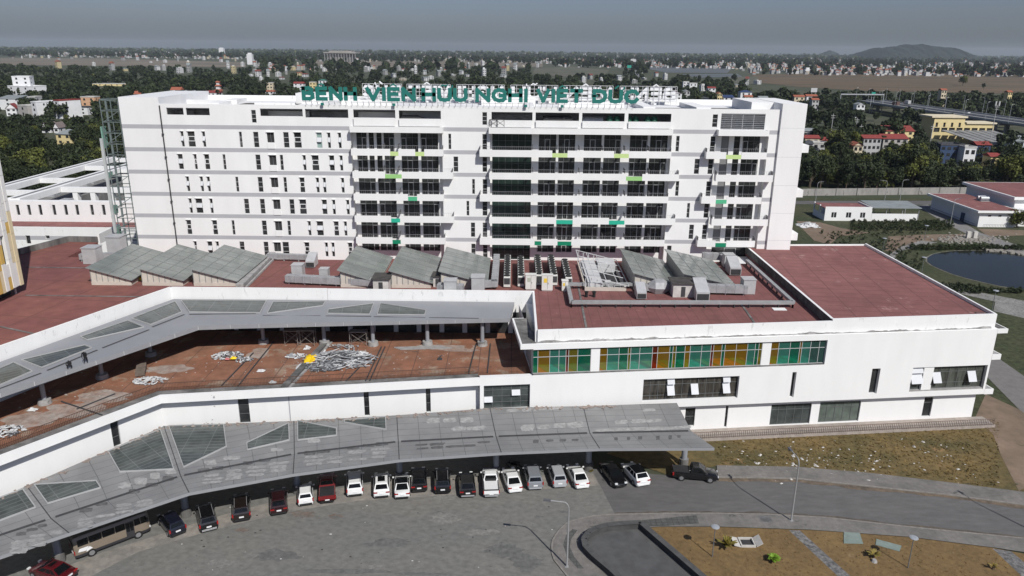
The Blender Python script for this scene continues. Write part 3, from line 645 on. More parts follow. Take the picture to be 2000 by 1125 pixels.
tag(rub.build('rubble_edge', mat('rubble_brown', (.27, .22, .19), .95, .4, 3), lc), kind='stuff')
for pts in ([(45, 960), (69, 990), (-70, 1042), (-70, 1003)], [(67.5, 951), (187.5, 939), (196, 951), (92.5, 982.5)], [(212, 886), (313.6, 843), (339, 914), (234, 921.5)], [(330, 836), (437, 833), (442, 872), (358, 910)],
            [(482, 865), (564, 830), (565, 859), (483, 877)], [(581.6, 826), (657, 838), (657, 850), (581.6, 859)], [(672.6, 824), (753, 818), (754, 839), (672.6, 828)]):
    skylight(pts, lambda x, y: zlc(x, y), 5.15, lc, GREENGL2 if pts[0][0] > 300 else GREENGL3)
for s in st[1:-1]:
    p = s[1]; c = MB(); c.tube((p.x, p.y, 1.0), (p.x, p.y, 4.5), .36, 16); o = c.build('column', mat('grey_painted_steel', (.26, .27, .29), .4), lc)
    f = MB(); f.tube((p.x, p.y, 0), (p.x, p.y, 1.0), .55, 16); f.build('column_base', DKCONC, o)
p = P(1335, 908, 0); c = MB(); c.tube((p.x, p.y, .9), (p.x, p.y, 4.6), .36, 16); o = c.build('column', MATS['grey_painted_steel'], lc); f = MB(); f.tube((p.x, p.y, 0), (p.x, p.y, .9), .55, 16); f.build('column_base', DKCONC, o)
# stains on the canopy panels: irregular pale and dark patches of dried silt, thin sheets
def blotch(px, py, w, h, m_, seed):
    r = random.Random(seed); c = P(px, py, 5.1); pts = []
    dx = (P(px+w/2, py-w*.03, 5.1)-P(px-w/2, py+w*.03, 5.1))*.5; dy = (P(px, py-h/2, 5.1)-P(px, py+h/2, 5.1))*.5
    corners = []
    for k in range(28):
        a = 2*math.pi*k/28; cx, sy = math.cos(a), math.sin(a); q = max(abs(cx), abs(sy)); k2 = (.72*(1/q)+.28)
        k2 *= r.uniform(.8, 1.06); pts.append(c+dx*cx*k2+dy*sy*k2)
    return [(p.x, p.y, zlc(p.x, p.y)+.012) for p in pts]
PALE = mat('dried_silt', (.36, .352, .34), .9, .2, 2.2, col2=(.245, .24, .235), bigscale=1.4); DKST = mat('dark_canopy_stain', (.085, .082, .08), .7, .3, 2, col2=(.14, .14, .14), bigscale=1.2)
bp, bk = MB(), MB(); sd = 0
def along(px0, py0, px1, py1, n, w, h, tgt, jit=2, skip=.12):
    global sd
    for i in range(n):
        f = (i+.5)/n; sd += 1
        if random.Random(sd*7).random() < skip: continue
        r = random.Random(sd); q = MB(); q.poly(blotch(px0+(px1-px0)*f+r.uniform(-jit, jit), py0+(py1-py0)*f+r.uniform(-jit*.4, jit*.4), w*1.12*r.uniform(.75, 1.05), h*1.1*r.uniform(.7, 1.1), None, sd)); q.build('silt_stain' if tgt is bp else 'dark_stain', PALE if tgt is bp else DKST, lc)
for k in range(3):          # outer slope, left to centre
    along(150, 1022+k*9, 300, 966+k*8, 4, 34, 8, bp); along(20, 1068+k*10, 125, 1028+k*9, 3, 34, 9, bp); along(392, 930+k*9, 566, 900+k*9, 4, 38, 8, bp); along(592, 893+k*9, 762, 874+k*9, 4, 38, 8, bp)
along(150, 1000, 345, 925, 6, 26, 9, bk); along(380, 918, 560, 888, 6, 24, 7, bk); along(590, 884, 760, 862, 6, 24, 8, bk); along(30, 1045, 95, 1020, 3, 22, 8, bk)
along(230, 950, 345, 915, 4, 24, 12, bp); along(390, 905, 560, 872, 4, 30, 8, bp); along(595, 862, 740, 848, 4, 32, 6, bp, skip=.3)
for k in range(2): along(810, 868+k*8, 960, 861+k*8, 5, 30, 6, bk, skip=.35)
along(800, 826, 960, 820, 5, 26, 9, bp); along(880, 838, 945, 834, 2, 34, 8, bp); along(985, 836, 1140, 828, 5, 30, 10, bp); along(1170, 826, 1290, 820, 4, 30, 7, bp); along(985, 806, 1100, 800, 4, 24, 5, bp, skip=.4)
along(1165, 838, 1350, 832, 6, 34, 6, bp); along(1255, 805, 1300, 800, 2, 30, 6, bp); along(1195, 858, 1340, 852, 7, 8, 9, bk, 4, .3); along(1030, 862, 1140, 858, 4, 14, 7, bk, 3, .4)
# ================================================================ MAIN SLAB (the tall ward block), facade on Y = 128
YS = 128.0
TS = Matrix.Translation((0, YS, 0))
hb = thing('hospital_block', 'tall white seven storey hospital ward block with balconies and grey bands', 'hospital building', (-10, 128, 0))
XL, XR, ZT, ZB = -65.5, 44.4, 38.85, 12.2
PIT = 3.79
def bandz(k): return 34.9-PIT*(k-1), 35.58-PIT*(k-1)      # grey band k = 1..6
def X(px, py, Y=YS): return A(px, py, Y).x
bands = [bandz(k)+(1,) for k in range(1, 7)]
holes = []; wins = []                                     # (hole, kind)
def addw(px, py, w, k, kind, sc, ox, oy):
    """window from zoomed pick: centre px,py, width w, row k (0 = top floor)"""
    x, y = ox+px/sc, oy+py/sc; xc = X(x, y); ww = w/sc*.0885*1.06
    if k == 0: z0, z1 = 36.0, 38.1
    else:
        zb = bandz(k)[0]; z1, z0 = zb-.38, zb-2.98
        if k == 0: pass
    if kind == 'q': z0 = z1-1.75; z1 -= .02
    h = (xc-ww/2, xc+ww/2, z0, z1); holes.append(h); wins.append((h, kind))
LW = {1: (205, [(220, 20, 'o'), (288, 50, 'p'), (383, 20, 'o'), (661, 20, 's'), (777, 36, 's'), (888, 50, 'q'), (1005, 38, 's'), (1092, 50, 'p'), (1256, 36, 'g'), (1330, 20, 'o'), (1411, 20, 'o')]),
 2: (375, [(206, 34, 'o'), (319, 20, 'p'), (406, 34, 'p'), (537, 20, 's'), (793, 34, 's'), (905, 50, 'q'), (971, 22, 's'), (1144, 20, 'o'), (1226, 48, 'p'), (1351, 34, 'o'), (1423, 20, 'o')]),
 3: (545, [(262, 20, 'o'), (367, 20, 'o'), (419, 20, 'o'), (634, 20, 's'), (810, 34, 's'), (918, 50, 'q'), (998, 22, 's'), (1127, 34, 'p'), (1244, 20, 'o'), (1296, 20, 'o'), (1434, 20, 'o')]),
 4: (710, [(282, 20, 'o'), (347, 48, 'o'), (440, 20, 'o'), (706, 34, 's'), (826, 34, 's'), (935, 50, 'q'), (1049, 34, 's'), (1132, 48, 'p'), (1296, 34, 'o'), (1367, 20, 'o'), (1473, 20, 'o')]),
 5: (870, [(270, 34, 'p'), (466, 34, 'p'), (605, 20, 's'), (840, 34, 's'), (948, 50, 'q'), (1027, 22, 's'), (1182, 20, 'o'), (1262, 46, 'o'), (1385, 34, 'p'), (1455, 20, 'o')]),
 6: (1010, [(318, 20, 'p'), (428, 34, 'o'), (485, 20, 'o'), (670, 34, 's'), (852, 34, 's'), (938, 50, 'q'), (1001, 46, 's'), (1162, 34, 'p'), (1310, 20, 'o'), (1360, 20, 'o'), (1490, 30, 'p')])}
for k, (y, L) in LW.items():
    for px, w, kd in L: addw(px, y, w, k, kd, 3.88, 300, 220)
addw(760, 40, 32, 0, 's', 3.88, 300, 220)
for k, y, L in ((0, 137, [(1040, 30)]), (1, 295, [(793, 18), (1040, 30)]), (2, 455, [(836, 30), (1041, 30)]), (3, 615, [(961, 18), (1042, 30)]), (4, 765, [(921, 18), (1042, 32)]), (5, 900, [(957, 28), (1042, 30)]), (6, 1040, [(960, 28), (1044, 30)])):
    for px, w in L: addw(px, y, w, k, 's', 3.629, 660, 200)
for k, y, L in ((0, 205, [(362, 30)]), (1, 355, [(113, 20), (347, 30)]), (2, 508, [(241, 30), (332, 30)]), (3, 654, [(110, 20), (319, 30)]), (4, 799, [(184, 17), (305, 30)]), (5, 941, [(204, 28), (293, 30)]), (6, 1045, [(58, 28)])):
    for px, w in L: addw(px, y, w, k, 's', 3.41, 1290, 180)
# balcony zones: (x0, x1) recess on the facade
zA = (X(686, 290), X(864, 290)); zB = (X(957, 300), X(1310, 300)); zC = (X(1397, 290), X(1499, 290))
CB = {1: [(132, 205), (220, 255), (275, 310), (325, 400), (445, 568), (585, 710)], 2: [(140, 213), (226, 262), (281, 318), (333, 404), (453, 571), (591, 714)], 3: [(150, 270), (287, 412), (458, 578), (597, 717)], 4: [(160, 280), (296, 418), (465, 580), (600, 720)], 5: [(168, 286), (303, 425), (472, 586), (605, 725)], 6: [(175, 300), (305, 430), (477, 590), (608, 727)]}
CC = {k: [(480, 603), (620, 738), (800, 925), (942, 1062), (1125, 1250), (1268, 1392)] for k in range(1, 7)}
CD = {1: [(403, 455), (488, 528), (545, 660)]}
zones = []
for k in range(1, 7):
    zb = bandz(k)[0]; z1 = zb-.1 if k > 1 else zb-.25; z0 = bandz(k+1)[1]+.0 if k < 6 else 12.4
    for z in (zA, zB, zC): zones.append((z[0], z[1], z0, z1))
# top floor openings (deep terraces)
TOPS = []
for (x0, x1, yt, yb) in ((325, 358, 208, 224), (363, 409, 208, 225), (508, 591, 211, 227), (596, 680, 212, 230), (690, 772, 214, 231), (779, 861, 216, 233), (960, 1040, 219, 236), (1046, 1131, 220, 237), (1137, 1220, 221, 238), (1227, 1311, 222, 239), (1408, 1494, 222, 253)):
    a, c = A(x0, (yt+yb)/2, YS).x, A(x1, (yt+yb)/2, YS).x; zt = min(A((x0+x1)/2, yt, YS).z, 38.35); zb2 = A((x0+x1)/2, yb, YS).z
    TOPS.append((a, c, zb2, zt))
allh = holes+zones+TOPS
w = MB()
segs = [(-58.9, zA[0]), (zA[0], zB[0]), (zB[0], zC[0]), (zC[0], XR)]
xa = [-58.9, zA[0]-.001, zA[1]+.001, zB[0]-.001, zB[1]+.001, zC[0]-.001, zC[1]+.001, XR]
def inr(h, a, c): return h[0] >= a-.01 and h[1] <= c+.01
w.wall(XL, -58.9, ZB, 40.0, [], TS, bands=bands)
for a, c in zip(xa[:-1], xa[1:]):
    if c-a < .01: continue
    hs_ = [h for h in allh if h[1] > a+.02 and h[0] < c-.02 and h not in zones]
    zone = any(abs(a-z[0]) < .01 for z in (zA, zB, zC))
    if zone: w.wall(a, c, 34.6, ZT, [h for h in hs_ if h in TOPS], TS, depth=.22)
    else: w.wall(a, c, ZB, ZT, hs_, TS, depth=.22, bands=bands)
# recessed wall behind the balconies with door openings
RD = 1.15
bays = []
def bayx(px, py, sc, ox, oy): return X(ox+px/sc, oy+py/sc, YS+RD)
for k in range(1, 7):
    zb = bandz(k)[0]-.32
    f = bandz(k+1)[1]-.55 if k < 6 else 13.9
    for a, c in CB[k]: bays.append((bayx(a, 280+158*(k-1), 3.629, 660, 200), bayx(c, 280+158*(k-1), 3.629, 660, 200), f, zb, 'A', k))
    for i, (a, c) in enumerate(CC[k]): bays.append((bayx(a, 300, 3.629, 920, 200), bayx(c, 300, 3.629, 920, 200), f, zb, 'B', k))
    bays.append((bayx(150, 300, 3.629, 920, 200), bayx(430, 300, 3.629, 920, 200), f if k < 6 else 12.5, zb, 'W', k))
    if k < 6:
        for i, (a, c) in enumerate(CD[1]): bays.append((bayx(a, 355, 3.41, 1290, 180), bayx(c, 355, 3.41, 1290, 180), f, zb, 'CDE'[i], k))
    else: bays.append((bayx(403, 355, 3.41, 1290, 180), bayx(660, 355, 3.41, 1290, 180), 13.3, zb, 'A', k))
TR = Matrix.Translation((0, YS+RD, 0))
for z in (zA, zB, zC):
    w.wall(z[0], z[1], ZB, 34.9, [h[:4] for h in bays if h[0] > z[0]-.3 and h[1] < z[1]+.3], TR, depth=.2)
    for x, s in ((z[0], 1), (z[1], -1)):
        q = [(x, 0, ZB), (x, RD, ZB), (x, RD, 34.7), (x, 0, 34.7)]; w.quad(*(q if s > 0 else q[::-1]), 0, TS)
    w.quad((z[0], 0, 34.6), (z[1], 0, 34.6), (z[1], RD, 34.6), (z[0], RD, 34.6), 0, TS)
w.build('facade_wall', [WHITE, BAND], hb)
# body, ends, roof deck and parapets
DEP = 22.0
bd = MB()
bd.box(XL+.02, -59.0, .3, DEP, ZB, 39.9, 0, TS); bd.quad((XL, 0, ZB), (XL, DEP, ZB), (XL, DEP, 40), (XL, 0, 40), 0, TS); bd.quad((XL, 0, 40), (-58.9, 0, 40), (-58.9, .3, 40), (XL, .3, 40), 0, TS)
bd.quad((-58.9, 0, 38.0), (-58.9, 10, 38.0), (-58.9, 10, 40), (-58.9, 0, 40), 0, TS)
bd.box(-58.98, XR, 6.0, DEP, ZB, 38.2, 0, TS)
bd.box(-58.98, XR, 1.6, 5.99, ZB, 35.6, 0, TS)
bd.quad((-58.9, .3, 38.2), (XR, .3, 38.2), (XR, 6, 38.2), (-58.9, 6, 38.2), 0, TS)
bd.quad((-58.9, .22, 38.199), (-58.9, 6, 38.199), (XR, 6, 38.199), (XR, .22, 38.199), 0, TS)
bd.build('building_body', [SOFFIT], hb)
pb = MB()
pb.box(-58.9, XR, .003, .32, ZT, ZT+.12, 0, TS); pb.quad((-58.9, .32, 38.2), (XR, .32, 38.2), (XR, .32, ZT), (-58.9, .32, ZT), 0, TS)
pb.box(XL, XR, DEP-.3, DEP, 38.2, 39.2, 0, TS)
for a, c, y0, y1, z in ((-58, -49, 9, 9.4, 39.1), (-45, -38, 6, 6.4, 38.9), (-30, -21, 10, 10.4, 39.3), (8, 20, 12, 12.4, 39.1), (22, 24, 3, 17, 39.0), (31, 33.5, 3, 17, 39.0), (-52, -50, 3, 17, 39.0), (-33, -31.5, 3, 17, 39.0), (-14, -12.5, 3, 17, 38.9), (2, 3.5, 3, 17, 38.9)):
    pb.box(a, c, y0, y1, 38.21, z, 0, TS)
pb.box(-40, -30, 14, 19, 38.21, 40.1, 0, TS); pb.box(-6, 4, 15, 20, 38.21, 39.7, 0, TS)
pb.build('roof_parapet', [WHITE2], hb)
rp = MB()
for a, c, y0, y1 in ((-57, -52.5, 2, 8.5), (-49.5, -39, 7, 15), (-26, -20, 3, 9), (-12, -3, 4, 8), (5, 9, 3, 7), (24.2, 30.5, 3, 12), (33.7, 39.5, 2, 13), (12, 18, 4, 9)):
    rp = MB(); rp.box(a, c, y0, y1, 38.2, 38.24, 0, TS); rp.build('roof_patch', mat('dark_roof_dirt', (.13, .125, .115), .95, .4, 1), hb)
tw = MB()
tw.box(XR-.0, 48.45, -.45, 16, 13.8, 39.95, 0, TS); tw.box(40.6, XR-.003, 4, 16, 38.25, 39.9, 0, TS)
for z in (33.9, 26.3, 18.7): tw.box(48.453, 49.8, .2, 3, z-2.0, z-.75, 0, TS)
for z in (36, 31.2, 26.4, 21.6, 16.8): tw.box(XR, 48.46, -.458, -.44, z, z+.03, 1, TS)
tw.build('stair_tower', [WHITE, BAND], hb)
dp = MB()
dp.tube((-58.75, YS-.12, 14.3), (-58.75, YS-.12, 38.7), .11, 8)
for z in (34, 30.2, 26.4, 22.6, 18.8): dp.box(-58.9, -58.6, -.3, -.003, z-.12, z+.12, 0, TS)
dp.build('drain_pipe', DKMETAL, hb)
# windows
def window(h, kind, T, d, nm='window'):
    a, b_, c, e = h
    if kind in 'spog':
        o = glazing(h, T, d, 1, (.36, .68) if kind != 's' else (.34, .66), hb, fm=FRAME, gm=GLASS if kind != 'g' else mat('aqua_glass', (.28, .38, .35), .2, .2, spec=.5), w=.07, name='window', sash=((0, 1, U(.25, .5)),) if kind in 'og' else ())
        if kind == 'p':
            s = MB(); z0, z1 = c+(e-c)*.38, c+(e-c)*.67; s.box(a+.05, b_-.05, d-.08, d-.051, z0, z0+.06, 0, T); s.box(a+.05, b_-.05, d-.08, d-.051, z1-.06, z1, 0, T); s.box(a+.05, a+.12, d-.08, d-.051, z0+.06, z1-.06, 0, T); s.box(b_-.12, b_-.05, d-.08, d-.051, z0+.06, z1-.06, 0, T)
            s.build('closed_sash', WFRAME, o)
        if kind in 'pog':
            s = MB(); s.box(a-.05, b_+.05, -.16, -.003, e+.01, e+.1, 0, T); s.build('window_hood', WHITE, o)
    else:
        s = MB(); s.box(a-.08, b_+.05, -.2, -.003, e-.02, e+.1, 0, T); s.box(a, b_, .0-.12, -.003, c-1.0, c-.02, 0, T); o = s.build('plant_opening', WHITE, hb)
        g = MB(); g.quad((a, .2, c), (b_, .2, c), (b_, .2, e), (a, .2, e), 0, T); g.box((a+b_)/2-.04, (a+b_)/2+.04, .1, .19, c, e, 1, T); g.build('dark_opening', [DARK, FRAMED], o)
for h, kd in wins: window(h, kd, TS, .18)
for n, (a, c, f, t, kd, k) in enumerate(bays):
    rr_ = random.Random(n*13+5)
    if kd == 'W': glazing((a, c, f, t), TR, .14, 6, (.3, .62), hb, fm=FRAMED, gm=mat('green_black_glass', (.018, .032, .028), .07, .6, .3, spec=.45), name='curtain_wall', w=.05)
    elif kd == 'C':
        g = MB(); g.quad((a, .19, f), (c, .19, f), (c, .19, t), (a, .19, t), 0, TR); g.build('grey_panel', mat('grey_panel_paint', (.2, .2, .2), .7, .1), hb)
    else:
        big = (c-a) > 2.2
        o = glazing((a, c, f, t), TR, .14, 3 if big else (2 if c-a > 1.5 else 1), (.72,), hb, fm=FRAMED, name='balcony_door', w=.07)
        if big or c-a > 1.5:                      # a lighter sliding leaf and a gaping dark leaf
            nn = 3 if big else 2; i = rr_.randrange(nn); x0 = a+(c-a)*i/nn; x1 = x0+(c-a)/nn; zt = f+(t-f)*.72
            s = MB()
            for p, q, r1, r2 in ((x0+.05, x0+.14, f, zt), (x1-.14, x1-.05, f, zt), (x0+.14, x1-.14, zt-.09, zt), (x0+.14, x1-.14, f, f+.09)): s.box(p, q, .06, .085, r1, r2, 0, TR)
            s.build('door_leaf', FRAME, o)
            if rr_.random() < .5:
                j = (i+1) % nn; g = MB(); y0 = a+(c-a)*j/nn; g.quad((y0+.05, .13, f), (y0+(c-a)/nn-.05, .13, f), (y0+(c-a)/nn-.05, .13, zt), (y0+.05, .13, zt)); g.build('open_doorway', mat('black_gap', (.008, .008, .008), .9, .1), o)
# balconies
LG, MGc, TL, DG = (mat('lime_panel', (.52, .66, .27), .7, .03), mat('leaf_green_panel', (.30, .56, .20), .7, .03), mat('teal_panel', (.02, .40, .26), .7, .03), mat('dark_green_panel', (.0, .20, .10), .7, .03)); SEA = mat('sea_green_panel', (.08, .42, .22), .7, .03)
RAILM = mat('balcony_railing', (.13, .13, .135), .6, .1)
PRO = 1.4
def balcony(x0, x1, k, panels, pm):
    z0 = 15.78+PIT*(5-k); z1 = z0+1.13; zf = z0+.2
    if k == 0: z0, z1 = 34.74, 35.7; zf = z0+.25
    T = TS; m = MB(); cut = sorted(panels); xs = x0
    m.box(x0, x1, -PRO+.12, -.003, z0, zf, 0, T)
    y = -PRO
    for a, c in cut+[(x1, x1)]:
        if a > xs: m.box(xs, a, y, y+.119, z0-.003, z1, 0, T)
        xs = c
    for x in (x0, x1-.12): m.box(x, x+.12, y+.122, -.004, zf+.003, z1-.003, 0, T)
    o = m.build('balcony', WHITE, hb)
    for a, c in cut:
        s = MB(); s.box(a+.002, c-.002, y, y+.11, z0-.002, z1-.45, 0, T); s.build('colour_panel', pm, o)
    if k == 0: return
    r = MB(); u = x0+.1
    while u < x1-.1: r.box(u, u+.02, y+.05, y+.07, z1+.003, z1+.55, 0, T); u += .32
    r.box(x0, x1, y+.045, y+.075, z1+.55, z1+.58, 0, T)
    r.build('railing', mat('thin_railing', (.35, .35, .36), .6), o)
    e = MB()
    for x in (x0+.05, x1-.1):
        e.add([(x, y+.1, z1+.01), (x+.05, y+.1, z1+.01), (x+.05, -.1, z1+.01), (x, -.1, z1+.01), (x, y+.1, z1+.6), (x+.05, y+.1, z1+.6), (x+.05, -.1, z1+.6), (x, -.1, z1+.6)], [(3,2,1,0),(4,5,6,7),(0,1,5,4),(1,2,6,5),(2,3,7,6),(3,0,4,7)], 0, T)
    e.build('end_screen', RAILM, o)
def xz(px, k, sc=3.629, ox=660, oy=200): return X(ox+px/sc, 268+42*k, YS-PRO)
def xc(px, k): return X(920+px/3.629, 268+42*k, YS-PRO)
def xd(px, k): return X(1290+px/3.41, 268+42*k, YS-PRO)
for k, a, c, ps, pm in ((0, 85, 743, [], LG), (1, 95, 745, [(372, 430), (549, 613)], LG), (2, 105, 815, [(335, 453)], MGc), (3, 113, 750, [(498, 562)], SEA), (4, 120, 822, [(378, 442)], TL), (5, 130, 760, [(388, 446)], DG)):
    balcony(xz(a, k), xz(c, k), k, [(xz(p, k), xz(q, k)) for p, q in ps], pm)
for k, a, c, ps, pm in ((0, 125, 1430, [], LG), (1, 60, 1418, [(575, 683), (1013, 1117)], LG), (2, 128, 1472, [(1098, 1212)], MGc), (3, 62, 1397, [], MGc), (4, 128, 1447, [(603, 720), (977, 1087)], TL), (5, 62, 1370, [(450, 497), (612, 710)], DG)):
    balcony(xc(a, k), xc(c, k), k, [(xc(p, k), xc(q, k)) for p, q in ps], pm)
for k, a, c, ps, pm in ((0, 385, 722, [], LG), (1, 303, 705, [(435, 537)], LG), (2, 368, 748, [], LG), (3, 272, 672, [(368, 440)], SEA), (4, 340, 715, [], LG), (5, 245, 628, [(365, 437)], DG)):
    balcony(xd(a, k), xd(c, k), k, [(xd(p, k), xd(q, k)) for p, q in ps], pm)
# dark screens between neighbouring balconies
sc_ = MB()
for k in range(1, 6):
    z1 = 15.78+PIT*(5-k)+1.13
    for px in (320, 425) if k < 3 else (435,): x = xz(px, k); sc_ = MB(); sc_.box(x, x+.06, -PRO+.15, .8, z1+.01, z1+.75, 0, TS); sc_.build('partition_screen', RAILM, hb)
    for px in (435, 608, 765, 930, 1088, 1260): x = xc(px, k); sc_ = MB(); sc_.box(x, x+.06, -PRO+.15, .8, z1+.01, z1+.75, 0, TS); sc_.build('partition_screen', RAILM, hb)
# low walls and frames in the top floor openings
tf = MB()
for i, (a, c, z0, z1) in enumerate(TOPS):
    if 4 <= i <= 9: (lambda q: (q.box(a+.05, c-.05, -.35, -.22, 35.72, z0+.12, 0, TS), q.build('low_wall', WHITE, hb)))(MB())
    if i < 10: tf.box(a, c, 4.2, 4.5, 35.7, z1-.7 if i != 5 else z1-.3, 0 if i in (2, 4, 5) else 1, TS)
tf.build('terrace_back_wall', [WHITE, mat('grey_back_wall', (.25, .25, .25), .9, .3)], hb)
a, c, z0, z1 = TOPS[10]
lv = MB()
for i in range(9): z = z0+.1+(z1-z0-.2)*i/8; lv.box(a, c, .05, .12, z-.04, z+.04, 0, TS)
for i in range(5): x = a+(c-a)*i/4; lv.box(x-.05, x+.05, .121, .19, z0, z1, 0, TS)
lv.build('louvre_grille', METAL, hb)
# plant standing in the top floor terraces
GT = mat('green_plastic_tank', (.015, .10, .055), .45, .1)
for n, px in enumerate((1193, 1207, 1231, 1244, 1268, 1281)):
    x = X(px, 232); t = MB(); t.tube((x, YS+1.6, 35.65), (x, YS+1.6, 36.9), .58, 12, r2=.62); t.tube((x, YS+1.6, 36.9), (x, YS+1.6, 37.5), .62, 12, r2=.4); t.tube((x, YS+1.6, 37.5), (x, YS+1.6, 37.62), .22, 10)
    tag(t.build('water_tank', GT, smooth=False), 'green plastic water tank in a row on the upper terrace of the ward block', 'water tank', 'green water tanks on the top floor')
t = MB(); t.tube((X(1140, 230), YS+2, 36.7), (X(1180, 230), YS+2, 36.7), .7, 16); t.box(X(1145, 230), X(1148, 230), 1.5, 2.5, 35.65, 36.1, 0, TS); t.box(X(1172, 230), X(1175, 230), 1.5, 2.5, 35.65, 36.1, 0, TS); tag(t.build('steel_tank', METAL), 'horizontal steel tank beside the green water tanks', 'tank')
t = MB(); t.box(X(1062, 230), X(1118, 230), 1, 3.4, 35.75, 37.3, 0, TS); t.box(X(1066, 230), X(1070, 230), .9, 1.0, 35.6, 37.4, 0, TS); t.box(X(1100, 230), X(1104, 230), .9, 1.0, 35.6, 37.4, 0, TS); tag(t.build('air_handler', DKMETAL), 'dark air handling unit in the opening left of the steel tank', 'air handler')
t = MB(); x0, x1 = X(782, 225), X(842, 225); t.box(x0, (x0+x1)/2, 1, 2.6, 35.9, 37.3, 0, TS); t.prism([(((x0+x1)/2), YS+1), (x1, YS+1), (x1, YS+2.4), ((x0+x1)/2, YS+2.4)], 35.9, [37.3, 36.4, 36.4, 37.3]); tag(t.build('air_handler', DKMETAL), 'dark sloping air handler in the opening above the left balconies', 'air handler')
t = MB(); t.box(X(602, 222), X(635, 222), 1, 2.4, 35.9, 36.9, 0, TS); t.box(X(604, 222), X(620, 222), .9, 1, 36, 36.7, 1, TS); tag(t.build('air_handler', [METAL, DKMETAL]), 'grey air handler with dark grille in the opening above the left wing', 'air handler')
# ---------------------------------------------------------------- roof sign: letters made of strokes
STK = {'B': [[(0,0),(0,1)], [(0,1),(.38,1),(.56,.88),(.56,.66),(.4,.54),(0,.54)], [(.4,.54),(.62,.42),(.62,.14),(.42,0),(0,0)]], 'E': [[(.58,0),(0,0),(0,1),(.58,1)], [(0,.52),(.5,.52)]], 'N': [[(0,0),(0,1),(.68,0),(.68,1)]], 'H': [[(0,0),(0,1)], [(.66,0),(.66,1)], [(0,.52),(.66,.52)]],
 'V': [[(0,1),(.36,0),(.72,1)]], 'I': [[(0,0),(0,1)]], 'U': [[(0,1),(0,.28),(.1,.07),(.33,0),(.56,.07),(.66,.28),(.66,1)]], 'G': [[(.68,.78),(.55,.96),(.32,1),(.1,.88),(0,.62),(0,.36),(.1,.12),(.32,0),(.56,.04),(.68,.2),(.68,.46),(.4,.46)]], 'T': [[(0,1),(.7,1)], [(.35,0),(.35,1)]],
 'D': [[(0,0),(0,1),(.34,1),(.58,.86),(.66,.6),(.66,.4),(.58,.14),(.34,0),(0,0)]], 'C': [[(.66,.76),(.54,.95),(.33,1),(.1,.88),(0,.62),(0,.38),(.1,.12),(.33,0),(.54,.05),(.66,.24)]]}
WID = {'B': .62, 'E': .58, 'N': .68, 'H': .66, 'V': .72, 'I': 0, 'U': .66, 'G': .68, 'T': .7, 'D': .66, 'C': .66}
def letter(ch, marks, x, z, h, wdt, y, flip, m_, parent, sw):
    b = MB()
    def pt(p): return (x+(p[0]*wdt if not flip else -p[0]*wdt), z+p[1]*h)
    def stroke(pts, w_):
        for i, (p, q) in enumerate(zip(pts[:-1], pts[1:])):
            d = Vector((q[0]-p[0], q[1]-p[1]))
            if d.length < 1e-4: continue
            d.normalize(); n = Vector((-d.y, d.x))*w_/2; e = d*w_/2*.82
            a, c = Vector(p)-e, Vector(q)+e; yy = y+.004*i
            vs = [(a.x-n.x, yy, a.y-n.y), (c.x-n.x, yy, c.y-n.y), (c.x+n.x, yy, c.y+n.y), (a.x+n.x, yy, a.y+n.y)]
            vs += [(p_[0], p_[1]+.22, p_[2]) for p_ in vs]
            b.add(vs, [(0,1,2,3),(7,6,5,4),(0,4,5,1),(1,5,6,2),(2,6,7,3),(3,7,4,0)])
    ins = sw/2
    def pin(p): q = pt(p); wx = WID[ch]*wdt; return (q[0], z+ins+p[1]*(h-2*ins))
    for s in STK[ch]: stroke([pin(p) for p in s], sw)
    cx = x+(WID[ch]/2*wdt)*(-1 if flip else 1); f = -1 if flip else 1; zt = z+h
    if '^' in marks: stroke([(cx-.5, zt+.14), (cx, zt+.46), (cx+.5, zt+.14)], .2)
    if '.' in marks: b.box(cx-.24, cx+.24, y, y+.2, z-.72, z-.3)
    if '~' in marks: stroke([(cx-.55, zt+.2), (cx-.25, zt+.42), (cx+.2, zt+.26), (cx+.5, zt+.46)], .2)
    if "'" in marks: stroke([(cx-.1*f, zt+.14), (cx+.35*f, zt+.5)], .24)
    if 'h' in marks: stroke([(cx+(WID[ch]/2*wdt+.12)*f, zt-.2), (cx+(WID[ch]/2*wdt+.42)*f, zt+.1), (cx+(WID[ch]/2*wdt+.42)*f, zt+.32)], .2)
    if '-' in marks: stroke([(x-.32*f, z+h*.52), (x+.5*f, z+h*.52)], .3)
    b.build('sign_letter', m_, parent)
TEXT = [('B', ''), ('E', '^.'), ('N', ''), ('H', ''), None, ('V', ''), ('I', ''), ('E', '^.'), ('N', ''), None, ('H', ''), ('U', '~h'), ('U', ''), None, ('N', ''), ('G', ''), ('H', ''), ('I', '.'), None, ('V', ''), ('I', ''), ('E', '^.'), ('T', ''), None, ('D', '-'), ('U', "'h"), ('C', '')]
def sign_text(spans, z, h, y, flip, m_, parent, sw):
    words = []; cur = []
    for t in TEXT:
        if t is None: words.append(cur); cur = []
        else: cur.append(t)
    words.append(cur)
    for wd, (xa_, xb_) in zip(words, spans):
        gap = .42; tot = sum(WID[c]+.001 for c, _ in wd); W_ = abs(xb_-xa_)-sw; gp = sw+.22
        unit = (W_-gp*(len(wd)-1))/tot; x = xa_+(sw/2 if not flip else -sw/2)
        for c, mk in wd:
            letter(c, mk, x, z, h, unit, y, flip, m_, parent, sw); x += (WID[c]*unit+gp)*(-1 if flip else 1)
sg = thing('rooftop_sign', 'large green rooftop lettering standing on thin legs along the front edge of the ward block', 'rooftop sign', (-7, 127.8, 38.9))
SG = mat('sign_green', (.016, .16, .135), .55, .06)
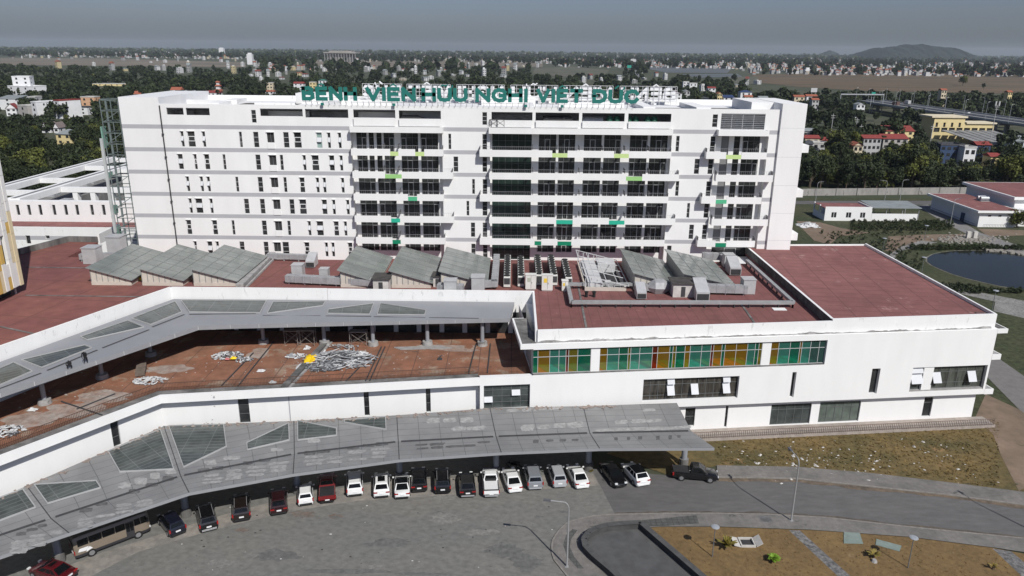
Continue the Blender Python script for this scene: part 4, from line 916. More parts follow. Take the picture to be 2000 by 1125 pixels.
sign_text([(-34.9, -25.8), (-24.4, -16.1), (-15.2, -7.6), (-6.35, 2.3), (3.7, 11.4), (12.9, 20.6)], 39.72, 2.3, 127.45, False, SG, sg, .61)
fr_ = MB(); x = -34.4
while x < 20.5: fr_.tube((x, 127.75, 38.95), (x, 127.75, 39.75), .035, 5); fr_.tube((x, 127.75, 39.6), (x, 129.3, 38.3), .03, 5); x += .95
for z in (39.55, 40.2): fr_.tube((-34.9, 127.76, z), (20.6, 127.76, z), .03, 5)
fr_.build('sign_frame', METAL, sg)
bs = thing('rooftop_sign', 'rear rooftop lettering seen from behind as white letter backs in a steel lattice', 'rooftop sign', (1, 147, 38.9))
WB = mat('letter_back_white', (.74, .74, .74), .6, .05)
sign_text([(30.6, 20.2), (18.6, 9.5), (8.2, -.5), (-1.9, -10.6), (-12, -20), (-21.4, -28.6)], 39.0, 2.55, 147, True, WB, bs, .66)
fr_ = MB()
for x0, x1 in ((-28.6, -21.2), (-20.2, -12), (-10.8, -1.8), (-.6, 8.3), (9.4, 18.7), (20, 30.8)):
    n = max(3, round((x1-x0)/1.1))
    for i in range(n+1): x = x0+(x1-x0)*i/n; fr_.tube((x, 146.8, 38.3), (x, 146.8, 41.7), .05, 5)
    for z in (38.9, 39.6, 40.3, 41.0, 41.7): fr_.tube((x0, 146.78, z), (x1, 146.78, z), .045, 5)
fr_.build('sign_frame', mat('lattice_pale', (.5, .5, .5), .6, .1), bs)
# external steel frame at the left end of the block
st_ = thing('steel_stair_frame', 'tall green grey steel lattice standing against the left end of the ward block', 'steel frame', (-67.5, 129.5, 14.3))
f = MB(); GS = mat('green_grey_steel', (.15, .18, .175), .6, .15)
for x in (-68.9, -65.9):
    for y in (128.2, 131.6): f.box(x+.05, x+.17, y+.05, y+.17, 14.3, 39.4)
for i in range(14):
    z = 15.8+i*1.82
    for y in (128.2, 131.6): f.box(-68.68, -65.9, y+.05, y+.16, z, z+.11)
    for x in (-68.9, -65.9): f.box(x+.05, x+.16, 128.42, 131.6, z, z+.16)
    if i % 2: f.bar((-68.7, 128.3, z), (-66, 128.3, min(z+1.8, 39.3)), .09, .09)
    f.box(-68.0, -67.7, 128.3, 128.5, z-1.6, z)
f.build('frame', GS, st_)
for z, w_ in ((31.5, 3.6), (26.5, .9), (20.2, 1.4), (15.2, 2.6)):
    g = MB(); g.box(-69.3, -69.1, 128.2, 129.6, z, z+w_); g.build('mesh_panel', mat('pale_green_mesh', (.2, .36, .29), .8, .1), st_)
wp = MB(); wp.box(-69.5, -69.05, 127.8, 128.15, 17, 33.2); wp.build('cable_riser', mat('pale_riser', (.45, .47, .46), .7), st_)
# ================================================================ ROOF EQUIPMENT on the podium
ZP = 14.31
def glass_monitor(x0, x1, y0, y1, label, glazed=True, hi=17.1, lo=15.25):
    t = thing('roof_skylight', label, 'roof skylight', ((x0+x1)/2, (y0+y1)/2, ZP), group='sawtooth glass skylights on the podium roof')
    c = MB(); w = .25; zc = ZP+.55
    c.box(x0+.3, x1-.3, y0, y0+w, ZP, zc); c.box(x0+.3, x1-.3, y1-w, y1, ZP, zc); c.box(x0+.3, x0+.3+w, y0+w, y1-w, ZP, zc); c.box(x1-.3-w, x1-.3, y0+w, y1-w, ZP, zc)
    c.build('curb', mat('beige_curb', (.52, .47, .41), .9, .1, 1), t)
    xa, xb = x0+.35, x1-.35
    l = MB()
    for y in (y0+.05, y1-.1): l.add([(xa, y, zc+.002), (xb, y, zc+.002), (xb, y, lo-.08), (xa, y, hi-.12)], [(0,1,2,3)])
    l.add([(xa, y0+.06, zc+.002), (xa, y1-.11, zc+.002), (xa, y1-.11, hi-.12), (xa, y0+.06, hi-.12)], [(0,3,2,1)])
    if glazed: l.build('louvre_panel', BEIGE, t)
    f = MB()
    zz = lambda x: hi+(lo-hi)*(x-x0)/(x1-x0)
    for i in range(8):
        x = xa+(xb-xa)*i/7; f.box(x-.04, x+.04, y0-.02, y0+.045, zc+.003, zz(x)-.14)
        if glazed: continue
        f.box(x-.05, x+.05, y1-.09, y1-.02, zc+.003, zz(x)-.14)
    for y in (y0-.35, y1+.25): f.bar((x0, y, zz(x0)-.05), (x1, y, zz(x1)-.05), .09, .09)
    for x in (x0, x1): f.bar((x, y0-.35, zz(x)-.06), (x, y1+.25, zz(x)-.06), .09, .09)
    n = 4
    for i in range(1, n): x = x0+(x1-x0)*i/n; f.bar((x, y0-.34, zz(x)+(-.02 if not glazed else .035)), (x, y1+.24, zz(x)+(-.02 if not glazed else .035)), .05 if glazed else .08, .03 if glazed else .09)
    for i in range(1, 6 if glazed else 4):
        y = y0+(y1-y0)*i/(6 if glazed else 4); f.bar((x0, y, zz(x0)+(.033 if glazed else -.02)), (x1, y, zz(x1)+(.033 if glazed else -.02)), .045 if glazed else .08, .025 if glazed else .09)
    f.build('frame', mat('skylight_bar', (.24, .25, .245), .5, .1) if glazed else mat('pale_steel', (.55, .55, .55), .6, .1), t)
    if glazed:
        g = MB(); g.add([(x0, y0-.35, zz(x0)), (x1, y0-.35, zz(x1)), (x1, y1+.25, zz(x1)), (x0, y1+.25, zz(x0)), (x0, y0-.35, zz(x0)-.05), (x1, y0-.35, zz(x1)-.05), (x1, y1+.25, zz(x1)-.05), (x0, y1+.25, zz(x0)-.05)], [(0,1,2,3),(7,6,5,4),(0,4,5,1),(1,5,6,2),(2,6,7,3),(3,7,4,0)])
        g.build('glass_pane', GREENGL, t)
    else:
        h = MB(); h.box(x0+.6, x1-.6, y0+.3, y1-.3, ZP+.0, ZP+.02, 1); h.box(x0+.8, x0+3.0, y0+.4, y1-.5, ZP+.03, ZP+1.1, 0); h.box(x0+3.2, x1-.7, y1-4, y1-.5, ZP+.03, ZP+1.4, 0); h.box(x0+3.6, x0+4.6, y0+.6, y0+4, ZP+.03, ZP+.5, 0); h.build('inner_shaft', [mat('shaft_white', (.5, .5, .5), .9, .1), DARK], t)
    return t
for (x0, x1, lb) in ((-62.4, -55.9, 'grey glass sawtooth skylight at the far left end of the roof'), (-54.9, -48.3, 'grey glass sawtooth skylight second from the left end'), (-47.3, -40.4, 'grey glass sawtooth skylight third from the left, beside the long roof channel'),
                     (-25.6, -19.7, 'grey glass sawtooth skylight leftmost of the middle three'), (-18.1, -11.7, 'grey glass sawtooth skylight at the centre of the middle three'), (-10.8, -3.6, 'grey glass sawtooth skylight right of the middle three, beside the outdoor units'),
                     (17.7, 24.8, 'grey glass sawtooth skylight between the bare frame and the right end one'), (25.0, 33.0, 'grey glass sawtooth skylight at the right end, near the raised roof')):
    glass_monitor(x0, x1, 106, 119.6, lb)
glass_monitor(10.4, 17.1, 105.5, 119.2, 'unglazed sawtooth skylight, bare pale steel frame over a white shaft', False, hi=16.9)
# rows of outdoor units
def unit_proto():
    t = thing('outdoor_unit', 'white outdoor unit with a black fan grille on top', 'outdoor unit')
    c = MB(); c.box(-.5, .5, -.62, .62, .12, 1.62); c.box(-.44, .44, -.56, .56, 1.62, 1.70); c.build('cabinet', mat('cream_cabinet', (.66, .65, .61), .5, .08), t, bevel=.02)
    f = MB()
    f.tube((0, 0, 1.701), (0, 0, 1.84), .46, 14); f.build('fan', mat('black_fan', (.02, .02, .02), .7, .1), t)
    g = MB(); g.box(-.44, .44, -.655, -.622, .55, 1.5); g.box(.502, .53, -.56, .56, .3, 1.5); g.box(-.53, -.502, -.56, .56, .3, 1.5); g.build('coil_grille', mat('coil_dark', (.05, .05, .052), .7, .3, 4), t)
    return t
up = unit_proto(); fix(up); first = True
for (x, y0, n, lb) in ((-.75, 107.2, 10, 'white outdoor unit in the row nearest the middle skylights'), (1.35, 107.6, 9, 'white outdoor unit in the second row from the middle skylights'), (4.1, 108.4, 9, 'white outdoor unit in the central row behind the left cabinet'), (6.3, 108.4, 9, 'white outdoor unit in the fourth row behind the yellow sign cabinet'), (8.4, 107.2, 8, 'white outdoor unit in the row nearest the bare skylight frame')):
    for i in range(n):
        o = up if first else dup(up); first = False
        o.location = (x, y0+i*1.3, ZP); o['label'] = lb; o['group'] = 'rows of outdoor units on the podium roof'
for (x, y, w_, h, yl, lb) in ((2.75, 105.6, 1.55, 2.3, (.42, .43, .36), 'tall cream electrical cabinet with grey label left of the outdoor unit rows'), (5.15, 105.1, 1.6, 2.4, (.75, .52, .06), 'tall cream electrical cabinet with a yellow warning sign in the middle'), (7.75, 105.0, .9, 1.6, (.75, .52, .06), 'small cream electrical cabinet with yellow sign beside the pipe tray corner')):
    t = thing('electrical_cabinet', lb, 'cabinet', (x, y, ZP))
    c = MB(); c.box(x-w_/2, x+w_/2, y, y+.9, ZP+.15, ZP+h); c.box(x-w_/2-.06, x+w_/2+.06, y-.06, y+.96, ZP+h, ZP+h+.06); c.box(x-w_/2+.1, x+w_/2-.1, y+.1, y+.8, ZP, ZP+.15); c.build('body', mat('cream_cabinet', (.66, .65, .61)), t)
    s = MB(); s.box(x-w_*.32, x-w_*.02, y-.025, y-.002, ZP+h*.55, ZP+h*.82); s.build('warning_sign', mat('sign_'+str(round(yl[2]*100)), yl, .6, .05), t)
    d = MB(); d.box(x+.02, x+.05, y-.02, y-.002, ZP+.3, ZP+h-.1); d.box(x+.12, x+.16, y-.06, y-.002, ZP+h*.45, ZP+h*.55); d.build('door_handle', DKMETAL, t)
# cable tray loop around the equipment
tr_ = thing('pipe_tray', 'long grey box shaped pipe tray on short legs looping around the red roof', 'pipe tray', (23, 105, ZP))
b = MB(); z = ZP+.75
pts = [(8.2, 107.2), (8.2, 98.0), (38.9, 98.75), (38.9, 120.5)]
for p, q in zip(pts[:-1], pts[1:]): b.bar((*p, z), (*q, z), .55, .42)
b.bar((8.2, 106.3, z+.01), (19.5, 106.6, z+.01), .5, .42)
b.build('tray', mat('tray_grey', (.33, .335, .335), .55, .15, 1.2, metal=.2), tr_)
b = MB()
for p, q in zip(pts[:-1], pts[1:]):
    L_ = (Vector(q)-Vector(p)).length; n = int(L_/2)
    for i in range(n+1): c = Vector(p).lerp(Vector(q), i/n); b.box(c.x-.05, c.x+.05, c.y-.22, c.y+.22, ZP, z-.22)
b.build('tray_leg', DKMETAL, tr_)
def duct_run(label, pts, w_, h_, heads=(), zb=ZP+.35, m_=DUCT, rr=None):
    t = thing('air_duct', label, 'air duct', (pts[0][0], pts[0][1], ZP)); b = MB(); fl = MB()
    for p, q in zip(pts[:-1], pts[1:]):
        P0, Q0 = Vector((*p, zb+h_/2)), Vector((*q, zb+h_/2)); d = (Q0-P0).normalized(); b.bar(P0-d*w_*.4, Q0+d*w_*.4, w_, h_)
        n = max(2, int((Q0-P0).length/1.2))
        for i in range(n+1): c = P0.lerp(Q0, i/n); fl.bar(c-d*.03, c+d*.03, w_+.1, h_+.1)
        for i in range(0, n+1, 2): c = P0.lerp(Q0, i/n); fl.box(c.x-.08, c.x+.08, c.y-.3, c.y+.3, ZP if c.y < 121.2 else 12.41, zb)
    b.build('duct', m_, t); fl.build('flange', METAL, t)
    for (x, y, s, kind) in heads:
        f = MB()
        if kind == 'fan': f.box(x-s*.55, x+s*.55, y-s*.55, y+s*.55, zb-.3 if y < 121.2 else 12.41, zb+s*1.15); f.box(x-s*.6, x+s*.6, y-s*.6, y+s*.6, zb+s*1.15, zb+s*1.2); f.build('fan_box', mat('pale_duct', (.47, .47, .47), .5, .1, 1, metal=.2), t)
        if kind == 'cowl':
            H = Matrix.Translation((x, y, zb-.2)); f.prism([(-s*.55, -s*.9), (s*.55, -s*.9), (s*.55, s*.9), (-s*.55, s*.9)], 0, [s*.75, s*.75, s*1.5, s*1.5], 0, H); f.box(-s*.4, s*.4, -s*.6, s*.6, (-.12 if y < 121.2 else 12.42-zb+.2), -.002, 0, H); f.build('cowl', mat('pale_duct', (.47, .47, .47)), t)
            g = MB(); g.quad((-s*.5, -s*.91, .05), (s*.5, -s*.91, .05), (s*.5, -s*.91, s*.6), (-s*.5, -s*.91, s*.6), 0, H); g.build('opening', DARK, t)
        if kind == 'oct': f.tube((x-s*.5, y, zb+.5), (x+s*.5, y, zb+.5), s*.95, 8, r2=s*.95); f.tube((x-s*1.2, y, zb+.5), (x-s*.5, y, zb+.5), s*.5, 8, r2=s*.95); f.tube((x+s*.5, y, zb+.5), (x+s*1.2, y, zb+.5), s*.95, 8, r2=s*.5); f.build('silencer', DUCT, t)
    return t
g14 = lambda px, py, z=15: tuple(P(px, py, z).xy)
duct_run('grey duct with elbow and two pale fan boxes on the red roof between the skylights', [g14(565, 545), g14(735, 553)], 1.1, 1.0, [(*g14(583, 533), 1.5, 'fan'), (*g14(634, 537), 1.2, 'fan')])
duct_run('short grey duct climbing along the ward block wall at the left', [g14(527, 500), g14(612, 503)], .8, .8, [(*g14(609, 512), 1.3, 'cowl')])
duct_run('flanged duct beside the middle right skylight ending in a pale fan box', [(-2.6, 121), (-2.6, 106.2), (-5.6, 105.6)], .95, .9, [(*g14(934, 560), 1.7, 'fan')])
duct_run('pale duct with round elbow in front of the central skylight', [g14(862, 565), g14(898, 567)], 1.3, 1.2, [(*g14(880, 566), 1.6, 'fan')])
duct_run('long flanged duct from the dark roofed kiosk to a pale fan box at the right', [g14(1346, 564), g14(1452, 567)], 1.15, 1.1, [(*g14(1460, 563), 1.6, 'fan')])
duct_run('grey duct with an eight sided silencer and small cowl left of the kiosk', [g14(1250, 562), g14(1322, 562)], .9, .9, [(*g14(1286, 562), 1.25, 'oct'), (*g14(1251, 572), 1.25, 'cowl')])
duct_run('pale cowl duct standing in front of the dark roofed kiosk', [g14(1368, 568), g14(1368, 575)], 1.0, .9, [(*g14(1368, 574), 1.7, 'cowl')])
duct_run('duct elbow rising to the ward block wall near the right balconies', [g14(1376, 502), g14(1408, 503), g14(1436, 522)], 1.0, 1.1, [(*g14(1432, 526), 1.6, 'cowl'), (*g14(1422, 512), 1.5, 'fan')])
duct_run('two metal air boxes linked by ducts beside the leftmost skylight', [g14(160, 502), g14(222, 500)], .8, .9, [(*g14(182, 505), 2.0, 'fan'), (*g14(229, 484), 2.1, 'fan')])
def kiosk(x, y, w_, d, h, lb):
    t = thing('roof_kiosk', lb, 'roof kiosk', (x, y, ZP)); b = MB(); b.box(x-w_/2, x+w_/2, y-d/2, y+d/2, ZP, ZP+h); b.build('wall', mat('kiosk_wall', (.5, .48, .45), .9, .2, 1), t)
    b = MB(); b.box(x-w_/2-.25, x+w_/2+.25, y-d/2-.25, y+d/2+.25, ZP+h, ZP+h+.14); b.build('roof', mat('kiosk_roof', (.06, .055, .05), .9, .4, 1), t)
    b = MB(); b.box(x-.3, x+.3, y-d/2-.04, y-d/2-.003, ZP+.1, ZP+h*.8); b.build('hatch', DKMETAL, t)
kiosk(*g14(1330, 566), 2.9, 2.9, 2.0, 'small white roof kiosk with dark flat roof in front of the right skylights')
kiosk(*g14(747, 556), 2.2, 3.0, 1.9, 'small pale roof kiosk with dark roof between the left and central middle skylights')
kiosk(*g14(856, 548), 1.3, 2.2, 1.6, 'narrow pale roof kiosk with dark roof between the central and right middle skylights')
ch = MB(); p, q = P(468, 562, 14.4), P(532, 498, 14.4); ch.bar((p.x, p.y, 14.65), (q.x, q.y, 14.65), 1.1, .6); ch.bar((p.x+1.0, p.y, 14.5), (q.x+1.0, q.y, 14.5), .25, .3); tag(ch.build('roof_channel', mat('pale_channel', (.32, .31, .30), .9, .3, 1)), 'long grey raised channel crossing the roof beside the third left skylight', 'roof channel')
jt = MB()
for a, c in (((1145, 640), (1129, 556)), ((1480, 640), (1445, 590)), ((1440, 575), (1420, 560)), ((52, 522), (178, 524)), ((50, 577), (285, 580)), ((0, 638), (70, 653))):
    p, q = P(*a, ZP), P(*c, ZP); jt = MB(); jt.bar((p.x, p.y, ZP+.03), (q.x, q.y, ZP+.03), .28, .05); jt.build('roof_joint', DKCONC, pod)
v = MB(); p = P(1522, 604, ZP); v.box(p.x-.9, p.x+.9, p.y-.5, p.y+.5, ZP, ZP+.06); tag(v.build('white_board', WHITE), 'white board lying flat on the red roof near the raised roof', 'board')
for px, lb in ((1145, 'left of two black vent stubs on the red roof inside the pipe tray'), (1160, 'right of two black vent stubs on the red roof inside the pipe tray')):
    p = P(px, 580, ZP); v = MB(); v.tube((p.x, p.y, ZP), (p.x, p.y, ZP+.7), .22, 8); v.tube((p.x, p.y, ZP+.7), (p.x, p.y, ZP+.85), .3, 8); tag(v.build('vent_stub', BLACK), lb, 'vent')
p = P(1164, 563, ZP); v = MB(); v.box(p.x-.6, p.x-.1, p.y-.2, p.y+.3, ZP, ZP+.35); v.box(p.x, p.x+.5, p.y-.25, p.y+.2, ZP, ZP+.4); tag(v.build('yellow_cans', mat('yellow_plastic', (.72, .50, .02), .5, .1)), 'yellow plastic cans standing on the red roof behind the pipe tray', 'cans')
p = P(277, 547, ZP); v = MB(); v.box(p.x-.35, p.x+.35, p.y-.3, p.y+.3, ZP, ZP+.5); v.tube((p.x, p.y, ZP+.5), (p.x, p.y, ZP+.66), .14, 8); tag(v.build('yellow_can', MATS['yellow_plastic']), 'yellow can between the two leftmost skylights', 'can')
# scaffold trestles
def trestle(px, py, z, lb, w_=2.2, h=1.8, m_=METAL, top=True, dep=1.0):
    p = P(px, py, z); t = MB()
    for dx in (-w_/2, w_/2):
        for dy in (0, dep): t.tube((p.x+dx, p.y+dy, z), (p.x+dx, p.y+dy, z+h), .035, 5)
        t.tube((p.x+dx, p.y, z+h*.5), (p.x+dx, p.y+dep, z+h*.5), .03, 5); t.tube((p.x+dx, p.y, z+h), (p.x+dx, p.y+dep, z+h), .035, 5)
    for dy in (0, dep): t.tube((p.x-w_/2, p.y+dy, z+.2), (p.x+w_/2, p.y+dy, z+h-.1), .025, 5); t.tube((p.x+w_/2, p.y+dy, z+.2), (p.x-w_/2, p.y+dy, z+h-.1), .025, 5); t.tube((p.x-w_/2, p.y+dy, z+h), (p.x+w_/2, p.y+dy, z+h), .03, 5)
    if top: t.box(p.x-w_/2-.1, p.x+w_/2+.1, p.y-.05, p.y+dep+.05, z+h+.03, z+h+.09)
    tag(t.build('scaffold_trestle', m_), lb, 'scaffold')
RUST = mat('rusty_scaffold', (.25, .22, .2), .8, .3, 3)
trestle(572, 674, 9.0, 'grey scaffold trestle at the canopy shadow left of the yellow sheets', 2.2, 2.0, RUST); trestle(598, 676, 9.0, 'taller scaffold trestle left of the canopy column near the yellow sheets', 2.3, 2.2, RUST); trestle(700, 676, 9.0, 'scaffold trestle with a reddish plank top beside the large scrap heap', 2.3, 2.0, RUST)
trestle(1913, 638, LEDGE+.02, 'thin dark scaffold frame standing on the ledge at the right roof corner', 1.5, 1.9, DKMETAL, False, .35); trestle(964, 248, 35.75, 'left of two thin scaffold frames on the top balcony', 1.3, 1.2, DKMETAL, False, .4); trestle(977, 248, 35.75, 'right of two thin scaffold frames on the top balcony', 1.3, 1.2, DKMETAL, False, .4)
# heaps of scrap on the terrace
def heap(name, lb, px, py, n, rx, ry, hmax, mats, long_=(.5, 1.8), seed=1, z=9.03):
    r = random.Random(seed); p = P(px, py, z); b = MB()
    for i in range(n):
        a, q = r.uniform(0, 6.28), math.sqrt(r.random()); x, y = p.x+rx*q*math.cos(a), p.y+ry*q*math.sin(a); h = hmax*(1-q)*r.random()
        l = r.uniform(*long_); an = r.gauss(.2, .7); tl = r.uniform(-.25, .25)
        T = Matrix.Translation((x, y, z+h+.08+abs(tl)*l*.4)) @ Matrix.Rotation(an, 4, 'Z') @ Matrix.Rotation(tl, 4, 'Y') @ Matrix.Rotation(r.uniform(-.5, .5), 4, 'X'); w_ = r.uniform(.03, .11)
        b.box(-l/2, l/2, -w_, w_, -.02, .05, r.randrange(len(mats)), T)
    o = b.build(name, mats); tag(o, lb, 'scrap heap', kind=None); return o
S1, S2, S3 = mat('scrap_light', (.36, .37, .38), .5, .3, 2, metal=.3), mat('scrap_white', (.56, .56, .555), .7, .1), mat('scrap_dark', (.10, .10, .105), .6, .3, 2)
heap('scrap_heap', 'large tangled heap of grey metal strips on the brown terrace', 666, 704, 300, 4.2, 3.0, .9, [S1, S1, S2, S3], (.6, 2.2), 3)
heap('scrap_heap', 'low heap of dark grey strips at the front of the large scrap heap', 632, 716, 130, 2.4, 1.6, .4, [S1, S3, S3], (.5, 1.6), 4)
heap('rubbish_heap', 'black and white rubbish heap with red and yellow scraps on the terrace', 444, 696, 150, 2.0, 1.5, .5, [S2, S3, S1, S2], (.15, .5), 5)
heap('rubbish_heap', 'spread of small pale scraps right of the black and white heap', 476, 703, 60, 1.3, 1.0, .15, [S2, S1, S3], (.15, .5), 15)
heap('rubbish_heap', 'pile of crumpled white sheets near the terrace railing bend', 292, 745, 120, 2.0, 1.1, .5, [S2, S2, S2, S1], (.2, .6), 6)
heap('rubbish_heap', 'white rubbish pile by the railing at the left edge', 12, 845, 110, 1.7, 1.5, .6, [S2, S2, S3], (.2, .6), 7)
heap('scrap_heap', 'small scatter of grey strips left of the yellow sheets', 580, 697, 40, 1.4, .7, .1, [S1, S2], (.3, .9), 8)
heap('rubbish_heap', 'white bags and offcuts at the right end of the large scrap heap', 706, 695, 45, 1.0, 1.0, .5, [S2], (.3, .6), 9)
heap('rubbish_heap', 'white offcuts in the canopy shade left of the plank trestle', 668, 678, 50, 2.4, .7, .2, [S2, S3, S1], (.2, .6), 10)
sc2 = MB()
for i in range(170):
    px = rnd.choice((U(380, 900), U(30, 420))); py = U(680, 745) if px > 420 else U(700, 830)
    p = P(px, py, 9.0)
    if px < 400 and not (735-(px-100)*.33 < py < 800-(px-100)*.20): continue
    s = U(.03, .09); sc2.box(p.x-s, p.x+s, p.y-s*.7, p.y+s*.7, 9.005, 9.03+s*.4)
tag(sc2.build('terrace_litter', mat('litter_grey', (.38, .35, .32), .9, .4, 2)), kind='stuff')
def crumple(name, lb, cat, px, py, z, w_, d, h, m_, seed, n=9):
    r = random.Random(seed); p = P(px, py, z); vs = []; fs = []
    for j in range(n):
        for i in range(n):
            x, y = (i/(n-1)-.5), (j/(n-1)-.5); e = max(abs(x), abs(y))*2
            vs.append((p.x+x*w_+r.uniform(-.12, .12)*w_, p.y+y*d+r.uniform(-.12, .12)*d, z+.01+(1-e)*h*r.uniform(.4, 1.2)+r.uniform(0, .1)*h))
    for j in range(n-1):
        for i in range(n-1): k = j*n+i; fs.append((k, k+1, k+n+1, k+n))
    b = MB(); b.add(vs, fs); tag(b.build(name, m_), lb, cat)
YEL = mat('yellow_sheet', (.78, .52, .01), .6, .15, 3)
crumple('yellow_sheets', 'crumpled bright yellow sheets draped over the terrace channel', 'plastic sheets', 606, 701, 9.35, 1.3, 2.6, .5, YEL, 3)
crumple('yellow_scrap', 'yellow scrap in the black and white rubbish heap', 'scrap', 456, 700, 9.3, .7, .6, .4, YEL, 4, 5); crumple('red_scrap', 'red scrap at the foot of the yellow sheets', 'scrap', 609, 708, 9.1, 1.0, .5, .3, mat('red_sheet', (.5, .06, .05), .7, .1), 5, 5); crumple('red_scrap', 'pinkish red scrap in the black and white rubbish heap', 'scrap', 444, 702, 9.2, .6, .5, .3, mat('pink_sheet', (.5, .16, .16), .7, .1), 6, 5)
crumple('white_bag', 'white bag beside the yellow sheets on the channel', 'bag', 600, 681, 9.05, .8, .8, .6, S2, 7, 6); crumple('white_bag', 'white sheeting in front of the yellow sheets', 'bag', 588, 716, 9.05, .9, 1.8, .3, S2, 8, 6); crumple('white_bag', 'white bag alone on the terrace below the black and white heap', 'bag', 510, 725, 9.05, .9, .6, .4, S2, 9, 6); crumple('white_bag', 'white bag beside the railing left of the channel', 'bag', 532, 748, 9.05, .9, .5, .4, S2, 10, 6); crumple('white_bag', 'white sack at the left near the big column base', 'bag', 64, 801, 9.05, 1.0, .7, .4, S2, 12, 6)
crumple('rubble_pile', 'white broken rubble pile on the dirt behind the tall block', 'rubble', 1579, 442, 0, 5.5, 4.5, 1.6, S2, 13, 12)
p = P(276, 728, 9.0); v = MB(); T = Matrix.Translation((p.x, p.y, 9.0)) @ Matrix.Rotation(.35, 4, 'Z'); v.prism([(-.55, -1.3), (.55, -1.3), (.55, 1.3), (-.55, 1.3)], .1, [.5, .5, .8, .8], 0, T); v.box(-.45, .45, -1.35, -1.305, .15, .45, 0, T); v.box(-.5, .5, -1, 1, 0, .1, 0, T); tag(v.build('scrap_unit', mat('brown_box', (.14, .11, .09), .8, .3, 2)), 'brown metal box lying on the terrace beside the white sheets', 'metal box')
p = P(859, 702, 9.0); v = MB(); v.box(p.x-.3, p.x+.3, p.y-.3, p.y+.3, 9.0, 9.12); v.tube((p.x-.25, p.y, 9.12), (p.x+.25, p.y+.2, 9.45), .05, 6); v.tube((p.x-.25, p.y+.25, 9.12), (p.x+.25, p.y+.4, 9.45), .05, 6); tag(v.build('small_trolley', DKMETAL), 'small dark trolley alone on the right part of the terrace', 'trolley')
pl_ = MB(); p, q = P(770, 680, 9.0), P(862, 677, 9.0)
for k in range(4): pl_.bar((p.x+k*.3, p.y-k*.22, 9.1), (q.x+k*.5, q.y-k*.22, 9.1), .16, .12)
tag(pl_.build('plank_stack', mat('grey_planks', (.3, .29, .28), .8, .2, 2)), 'stack of long grey planks lying beside a canopy column', 'planks')
dust = MB()
for (px, py, w_, d) in ((860, 678, 9, 2.2), (900, 684, 5, 1.4), (200, 775, 7, 4), (150, 800, 8, 4), (330, 720, 6, 3), (625, 715, 7, 3), (690, 690, 5, 2.5), (505, 690, 3, 4), (60, 820, 7, 4)):
    if not w_: continue
    p = P(px, py, 9.006); zd = 9.004+.003*(px % 7); r = random.Random(px); dust = MB(); dust.poly([(p.x+w_/2*math.cos(a*.3)*r.uniform(.7, 1.1), p.y+d/2*math.sin(a*.3)*r.uniform(.7, 1.1), zd) for a in range(21)]); dust.build('dust_patch', mat('pale_dust', (.34, .30, .265), .95, .25, 1.5, col2=(.26, .17, .13), bigscale=.7), pod)
# ================================================================ VEHICLES
def paint(n, c, r=.25, coat=.6): return mat('paint_'+n, c, r, .04, 3, spec=.5, coat=coat)
PW, PBK, PSI, PGR, PRD, PMR, PNV = paint('white', (.74, .74, .73)), paint('black', (.006, .006, .007)), paint('silver', (.36, .37, .38)), paint('grey', (.20, .21, .225)), paint('red', (.15, .010, .012)), paint('maroon', (.022, .005, .007)), paint('navy', (.008, .009, .018))
PDR = paint('dark_red', (.075, .006, .009))
CGL = mat('car_glass', (.006, .007, .008), .06, .3, 2, spec=.3); TYRE = mat('tyre', (.012, .012, .012), .85, .2); RIM = mat('rim', (.35, .35, .36), .35, .1, metal=.6); TAIL = mat('tail_light', (.30, .012, .012), .25, .1, coat=.5); HEAD = mat('head_light', (.7, .72, .72), .15, .1, coat=.5); PLATE = mat('number_plate', (.72, .72, .72), .5, .03); PLAST = mat('black_plastic', (.02, .02, .02), .6, .1); SILV = mat('silver_trim', (.5, .5, .51), .3, .1, metal=.5)
DIM = {'sedan': (4.6, 1.78, 1.45), 'suv': (4.6, 1.85, 1.70), 'cuv': (4.5, 1.86, 1.60), 'hatch': (3.85, 1.68, 1.50), 'mpv': (4.2, 1.70, 1.66), 'pickup': (5.3, 1.86, 1.80)}
